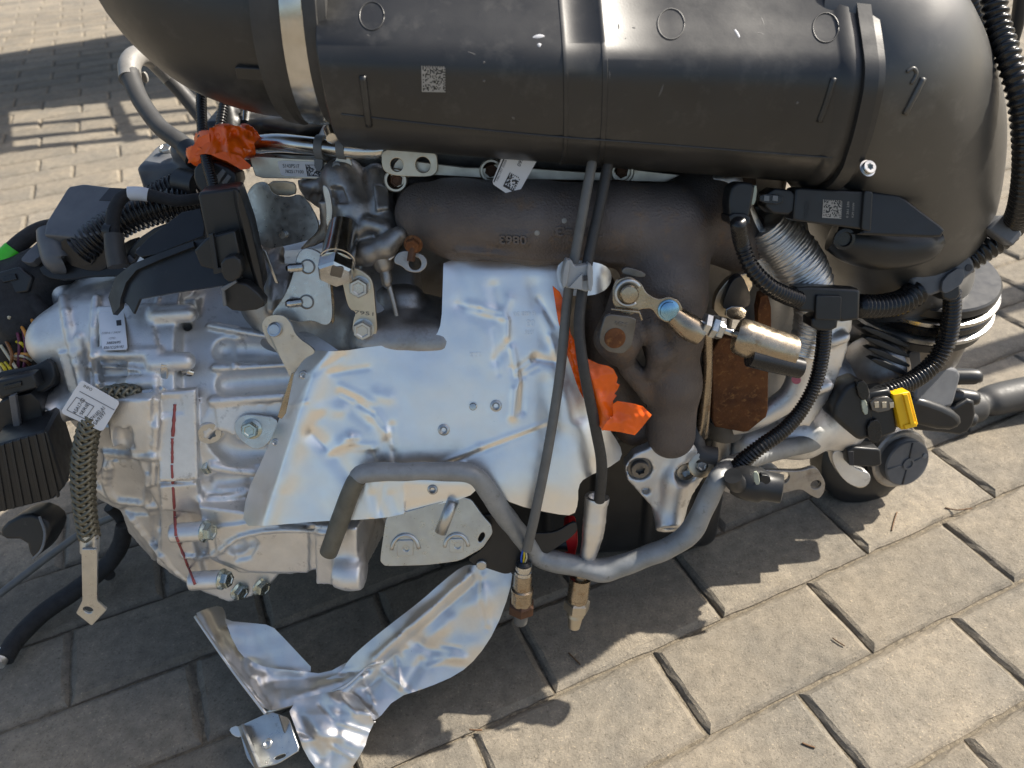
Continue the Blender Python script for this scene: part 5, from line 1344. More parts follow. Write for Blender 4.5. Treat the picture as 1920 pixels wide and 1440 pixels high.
# foil-wrapped hose
fh = thing('foil_hose', 'crinkled silver foil wrapped hose between the turbo and the intake sensor', 'hose')
path, rad = pxpath(yp([(1436, 420, 0.595, 74), (1456, 446, 0.592, 92), (1490, 486, 0.585, 96), (1516, 530, 0.580, 86), (1526, 580, 0.578, 70), (1516, 630, 0.575, 62), (1504, 662, 0.572, 58)]), 12)
p_, r_, u_ = resample(path, rad, 0.0006)
jr = np.random.default_rng(4)
env = 1 + 0.03 * np.sin(u_ / 0.0026 * 2 * math.pi + jr.normal(size=len(u_)).cumsum() * 0.12) + 0.022 * np.sin(u_ / 0.0057 * 6.28 + 1)
V, Fc = sweep(p_, r_ * env, 40); V = V + jr.normal(size=V.shape) * 0.00022
new_obj('foil_wrap', make_mesh('foil_wrap', V, Fc), FOIL2, fh)
lathe_obj('crimp_ring', atY(1504, 662, 0.572), atY(1504, 662, 0.572) - atY(1502, 690, 0.572), [(-.004, .0122), (.004, .0122), (.0045, .0105)], FOIL2, fh, 28)
ap = thing('aluminium_pipe', 'bare aluminium pipe bending down to the left with a pink paint dot', 'pipe')
pm = tube('pipe', yp([(1502, 655, 0.574, 46), (1500, 700, 0.572, 46), (1482, 742, 0.568, 46), (1440, 772, 0.566, 44), (1400, 790, 0.566, 42), (1372, 796, 0.568, 40)]), ALU, ap, 28)
tube('branch', yp([(1376, 700, 0.580, 24), (1378, 740, 0.572, 28), (1384, 780, 0.566, 32), (1392, 796, 0.568, 30)]), PIPE, ap, 20)
lathe_obj('collar', atY(1374, 704, 0.578), atY(1374, 690, 0.590) - atY(1378, 730, 0.575), [(-.002, .013), (.0025, .0135), (.003, .006)], ZINC, ap, 28)
lathe_obj('end_sleeve', atY(1360, 792, 0.580), atY(1360, 792, 0.580) - atY(1362, 760, 0.580), [(-.008, .018), (.012, .018), (.0125, .012)], GREYC, ap, 28)
bolt('flange_bolt', atY(1394, 748, 0.595), (0.9, -0.4, 0), 0.011, ZINC, ap, 'flange')
PINK = mat('pink paint', (0.72, 0.22, 0.30), None, 0.2, 0.4, 0.05, 200)
h = cast(bvh(pm), 1493, 712); lathe_obj('paint_dot', h[0] - h[1] * .0006, h[1], [(0, .0042), (.0008, .0036), (.001, .002)], PINK, ap, 20)
tube('down_tube', yp([(1352, 800, 0.582, 42), (1350, 840, 0.580, 38), (1352, 880, 0.580, 36)]), ALU_BG, ap, 20)
rubb = thing('rubber_elbow', 'grey rubber elbow with a ring eye above the triangular bracket', 'elbow')
tube('elbow_tube', yp([(1300, 800, .535, 38), (1302, 830, .525, 38), (1312, 852, .515, 40), (1342, 858, .512, 40)]), RUBBER, rubb, 20)
lathe_obj('ring_eye', atY(1314, 872, .505), (0, -.85, .5), [(-.003, .0115), (.002, .0115), (.0025, .0105), (.0025, .006), (-.001, .0055)], GOLDL, rubb, 28)
bolt('eye_bolt', atY(1314, 872, .507), (0, -.85, .5), 0.0085, ZINC, rubb, 'hex')

# triangular cast bracket
tri = thing('triangular_bracket', 'triangular cast aluminium bracket with two countersunk torx bolts under the manifold', 'bracket')
TB = Field((0.05, 0.40, 0.09), (0.24, 0.60, 0.27), 0.0018)
tpl3 = ypl(1245, 890, 0.505, 0.25)
TB.slab([(1172, 874), (1190, 852), (1215, 842), (1236, 828), (1290, 824), (1308, 846), (1330, 872), (1318, 900), (1298, 930), (1280, 962), (1232, 962), (1212, 940), (1176, 900)], tpl3, 0.014, 0.0, 0.004)
TB.chain([onpl(tpl3, 1282, 846), onpl(tpl3, 1266, 900), onpl(tpl3, 1258, 960)], [0.006, 0.009, 0.012], 0.010)
bp_ = onpl(tpl3, 1252, 984) + tpl3[1] * 0.008; bax = np.array([-0.02, -0.80, -0.45]); bax /= np.linalg.norm(bax)
TB.cyl(bp_ - bax * 0.045, bp_, 0.0125, 0.006); TB.cyl(bp_ - bax * 0.02, bp_ + bax * 0.01, 0.0062, 0.0006, 'sub')
for q in [(1200, 880), (1285, 884)]:
    P = onpl(tpl3, *q); TB.cyl(P - tpl3[1] * 0.004, P + tpl3[1] * 0.02, 0.0112, 0.001, 'sub')
P = onpl(tpl3, 1212, 922); TB.cyl(P - tpl3[1] * 0.008, P + tpl3[1] * 0.02, 0.0036, 0.0006, 'sub')
P = onpl(tpl3, 1246, 836); TB.cyl(P - tpl3[1] * 0.008, P + tpl3[1] * 0.02, 0.0085, 0.001, 'sub')
new_obj('casting', TB.mesh('casting'), ALU, tri)
for q in [(1200, 880), (1285, 884), (1246, 836)]:
    bolt('torx_bolt', onpl(tpl3, *q) - tpl3[1] * 0.004, tpl3[1], 0.017 if q[1] > 850 else 0.013, STEELD if q[0] < 1220 else STEEL, tri, 'torx')
lug = thing('lug_plate', 'flat grey steel lug plate with two holes above the sunlit paving', 'bracket')
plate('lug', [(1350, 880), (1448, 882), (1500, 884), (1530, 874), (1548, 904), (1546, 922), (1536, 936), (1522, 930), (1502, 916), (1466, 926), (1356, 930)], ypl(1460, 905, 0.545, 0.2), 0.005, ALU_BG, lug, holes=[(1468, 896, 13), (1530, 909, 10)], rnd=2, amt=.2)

# ------------------------------------------------------------------ intake sensor
sen = thing('pressure_sensor', 'black intake pressure sensor with printed code plugged in below the right elbow', 'sensor')
npl = ypl(1560, 392, 0.545, 0.35)
bod = plate('sensor_body', [(1492, 352), (1632, 360), (1628, 432), (1486, 414)], npl, 0.02, BLACK, sen, rnd=1, bev=0.0015, amt=.05)
plate('body_rim', [(1618, 357), (1634, 359), (1630, 434), (1612, 430)], npl, 0.026, BLACK, sen, rnd=1, bev=0.001, lift=0.003, amt=.08)
matrix_code('laser_code', [(1543, 374), (1579, 376), (1541, 408)], npl, 18, ETCH, bod, lift=0.0005, fill=.6)
text('raised_letters', '18A2A', BLACK, bod, npl, (1516, 412), (1518, 376), 9, lift=0.0008, bold=True, squeeze='fit')
text('laser_print', '0 261 230', ETCH, bod, npl, (1590, 408), (1592, 378), 4, squeeze='fit'); text('laser_print', 'K29 HVW', ETCH, bod, npl, (1600, 408), (1602, 380), 4, squeeze='fit')
plate('port', [(1440, 352), (1500, 358), (1496, 404), (1436, 400)], npl, 0.022, BLACK, sen, rnd=1, lift=-0.002, bev=0.0015)
plate('latch', [(1424, 362), (1468, 366), (1466, 384), (1422, 380)], npl, 0.004, BLACKG, sen, rnd=1, lift=0.002)
for x in (1436, 1452):
    plate('latch_window', [(x - 5, 366), (x + 5, 367), (x + 4, 377), (x - 6, 376)], npl, 0.0006, GREYD, sen, rnd=0, lift=0.0026)
plate('seal_strip', [(1412, 348), (1420, 348), (1416, 384), (1404, 384)], npl, 0.016, PALE, sen, rnd=1, lift=0.001)
plate('plug', [(1364, 380), (1370, 350), (1386, 340), (1416, 344), (1408, 388), (1400, 425), (1368, 422)], npl, 0.02, BLACK, sen, rnd=2, bev=0.002, amt=.2, lift=0.002)
plate('plug_collar', [(1362, 398), (1404, 400), (1404, 424), (1366, 422)], npl, 0.024, BLACK, sen, rnd=1, bev=0.0015, lift=0.005)
# snout behind it
tube('snout', yp([(1560, 440, .585, 60), (1600, 452, .58, 84), (1660, 462, .58, 88), (1730, 458, .58, 70), (1765, 446, .58, 30)]), BLACK, sen, 28)
plate('snout_fin', [(1630, 358), (1690, 366), (1774, 430), (1764, 446), (1600, 440), (1624, 430)], ypl(1680, 405, 0.552, 0.45), 0.006, BLACK, sen, rnd=1, bev=.002, amt=.1)
lathe_obj('eyelet', atY(1582, 448, .552), (0, -.9, .3), [(0, .0085), (.002, .0085), (.0022, .006), (-.001, .005)], BLACKG, sen, 24)
bolt('torx_screw', atY(1626, 316, 0.53), (0.2, -.7, .7), 0.010, STEEL, sen, 'torx')

# ------------------------------------------------------------------ black corrugated harness on the right
YS = 0.00030
har = thing('wiring_harness', 'black corrugated wiring harness with tee connectors on the right side', 'wiring harness')
corrugated('conduit', yp([(1384, 420, .500, 30), (1390, 455, 0.527, 30), (1408, 500, 0.522, 32), (1440, 535, 0.519, 33), (1470, 552, 0.518, 34), (1496, 562, 0.518, 34)]), BLACKG, har, 0.0036)
tpl4 = ypl(1550, 570, 0.510, 0.35)
plate('tee_body', [(1492, 538), (1520, 537), (1614, 542), (1612, 600), (1580, 604), (1560, 590), (1498, 584)], tpl4, 0.018, BLACK, har, rnd=1, bev=.0025, amt=.06)
plate('tee_cap', [(1528, 552), (1576, 554), (1574, 600), (1526, 598)], tpl4, 0.006, BLACK, har, rnd=1, bev=.001, amt=.06, lift=.003)
plate('tee_socket', [(1522, 592), (1574, 594), (1570, 622), (1522, 620)], tpl4, 0.02, BLACK, har, rnd=1, bev=.002, lift=-.001)
corrugated('conduit', yp([(1546, 612, 0.520, 28), (1542, 660, 0.518, 28), (1530, 715, 0.514, 28), (1505, 765, 0.510, 28), (1470, 806, 0.506, 29), (1428, 836, 0.502, 31), (1396, 862, 0.500, 32), (1378, 884, 0.500, 32), (1374, 898, 0.502, 30)]), BLACKG, har, 0.0030)
corrugated('conduit', yp([(1608, 574, 0.516, 46), (1650, 574, 0.516, 46), (1690, 566, 0.516, 48), (1718, 548, 0.516, 50)]), BLACKG, har, 0.0056, 0.2, 24)
gpl4 = ypl(1770, 512, 0.502, 0.40)
plate('grey_connector', [(1708, 524), (1724, 506), (1806, 464), (1826, 488), (1830, 508), (1790, 540), (1744, 556), (1722, 556)], gpl4, 0.024, GREYBOX, har, rnd=1, bev=.003, amt=.08)
plate('connector_wing', [(1722, 496), (1750, 482), (1764, 490), (1730, 508)], gpl4, 0.006, GREYBOX, har, rnd=1, lift=-.004)
plate('connector_latch', [(1764, 520), (1800, 496), (1806, 526), (1772, 550), (1760, 546)], gpl4, 0.006, GREYBOX, har, rnd=1, lift=.004)
lathe_obj('connector_dot', onpl(gpl4, 1816, 502) + gpl4[1] * .0004, gpl4[1], [(-.001, .0032), (.0003, .0032), (.0004, .001)], INK, har, 20)
corrugated('conduit', yp([(1808, 492, 0.514, 50), (1840, 470, 0.516, 50), (1872, 448, 0.520, 50), (1896, 426, 0.524, 48), (1912, 394, .49, 46), (1922, 330, .475, 46), (1922, 260, .47, 46), (1912, 180, .475, 46), (1892, 110, .49, 46), (1872, 50, .51, 46), (1858, -30, .53, 46)]), BLACKG, har, 0.0058, 0.2, 24)
kpl = ypl(1890, 420, 0.502, 0.45)
plate('conduit_clip', [(1850, 428), (1880, 402), (1910, 418), (1918, 440), (1900, 462), (1874, 446)], kpl, 0.014, GREYBOX, har, rnd=1, bev=.002, amt=.1)
corrugated('conduit', yp([(1786, 548, 0.510, 32), (1784, 590, 0.510, 34), (1774, 640, 0.510, 36), (1748, 684, 0.510, 36), (1706, 716, 0.510, 36), (1662, 734, 0.510, 34), (1640, 742, 0.512, 32)]), BLACKG, har, 0.0042, 0.18, 20)
plate('boot', [(1762, 540), (1800, 528), (1802, 560), (1772, 566)], gpl4, 0.02, BLACK, har, rnd=1, bev=.002)
# connector with yellow lock
yc = thing('yellow_lock_connector', 'black plug connector with a bright yellow locking clip', 'connector')
ypl5 = ypl(1630, 770, 0.502, 0.35)
plate('plug_hood', [(1564, 760), (1586, 724), (1616, 712), (1634, 730), (1640, 790), (1636, 820), (1612, 828), (1580, 800), (1562, 784)], ypl5, 0.03, BLACK, yc, rnd=2, bev=.004, amt=.15)
plate('plug_shell', [(1620, 738), (1672, 730), (1684, 810), (1640, 826), (1626, 800)], ypl5, 0.024, BLACK, yc, rnd=1, bev=.002, lift=-.001, amt=.08)
plate('hood_strap', [(1600, 714), (1622, 712), (1628, 744), (1610, 750)], ypl5, 0.008, BLACKG, yc, rnd=1, lift=.004)
plate('hood_strap', [(1622, 790), (1648, 782), (1650, 826), (1626, 828)], ypl5, 0.008, BLACKG, yc, rnd=1, lift=.004)
plate('seal_window', [(1612, 750), (1622, 746), (1628, 774), (1618, 778)], ypl5, 0.004, PALE, yc, rnd=1, lift=.002)
plate('latch_frame', [(1628, 746), (1670, 740), (1674, 766), (1634, 774)], ypl5, 0.004, STEELD, yc, rnd=1, lift=.003)
for ox in (0, 14, 28):
    plate('latch_pin', [(1636 + ox, 752), (1644 + ox, 751), (1645 + ox, 762), (1637 + ox, 763)], ypl5, 0.001, GOLDL, yc, rnd=0, lift=.0040)
yk = plate('yellow_lock', [(1670, 738), (1702, 732), (1718, 794), (1686, 804)], ypl5, 0.014, YELLOW, yc, rnd=1, bev=.0008, lift=.004, amt=.04)
plate('lock_rib', [(1688, 737), (1696, 735), (1710, 792), (1702, 794)], ypl5, 0.004, YELLOW, yk, rnd=0, lift=.006)
plate('lock_slot', [(1690, 794), (1712, 788), (1714, 796), (1692, 802)], ypl5, 0.002, YELLOW, yk, rnd=0, lift=.0055)
# engine-mount side: throttle actuator boxes
YS = 0.00036
ta = thing('throttle_actuator', 'dark plastic actuator housing with grey cover at the lower right', 'actuator')
plate('grey_cover', [(1722, 690), (1742, 680), (1796, 690), (1804, 704), (1788, 762), (1760, 770), (1712, 752)], ypl(1755, 725, 0.520, 0.45, 0.3), 0.03, GREYBOX, ta, rnd=2, bev=.004, amt=.12)
plate('side_flap', [(1696, 690), (1708, 652), (1730, 666), (1720, 740), (1700, 730)], ypl(1712, 700, 0.530, 0.2, -.3), 0.01, GREYBOX, ta, rnd=1)
for k in range(3):
    tube('peg', yp([(1776, 706 + k * 34, .545, 32), (1826 - k * 4, 706 + k * 40, .54, 30), (1830 - k * 4, 707 + k * 40, .54, 22)]), BLACK, ta, 18)
plate('black_shell', [(1700, 748), (1780, 770), (1826, 742), (1832, 786), (1810, 818), (1770, 812), (1700, 806)], ypl(1765, 785, 0.530, 0.2), 0.04, BLACK, ta, rnd=1, bev=.003)
for k in range(4):
    plate('fin', [(1610 + k * 6, 616 + k * 20), (1626 + k * 6, 610 + k * 20), (1708, 646 + k * 18), (1704, 656 + k * 18)], ypl(1660, 640, 0.545 - k * .004, 0.3), 0.012, BLACK, ta, rnd=1, bev=.001)
lathe_obj('cone_cover', atY(1640, 690, 0.63), np.array((-.55, -.6, .35)), [(0, .034), (.012, .033), (.02, .026), (.024, .01)], ALU_BG, ta, 40)
plate('motor_tail', [(1700, 742), (1760, 758), (1804, 780), (1806, 800), (1776, 812), (1700, 794)], ypl(1750, 780, 0.505, 0.2), 0.03, BLACK, ta, rnd=1, bev=.006)
# electric pump
pu = thing('electric_pump', 'round grey faced electric pump with torx screw at the lower right', 'pump')
pc = atY(1700, 868, 0.645); pax2 = np.array([0.18, -0.88, 0.28]); pax2 /= np.linalg.norm(pax2)
lathe_obj('black_body', pc - pax2 * 0.060 + np.array([-.024, 0, -.004]), pax2, [(0, .055), (.004, .062), (.03, .063), (.036, .058), (.04, .044)], BLACK, pu, 56)  # plain black round body behind the steel rim
lathe_obj('steel_rim', pc - pax2 * 0.022, pax2, [(0, .036), (.010, .0365), (.012, .034)], ALU_BG, pu, 48)
lathe_obj('face_disc', pc - pax2 * 0.012, pax2, [(0, .0285), (.0125, .0285), (.014, .027), (.0142, .004)], GREYBOX, pu, 48)
Mx = frame(pc + pax2 * 0.0025, pax2)
for ang in (0.2, 1.4, 3.2, 4.5):
    v, f = lathe([(0, .001), (.0001, .001)], 4)
    dvec = np.array(Mx.to_3x3() @ Vector((math.cos(ang), math.sin(ang), 0))); 
    new_obj('face_rib', make_mesh('face_rib', *sweep(np.array([pc + pax2 * .002 + dvec * .006, pc + pax2 * .002 + dvec * .026]), 0.0012, 8)), GREYBOX if ang in (0.2, 3.2) else INK, pu)
lathe_obj('hub', pc + pax2 * 0.001, pax2, [(0, .0075), (.003, .0072), (.0032, .005), (.0015, .0045), (.0015, .002)], GREYBOX, pu, 28)
for q in [(1733, 854), (1672, 898)]:
    bolt('face_screw', atY(q[0], q[1], .641), pax2, 0.006, GREYD, pu, 'pin')
plate('socket', [(1588, 844), (1600, 838), (1652, 842), (1654, 872), (1640, 876), (1592, 874)], ypl(1620, 858, 0.520, 0.3), 0.02, BLACK, pu, rnd=1, bev=.002, amt=.1)
plate('socket_mouth', [(1589, 846), (1600, 846), (1601, 872), (1592, 872)], ypl(1620, 858, 0.520, 0.3), 0.001, INK, pu, rnd=0, lift=.0006)
bolt('torx_screw', atY(1612, 898, .598), np.array((-.15, -.9, .15)), 0.0165, STEEL, pu, 'torx')
plate('mount_ear', [(1556, 850), (1580, 842), (1600, 880), (1634, 886), (1630, 912), (1600, 914), (1572, 890)], ypl(1595, 885, 0.535, 0.25), 0.012, ALU, pu, rnd=2)
# knock-sensor style plug low down
kc = thing('round_connector', 'rough black round connector with pale window at the end of the drooping conduit', 'connector')
lathe_obj('shell', atY(1398, 905, .478), np.array((1, -.35, .0)), [(-.012, .011), (-.006, .014), (.002, .0155), (.012, .0155), (.016, .013), (.03, .0125), (.031, .009)], BLACK, kc, 24)
tube('boot', yp([(1374, 892, .468, 34), (1378, 904, .47, 36), (1390, 908, .474, 36)]), BLACK, kc, 18)
plate('window', [(1412, 886), (1422, 884), (1426, 908), (1416, 910)], ypl(1418, 898, 0.461, 0.3), 0.002, PALE, kc, rnd=1)
plate('latch', [(1424, 890), (1444, 892), (1446, 906), (1428, 910)], ypl(1436, 900, 0.466, 0.3), 0.006, BLACK, kc, rnd=1)
# hose lying on the paving behind, and hoses at the top right corner
YS = 0.0
gh = thing('grey_hose', 'crimped grey hose lying on the sunny paving at the right edge', 'hose')
def gd(px, py, z): return depth(atZ(px, py, z))
tube('hose', [(1800, 772, gd(1800, 772, .03), 50), (1826, 762, gd(1826, 762, .03), 62), (1838, 758, gd(1838, 758, .03), 44), (1856, 752, gd(1856, 752, .03), 58), (1900, 742, gd(1900, 742, .03), 62), (1990, 726, gd(1990, 726, .03), 64)], RUBBER, gh, 24)
bh = thing('ribbed_hose', 'black ribbed hose at the top right corner behind the conduit', 'hose')
corrugated('hose', yp([(1812, -30, .70, 40), (1824, 20, .70, 44), (1838, 60, .70, 46), (1846, 110, .70, 44)]), BLACK, bh, 0.004, 0.1, 20)
tube('rim', yp([(1916, -20, .72, 24), (1908, 40, .72, 24), (1896, 90, .72, 20)]), BLACK, bh, 16)
# ------------------------------------------------------------------ left-hand side: hoses, covers and wiring
lh = thing('coolant_return_hose', 'silver grey coolant hose looping up behind the orange tape at the upper left', 'hose')
tube('front_leg', [(362, 290, 0.690, 34), (340, 268, 0.695, 34), (300, 238, 0.705, 32), (266, 192, 0.72, 32), (250, 158, 0.73, 34), (244, 140, 0.735, 38), (243, 122, 0.74, 38)], RUBBER, lh, 20)
LOOP = mat('dusty silver hose', (0.30, 0.29, 0.27), (0.22, 0.21, 0.195), 0.2, 0.45, 0.08, 60, c3=(0.10, 0.095, 0.09), c3scale=80, c3lo=0.6, c3hi=0.75)
tube('loop_sleeve', [(244, 150, 0.733, 40), (243, 124, 0.74, 40), (252, 108, 0.75, 38), (268, 104, 0.765, 36), (284, 112, 0.78, 32), (300, 128, 0.79, 30), (318, 148, 0.80, 28)], LOOP, lh, 22)
tube('rear_leg', [(312, 142, 0.798, 27), (340, 172, 0.805, 28), (372, 210, 0.81, 30), (400, 246, 0.81, 32)], RUBBER, lh, 18)
lathe_obj('paint_ring', at(311, 140, 0.797), at(318, 148, 0.80) - at(304, 132, .792), [(0, .0080), (.006, .0080)], mat('teal paint', (0.10, 0.42, 0.30), None, 0, .5, .05, 60), lh, 20)
lathe_obj('collar', at(350, 278, 0.69), at(366, 296, 0.687) - at(340, 268, 0.695), [(0, .0098), (.016, .0102), (.017, .0085)], BLACK, lh, 22)
plate('small_clip', [(262, 136), (272, 134), (278, 152), (270, 158)], planeY(270, 146, 0.75, 0.2), 0.004, LOOP, lh, rnd=1)
# upright conduits
for nm, pts, p, lab in (('conduit', [(376, 120, 0.66, 19), (378, 180, 0.652, 20), (377, 250, 0.645, 20)], 0.0030, None), ):
    pass
uc = thing('upright_conduit', 'thin black ribbed conduit running down through the orange tape', 'conduit')
corrugated('conduit', [(374, 90, 0.67, 19), (377, 160, 0.660, 20), (378, 220, 0.650, 20), (382, 270, 0.642, 20), (390, 310, 0.632, 22), (400, 350, 0.624, 22), (406, 386, 0.618, 22)], BLACKG, uc, 0.0026, 0.16, 16)
tube('grommet', [(398, 378, 0.620, 34), (404, 386, 0.617, 40), (408, 400, 0.614, 42), (409, 404, 0.613, 34)], RUBBER, uc, 20)
uc2 = thing('short_conduit', 'short black ribbed conduit behind the orange tape below the intake pipe', 'conduit')
corrugated('conduit', [(430, 165, 0.70, 20), (422, 190, 0.695, 20), (414, 235, 0.69, 20), (412, 262, 0.69, 20)], BLACKG, uc2, 0.0028, 0.16, 16)
# black parts under the intake pipe
bu = thing('intake_bracket', 'black plastic bracket and shroud in the shade under the intake pipe', 'bracket')
SF = Field((-0.28, 0.56, 0.42), (-0.02, 0.84, 0.62), 0.003)
SF.chain([at(440, 190, 0.72), at(460, 205, 0.715), at(478, 190, 0.715)], [0.012, 0.013, 0.012], 0.006)
SF.box(at(560, 225, 0.745), (0.075, 0.05, 0.018), rd=0.006)
SF.box(at(600, 255, 0.74), (0.07, 0.05, 0.010), rd=0.004, k=0.004)
SF.chain([at(500, 235, 0.70), at(560, 246, 0.70), at(620, 236, 0.70)], [0.006, 0.006, 0.006], 0.004)
SF.chain([at(430, 210, 0.70), at(432, 250, 0.70)], [0.008, 0.010], 0.004)
new_obj('shroud', SF.mesh('shroud'), BLACK, bu)
tube('steel_end', [(462, 205, 0.70, 16), (460, 228, 0.698, 14)], STEEL, bu, 14)
# thermostat housing
th = thing('thermostat_housing', 'slate grey thermostat housing with two bolts behind the left wiring', 'housing')
HF = Field((-0.40, 0.60, 0.36), (-0.20, 0.84, 0.52), 0.0026)
HF.box(at(338, 322, 0.745), (0.028, 0.03, 0.018), rd=0.006)
HF.cyl(at(314, 290, 0.735), at(314, 300, 0.735), 0.010, 0.004)
HF.cap(at(360, 300, 0.72), at(345, 285, 0.715), 0.012, 0.012, 0.004)
HF.cap(at(330, 350, 0.74), at(360, 420, 0.74), 0.022, 0.022, 0.01)
new_obj('housing', HF.mesh('housing'), GREYBOX, th)
bolt('bolt', at(314, 286, 0.732), (0, -.3, 1), 0.011, ZINC, th, 'flange')
bolt('bolt', at(342, 297, 0.722), (0, -.4, .9), 0.008, ZINC, th, 'hex')
# big ribbed conduits
rb = thing('ribbed_conduits', 'fat black ribbed wiring conduit running up beside the grey cover', 'conduit')
corrugated('conduit', [(150, 470, 0.690, 60), (190, 438, 0.690, 62), (240, 408, 0.692, 62), (300, 388, 0.695, 62), (350, 378, 0.70, 58), (380, 372, 0.70, 52)], BLACKG, rb, 0.0046, 0.14, 28)
rb2 = thing('ribbed_conduits', 'upper thinner ribbed conduit ending in an open black tube', 'conduit')
corrugated('conduit', [(226, 408, 0.715, 44), (270, 380, 0.712, 46), (320, 352, 0.708, 46), (352, 340, 0.705, 44)], BLACKG, rb2, 0.0044, 0.14, 24)
lathe_obj('open_tube', at(345, 342, 0.70), at(345, 342, .70) - at(385, 350, .69), [(-.02, .0125), (.004, .0125), (.0045, .0110), (-.018, .0105)], BLACK, rb2, 28)
wt = thing('taped_cable', 'black cable with a white tape band arching over the ribbed conduits', 'cable')
tube('cable', [(214, 470, 0.655, 26), (211, 420, 0.656, 25), (217, 388, 0.660, 24), (236, 366, 0.665, 24), (275, 365, 0.670, 23), (330, 376, 0.672, 22), (372, 372, 0.674, 20), (385, 366, 0.676, 18)], CLOTH, wt, 18)
tube('white_band', [(240, 363, 0.6655, 26), (262, 363, 0.668, 26), (278, 366, 0.670, 25)], WHITE, wt, 20)
tube('tie', [(200, 432, 0.656, 30), (214, 434, 0.655, 30)], BLACK, wt, 16)
tube('sleeve', [(213, 440, 0.653, 34), (216, 470, 0.652, 36), (222, 500, 0.652, 38)], RUBBER, wt, 20)
# grey relay cover
rc_ = thing('relay_cover', 'dusty dark grey plastic relay cover with a rounded front corner', 'cover')
cpl = planeY(150, 400, 0.690, 1.05, -0.1)
plate('lid', [(128, 349), (158, 344), (205, 350), (246, 354), (238, 372), (192, 434), (150, 446), (98, 441), (82, 440), (86, 416)], planeY(150, 400, 0.690, 1.15, -0.15), 0.012, GREYBOX, rc_, rnd=1, bev=.002, amt=.08)
plate('lid_recess_shade', [(206, 352), (240, 354), (232, 378), (186, 376)], planeY(150, 400, 0.690, 1.15, -0.15), 0.001, INK, rc_, rnd=0, lift=.0005)  # flat black plate, shade of the recess put into its colour
tube('rounded_corner', [(100, 436, 0.700, 56), (102, 456, 0.697, 56), (110, 488, 0.695, 54), (112, 492, 0.695, 40)], GREYBOX, rc_, 24)
plate('front_wall', [(112, 440), (190, 432), (206, 500), (180, 512), (118, 494)], planeY(150, 470, 0.688, 0.05), 0.02, BLACK, rc_, rnd=1)
plate('front_latch', [(130, 458), (172, 452), (180, 496), (146, 500)], planeY(150, 470, 0.684, 0.05), 0.006, BLACK, rc_, rnd=1)
plate('side_shelf', [(40, 482), (84, 440), (100, 470), (70, 482), (60, 494), (40, 490)], planeY(70, 470, 0.70, 1.0), 0.008, GREYBOX, rc_, rnd=1)
plate('lower_tray', [(70, 498), (120, 492), (260, 505), (262, 520), (180, 516), (120, 526), (84, 520)], planeY(170, 508, 0.700, 0.6), 0.01, BLACK, rc_, rnd=1)
plate('tray_rib', [(200, 500), (236, 496), (258, 452), (250, 446), (222, 462)], planeY(230, 480, 0.672, 0.3), 0.01, BLACK, rc_, rnd=1)
# green taped cable
gt = thing('green_taped_cable', 'thick black cable with a green tape band at the left edge', 'cable')
tube('cable', [(-30, 520, 0.72, 40), (0, 496, 0.722, 38), (24, 470, 0.724, 34), (50, 446, 0.728, 31), (82, 428, 0.735, 29), (130, 420, 0.745, 28)], CLOTH, gt, 18)
tube('green_band', [(2, 493, 0.7212, 40), (14, 481, 0.722, 38), (27, 467, 0.7236, 36)], GREEN, gt, 20)
# cloth-wrapped loom and loose wires
lo = thing('cloth_wiring_loom', 'bulky black cloth wrapped wiring loom bending down the left edge', 'wiring loom')
CF = Field((-0.56, 0.50, 0.20), (-0.36, 0.86, 0.44), 0.003)
CF.chain([at(-20, 560, 0.74), at(30, 540, 0.735), at(70, 520, 0.73), at(110, 505, 0.73)], [0.03, 0.028, 0.024, 0.02], 0.014)
CF.chain([at(40, 560, 0.725), at(50, 600, 0.72), at(40, 640, 0.72)], [0.026, 0.022, 0.016], 0.014)
CF.chain([at(-10, 600, 0.73), at(20, 640, 0.73), at(30, 700, 0.735)], [0.02, 0.018, 0.012], 0.01)
X_, Y_, Z_ = np.meshgrid(*CF.ax, indexing='ij', sparse=True)
CF.f += (0.0022 * (np.sin(130 * X_ + 60 * Z_) * np.sin(90 * Y_ - 120 * Z_ + 1))).astype(np.float32)
new_obj('loom_wrap', CF.mesh('loom_wrap'), CLOTH, lo)
tube('loose_bundle', [(60, 560, 0.71, 30), (85, 600, 0.71, 26), (80, 650, 0.712, 22), (90, 690, 0.715, 20)], CLOTH, lo, 16)
wr = random.Random(11)
for k, (mt, a, b, c) in enumerate([(WIREW, (0, 600), (18, 596), (10, 592)), (WIREW, (2, 648), (30, 690), (44, 720)), (WIREV, (26, 606), (36, 640), (34, 690)), (WIREV, (40, 600), (48, 650), (44, 700)), (WIREO, (58, 596), (66, 615), (70, 640)), (WIREO, (36, 606), (46, 622), (52, 640)),
                                   (WIREY, (2, 682), (8, 690), (14, 702)), (WIREY, (10, 680), (18, 690), (24, 700)), (WIREW, (26, 668), (44, 668), (60, 676)), (WIREBR, (26, 672), (46, 676), (56, 684)), (WIREO, (30, 664), (50, 664), (64, 672)), (WIREY, (30, 640), (40, 644), (46, 650)), (WIREBR, (12, 640), (22, 664), (20, 690)), (WIREW, (0, 690), (4, 700), (8, 708))]):
    d = 0.694 + 0.003 * wr.random()
    tube('wire', [(a[0], a[1], d + .01, 6), (b[0], b[1], d, 6), (c[0], c[1], d + .004, 6)], mt, lo, 8, 6)
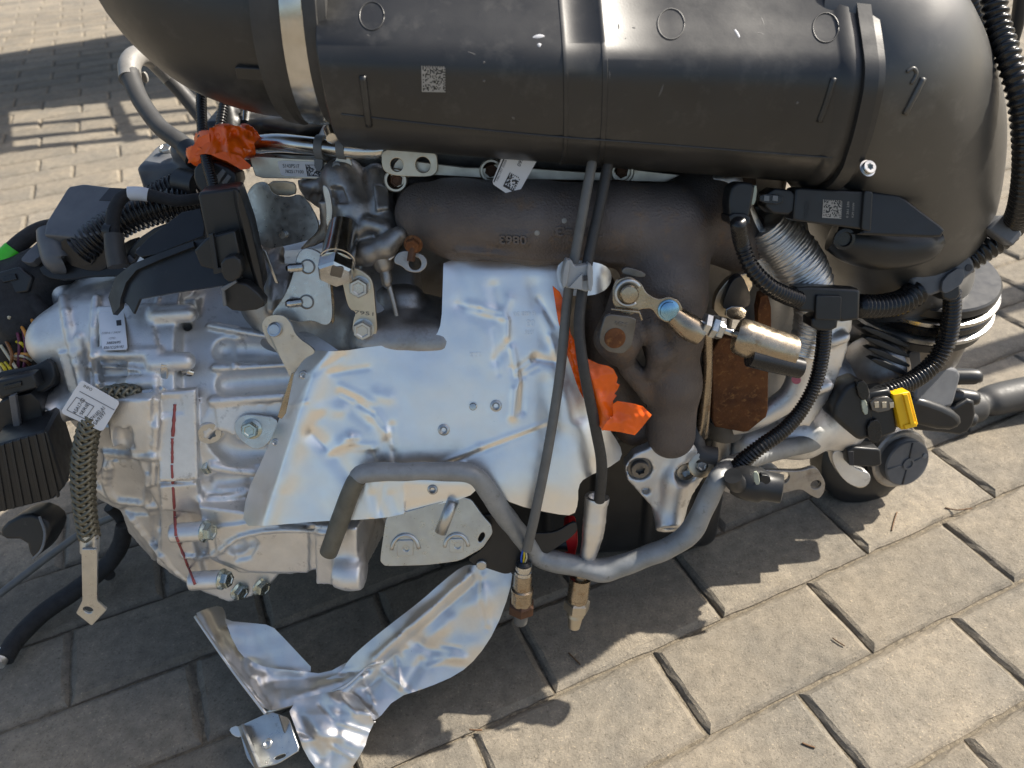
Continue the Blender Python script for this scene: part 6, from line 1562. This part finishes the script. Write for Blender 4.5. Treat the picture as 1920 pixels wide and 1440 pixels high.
# ribbed black connector housing
cb = thing('ribbed_connector', 'large black ribbed connector housing hanging at the left edge beside the strap', 'connector')
q = planeY(50, 860, 0.655, 0.15, 0.25)
plate('upper_shell', [(-20, 700), (60, 688), (96, 668), (108, 716), (70, 742), (-20, 752)], planeY(40, 720, 0.672, 0.5, 0.2), 0.03, BLACK, cb, rnd=1, bev=.002)
main_c = plate('shell', [(-20, 838), (88, 806), (122, 912), (100, 936), (-20, 966)], q, 0.05, BLACK, cb, rnd=1, bev=.002, amt=.05)
for k in range(7):
    x = -12 + k * 15
    plate('rib', [(x, 838 - k * 4.6), (x + 5, 836 - k * 4.6), (x + 25 + k * 1.5, 955 - k * 4.2), (x + 20 + k * 1.5, 957 - k * 4.2)], q, 0.004, BLACK, cb, rnd=0, lift=.0018, bev=.0005)
plate('neck', [(20, 745), (70, 735), (86, 806), (0, 836), (-10, 760)], planeY(40, 785, 0.672, 0.2, 0.2), 0.03, BLACK, cb, rnd=1)
plate('metal_post', [(16, 744), (28, 740), (40, 815), (28, 822)], planeY(28, 780, 0.662, 0.1), 0.004, GREYBOX, cb, rnd=0)
tube('side_tube', [(60, 800, 0.69, 36), (64, 840, 0.69, 36), (96, 860, 0.70, 34), (118, 845, 0.71, 30)], BLACK, cb, 18)
# small connector and thin cable below
sc_ = thing('small_connector', 'small black connector with wire bail lying low at the left edge', 'connector')
plate('body', [(0, 985), (50, 960), (88, 975), (96, 1000), (70, 1046), (56, 1046), (48, 1012), (0, 1012)], planeY(45, 1000, 0.70, 0.4), 0.03, BLACK, sc_, rnd=1, bev=.003)
tube('bail', [(74, 968, 0.692, 5), (84, 1000, 0.692, 5), (78, 1030, 0.692, 5), (62, 1048, 0.694, 5)], GREYD, sc_, 8)
tc = thing('thin_grey_cable', 'thin grey cable slanting down behind the earth strap to the left edge', 'cable')
def zr(rows): return [(a, b, depth(atZ(a, b, z)), w) for a, b, z, w in rows]
tube('cable', zr([(-30, 1136, .02, 14), (20, 1098, .025, 14), (80, 1052, .035, 14), (140, 1008, .05, 14), (175, 985, .06, 14), (215, 968, .07, 13)]), GREYC, tc, 12)
gc = thing('ground_cable', 'dark sleeved cable lying on the shaded paving at the lower left', 'cable')
tube('cable', zr([(8, 1236, .016, 34), (30, 1200, .016, 34), (80, 1150, .018, 34), (140, 1108, .022, 34), (200, 1060, .03, 32), (225, 1020, .05, 30), (232, 985, .07, 28)]), CLOTH, gc, 16)
tube('foil_end', zr([(-6, 1246, .016, 28), (6, 1228, .016, 30), (12, 1222, .016, 30)]), FOIL2, gc, 14, 4, jag=0.05)
# black harness bracket in front of the gearbox
hb = thing('harness_bracket', 'broken black plastic harness bracket with a torn blade over the gearbox', 'bracket')
def blade_d(px, py):
    return 0.612 + (460 - px) * 0.00010 + np.maximum(0, 300 - px) ** 2 * 2.0e-6 - (py - 500) * 0.00006
sheet('blade', [(212, 590), (203, 558), (216, 520), (246, 496), (300, 474), (362, 452), (440, 438), (452, 480), (450, 528), (410, 536), (330, 548), (262, 560), (250, 588), (240, 572), (232, 566), (224, 574)], blade_d, 6, 0.0022, BLACK, hb, rnd=0)
sheet('blade_edge', [(212, 590), (203, 558), (216, 520), (246, 496), (300, 474), (362, 452), (364, 462), (302, 486), (256, 506), (236, 530), (226, 560), (224, 576)], lambda px, py: blade_d(px, py) - 0.004, 6, 0.004, BLACK, hb, rnd=0)
plate('wedge', [(246, 470), (372, 374), (388, 440), (360, 450), (270, 486)], planeY(330, 440, 0.632, 0.8), 0.006, BLACK, hb, rnd=1)
plate('tower', [(370, 362), (446, 352), (470, 420), (496, 540), (462, 552), (446, 500), (392, 470)], planeY(430, 440, 0.606, 0.2, 0.15), 0.03, BLACK, hb, rnd=1, bev=.002, amt=.06)
plate('tower_side', [(440, 356), (456, 366), (498, 545), (490, 555), (466, 470)], planeY(470, 450, 0.602, 0.1, 0.6), 0.01, BLACK, hb, rnd=1)
plate('clip_frame', [(364, 470), (388, 446), (440, 432), (448, 470), (450, 500), (424, 512), (376, 500)], planeY(410, 470, 0.597, 0.25), 0.01, BLACK, hb, rnd=1, bev=.0015, amt=.06)
plate('clip_arm', [(394, 438), (402, 436), (412, 500), (440, 496), (441, 504), (404, 512)], planeY(410, 470, 0.597, 0.25), 0.004, BLACK, hb, rnd=0, lift=.004)
plate('clip_block', [(412, 486), (448, 478), (456, 516), (432, 532), (416, 520)], planeY(430, 505, 0.594, 0.2), 0.012, BLACK, hb, rnd=1, bev=.0015)
plate('lower_clip', [(414, 540), (452, 524), (496, 560), (494, 580), (440, 586), (418, 570)], planeY(450, 560, 0.612, 0.2), 0.012, BLACK, hb, rnd=1, bev=.0015)
plate('bail', [(414, 540), (440, 526), (444, 530), (420, 546), (424, 574), (418, 574)], planeY(430, 550, 0.604, 0.2), 0.003, GREYD, hb, rnd=0)
plate('retainer', [(222, 500), (252, 452), (300, 420), (312, 428), (262, 470), (240, 506)], planeY(262, 462, 0.655, 0.3), 0.012, BLACK, hb, rnd=1, bev=.0015)
for k in range(3):
    plate('retainer_rib', [(236 + k * 20, 484 - k * 16), (244 + k * 20, 477 - k * 16), (254 + k * 20, 488 - k * 16), (246 + k * 20, 494 - k * 16)], planeY(262, 462, 0.655, 0.3), 0.004, GREYBOX, hb, rnd=0, lift=.002)
wl = thing('harness_clip', 'black clip under the orange tape clasping the thin conduit', 'clip')
plate('clip_body', [(364, 310), (392, 300), (440, 318), (446, 345), (420, 372), (380, 366), (362, 340)], planeY(400, 335, 0.640, 0.3), 0.025, BLACK, wl, rnd=1, bev=.002)
plate('clip_window', [(404, 332), (418, 316), (424, 322), (410, 344)], planeY(400, 335, 0.640, 0.3), 0.002, GREYD, wl, rnd=0, lift=.001)
plate('clip_window', [(416, 342), (428, 326), (434, 332), (422, 350)], planeY(400, 335, 0.640, 0.3), 0.002, GREYD, wl, rnd=0, lift=.001)

# more plugs and looms crowding the left edge
def plug(name, lab, outline, pl, t, extra=()):
    o = thing(name, lab, 'connector'); plate('shell', outline, pl, t, BLACK, o, rnd=1, bev=.002, amt=.07)
    for e in extra: plate('latch', e, pl, .003, BLACKG, o, rnd=0, lift=.002)
    return o
plug('square_plug', 'square black plug tucked under the relay cover at the left edge', [(-10, 512), (34, 500), (60, 520), (52, 548), (0, 556)], planeY(25, 528, 0.70, 0.5), 0.02, [[(4, 520), (30, 513), (34, 524), (8, 530)]])
plug('flat_plug', 'flat black plug beside the loose coloured wires', [(58, 632), (92, 622), (98, 664), (66, 674)], planeY(78, 648, 0.70, 0.2), 0.014, [[(66, 638), (84, 634), (86, 644), (68, 648)]])
plug('long_plug', 'long black plug below the loose coloured wires at the left edge', [(-12, 716), (62, 700), (72, 728), (0, 748)], planeY(30, 724, 0.655, 0.3, 0.2), 0.016, [[(8, 722), (40, 714), (42, 722), (10, 730)]])
lm = thing('side_loom', 'second black cloth loom hanging between the gearbox and the ribbed connector', 'wiring loom')
tube('loom', [(84, 560, 0.74, 40), (78, 620, 0.74, 42), (70, 680, 0.745, 40), (64, 740, 0.75, 36), (88, 800, 0.76, 34), (110, 850, 0.77, 32), (112, 900, 0.78, 30)], CLOTH, lm, 18, dent=0.03)
tube('loom_branch', [(20, 590, 0.735, 26), (50, 640, 0.735, 24), (86, 700, 0.74, 24), (96, 760, 0.745, 22), (90, 820, 0.75, 22)], CLOTH, lm, 14, dent=0.03)
kn = thing('kinked_cable', 'black cable kinking over the shaded paving beside the earth strap', 'cable')
tube('cable', zr([(205, 950, .09, 22), (226, 970, .07, 22), (236, 1000, .05, 22), (222, 1040, .03, 22), (196, 1060, .02, 22), (206, 1080, .02, 20)]), CLOTH, kn, 14)
# ------------------------------------------------------------------ torn shield piece on the paving
ts = thing('torn_shield_scrap', 'torn crumpled aluminium shield piece lying on the paving in front', 'metal scrap')
def gz(px, py, z):
    r2 = FW[2] + (px - 960) / F_PX * RI[2] + (720 - py) / F_PX * UP[2]
    return (z - CAM_H) / r2
wa, wb, wc = Waves(61, 110), Waves(62, 48), Waves(63, 24)
def crd(px, py, CRs, k=1.0):
    s = 0
    for a, b, w, amp in CRs: s = s + k * amp * lin(px, py, a, b, w)
    return s
C1 = [((880, 1080), (700, 1240), 10, -.006), ((900, 1090), (740, 1240), 14, .004), ((760, 1190), (830, 1230), 12, .004), ((740, 1230), (690, 1290), 9, .005), ((820, 1230), (870, 1235), 8, -.003),
      ((905, 1080), (915, 1170), 8, -.003), ((720, 1260), (770, 1300), 8, -.004), ((680, 1270), (600, 1320), 9, -.005), ((790, 1240), (760, 1290), 9, .003), ((840, 1160), (800, 1200), 12, -.003)]
C1S = [((868, 1090), (700, 1232), 4, -.0016), ((884, 1100), (716, 1244), 4, .0014), ((640, 1262), (690, 1256), 4, .002), ((690, 1256), (760, 1216), 4, .0016), ((905, 1082), (900, 1130), 4, -.0012), ((900, 1130), (912, 1180), 4, .001), ((742, 1232), (752, 1290), 4, -.0016), ((690, 1290), (740, 1250), 4, .0014), ((700, 1320), (680, 1270), 4, -.0016), ((660, 1300), (704, 1342), 4, .0016), ((830, 1210), (862, 1216), 4, .0012), ((800, 1250), (842, 1236), 4, -.0012)]
C2S = [((600, 1320), (628, 1352), 4, .0016), ((628, 1352), (690, 1372), 4, -.0014), ((560, 1372), (612, 1392), 4, .0014), ((612, 1392), (660, 1420), 4, -.0014), ((640, 1306), (668, 1340), 4, -.0016)]
def d1(px, py):
    z = np.interp(py, [1055, 1100, 1180, 1250, 1310, 1350, 1450], [0.142, 0.125, 0.090, 0.058, 0.040, 0.034, 0.030])
    d = gz(px, py, z)
    cx = np.interp(py, [1060, 1150, 1250, 1310], [890, 790, 690, 640])
    d = d + np.maximum(0, cx - px) * 0.00022
    return d + wa(px, py) * .0016 + wb(px, py) * .00025 + crd(px, py, C1, .8) + crd(px, py, C1S)
sheet('tongue', [(866, 1062), (884, 1058), (920, 1066), (962, 1066), (956, 1110), (930, 1180), (896, 1232), (860, 1264), (800, 1290), (742, 1308), (706, 1352), (690, 1346), (660, 1322), (622, 1300), (602, 1276), (640, 1262), (652, 1238), (690, 1204), (730, 1172), (790, 1126), (830, 1090)], d1, 3.8, 0.0008, FOIL2, ts, rnd=1)
C2 = [((560, 1340), (600, 1420), 12, .005), ((620, 1310), (690, 1340), 10, -.005), ((600, 1370), (680, 1400), 14, -.004), ((640, 1330), (620, 1430), 10, .003), ((560, 1390), (640, 1380), 9, -.003)]
def d2(px, py):
    z = np.interp(py, [1290, 1340, 1400, 1450], [0.046, 0.042, 0.026, 0.008])
    return gz(px, py, z) + wa(px, py) * .0020 + wb(px, py) * .0004 + crd(px, py, C2, .8) + crd(px, py, C2S)
sheet('lower_bag', [(538, 1322), (600, 1300), (660, 1292), (704, 1350), (690, 1378), (684, 1402), (660, 1440), (640, 1462), (600, 1452), (572, 1414), (556, 1370)], d2, 3.8, 0.0008, FOIL2, ts, rnd=1)
C3 = [((380, 1150), (420, 1230), 9, -.006), ((420, 1230), (500, 1330), 9, -.005), ((430, 1180), (460, 1240), 9, .006), ((470, 1240), (560, 1260), 10, -.006), ((500, 1280), (640, 1265), 12, .005), ((540, 1310), (680, 1262), 10, -.004), ((470, 1250), (490, 1300), 7, .004), ((460, 1240), (475, 1265), 6, -.005)]
def d3(px, py):
    z = np.interp(px, [360, 420, 500, 600, 700], [0.075, 0.055, 0.040, 0.040, 0.050])
    return gz(px, py, z) + wa(px + 300, py) * .0016 + wb(px, py + 90) * .0005 + wc(px, py) * .0002 + crd(px, py, C3, .8)
sheet('front_fold', [(363, 1152), (384, 1142), (414, 1134), (424, 1150), (424, 1178), (446, 1212), (470, 1240), (500, 1252), (560, 1258), (610, 1264), (660, 1236), (690, 1246), (650, 1286), (600, 1306), (545, 1324), (498, 1334), (470, 1300), (430, 1250), (396, 1196)], d3, 3.8, 0.0008, FOIL2, ts, rnd=1)
def d4(px, py):
    return gz(px, py, 0.045 + 0.03 * np.clip((1260 - py) / 90, 0, 1)) + 0.010 + wb(px, py) * .0006 + wa(px, py) * .001
sheet('rear_fold', [(416, 1146), (424, 1164), (470, 1168), (508, 1172), (532, 1196), (560, 1226), (590, 1258), (560, 1264), (500, 1258), (468, 1244), (440, 1212)], d4, 5, 0.0008, FOIL2, ts, rnd=1)
hem = [(400, 1196), (440, 1262), (498, 1338)]
def scrap_edge(pts, f, r, name):
    P = cr(np.array(pts, float), 8); d = f(P[:, 0], P[:, 1]) - 0.001
    W = np.array([at(x, y, dd) for (x, y), dd in zip(P, d)])
    new_obj(name, make_mesh(name, *sweep(W, r, 8)), FOIL2, ts)
scrap_edge([(366, 1156), (396, 1200), (440, 1262), (498, 1338)], d3, .0016, 'rolled_hem')
scrap_edge([(500, 1336), (560, 1318), (640, 1290), (690, 1250), (720, 1240)], d1, .0015, 'rolled_hem')
scrap_edge([(640, 1300), (664, 1322), (684, 1350), (704, 1354)], d1, .0010, 'torn_edge')
# folded channel clip at the lower left of the scrap
kpl2 = (atZ(500, 1390, 0.034), np.array([-0.30, -0.35, 0.89]))
chn = plate('channel_clip', [(446, 1362), (508, 1334), (540, 1346), (562, 1406), (520, 1432), (478, 1442), (462, 1420)], kpl2, 0.002, ZINC, ts, holes=[[(512, 1420), (534, 1412), (537, 1418), (516, 1426)]], rnd=1, amt=.1)
plate('channel_flange', [(446, 1362), (452, 1358), (484, 1440), (478, 1444)], (atZ(465, 1400, 0.034), np.array([-0.8, -0.5, 0.3])), 0.003, ZINC, ts, rnd=0)
plate('channel_side', [(524, 1340), (540, 1346), (562, 1406), (556, 1414), (536, 1380)], (atZ(545, 1380, 0.036), np.array([0.7, -0.5, 0.5])), 0.003, STEELD, ts, rnd=0)
plate('channel_ear', [(428, 1366), (446, 1358), (458, 1372), (450, 1384), (436, 1380)], (atZ(442, 1370, 0.026), np.array([-0.3, -0.2, 0.9])), 0.002, FOIL2, ts, rnd=1)
bolt('rivet', onpl(kpl2, 502, 1394), kpl2[1], 0.009, ZINC, ts, 'rivet')

# ------------------------------------------------------------------ needles and crumbs on the paving
def needle(label, pts, r=0.0007):
    P = np.array([atZ(x, y, r + 0.0012) for x, y in pts])
    o = new_obj('dry_needle', make_mesh('dry_needle', *sweep(cr(P, 6), r, 6)), TWIG)
    tag(o, label, 'needle', 'dry needles on the paving')
needle('dry brown needle standing out beside the lug plate on sunlit paving', [(1672, 995), (1676, 978), (1682, 960)])
needle('curved brown needle lying across a joint near the right edge', [(1772, 952), (1795, 956), (1822, 953)], .0008)
needle('short dark needle in the middle of a sunny paving block', [(1561, 1196), (1572, 1204), (1584, 1211)])
needle('short reddish needle near the bottom of the paving', [(1504, 1393), (1516, 1398), (1528, 1402)], .0009)
needle('thin needle on the lit block beside the hanging sensors', [(1066, 1224), (1076, 1234), (1088, 1246)])
needle('pale straw lying on a joint in front of the scrap', [(880, 1368), (892, 1369), (904, 1369)], .0009)

# ------------------------------------------------------------------ steel rack added out of view for its striped shadow, and posts whose shadows cross the paving
rack = thing('shadow_rack', 'added unseen steel rack, shelf and rails shaped to throw striped shadow on the paving', 'rack')
zt = 0.8; ox, oy = 0.927 * 0.833 * 0.966 / 0.772 * 0.0, 0.0
kx, ky = (SUN_DIR.x / SUN_DIR.z), (SUN_DIR.y / SUN_DIR.z)
def up(x, y, z=zt): return (x + kx * z, y + ky * z, z)
sh_poly = [(-3.2, 2.42), (-1.5, 2.54), (0.6, 2.75), (0.6, 4.4), (-1.49, 3.62), (-1.98, 3.34), (-3.2, 2.85)]
V = [up(*p) for p in sh_poly] + [up(p[0], p[1], zt)[:2] + (zt + .03,) for p in sh_poly]
m = len(sh_poly); Fc = [tuple(range(m))[::-1], tuple(range(m, 2 * m))] + [(i, (i + 1) % m, m + (i + 1) % m, m + i) for i in range(m)]
new_obj('shelf', make_mesh('shelf', V, Fc, smooth=False), STEELD, rack)
for y0, r in ((2.385, .018), (2.255, .02), (2.155, .02)):
    new_obj('rail', make_mesh('rail', *sweep(np.array([up(-3.2, y0 - .16), up(-1.4, y0), up(0.6, y0 + .22)]), r, 10)), STEELD, rack)
for x0 in (-2.4, -1.46, -1.12, -0.1):
    new_obj('cross_bar', make_mesh('cross_bar', *sweep(np.array([up(x0 + .10, 2.14 + (x0 + 1.4) * .1), up(x0 - .13, 2.58 + (x0 + 1.4) * .1)]), .016, 10)), STEELD, rack)
for x, y in ((-3.1, 2.5), (0.5, 2.4), (0.5, 4.2)):
    p = up(x, y); new_obj('leg', make_mesh('leg', *sweep(np.array([(p[0], p[1], 0), (p[0], p[1], zt)]), .02, 10)), STEELD, rack)
for (gx, gy, hgt), lab in (((0.84, 1.085, 1.1), 'taller grey steel post standing to the right of the picture'), ((0.72, 0.925, 0.9), 'shorter grey steel post standing to the right of the picture')):
    P = (gx + kx * 0.85, gy + ky * 0.85)
    o = new_obj('steel_post', make_mesh('steel_post', *sweep(np.array([(P[0], P[1], 0), (P[0], P[1], hgt - .01), (P[0], P[1], hgt)]), np.array([.032, .032, .02]), 20)), STEELD)
    tag(o, lab, 'post', 'steel posts')
finish()
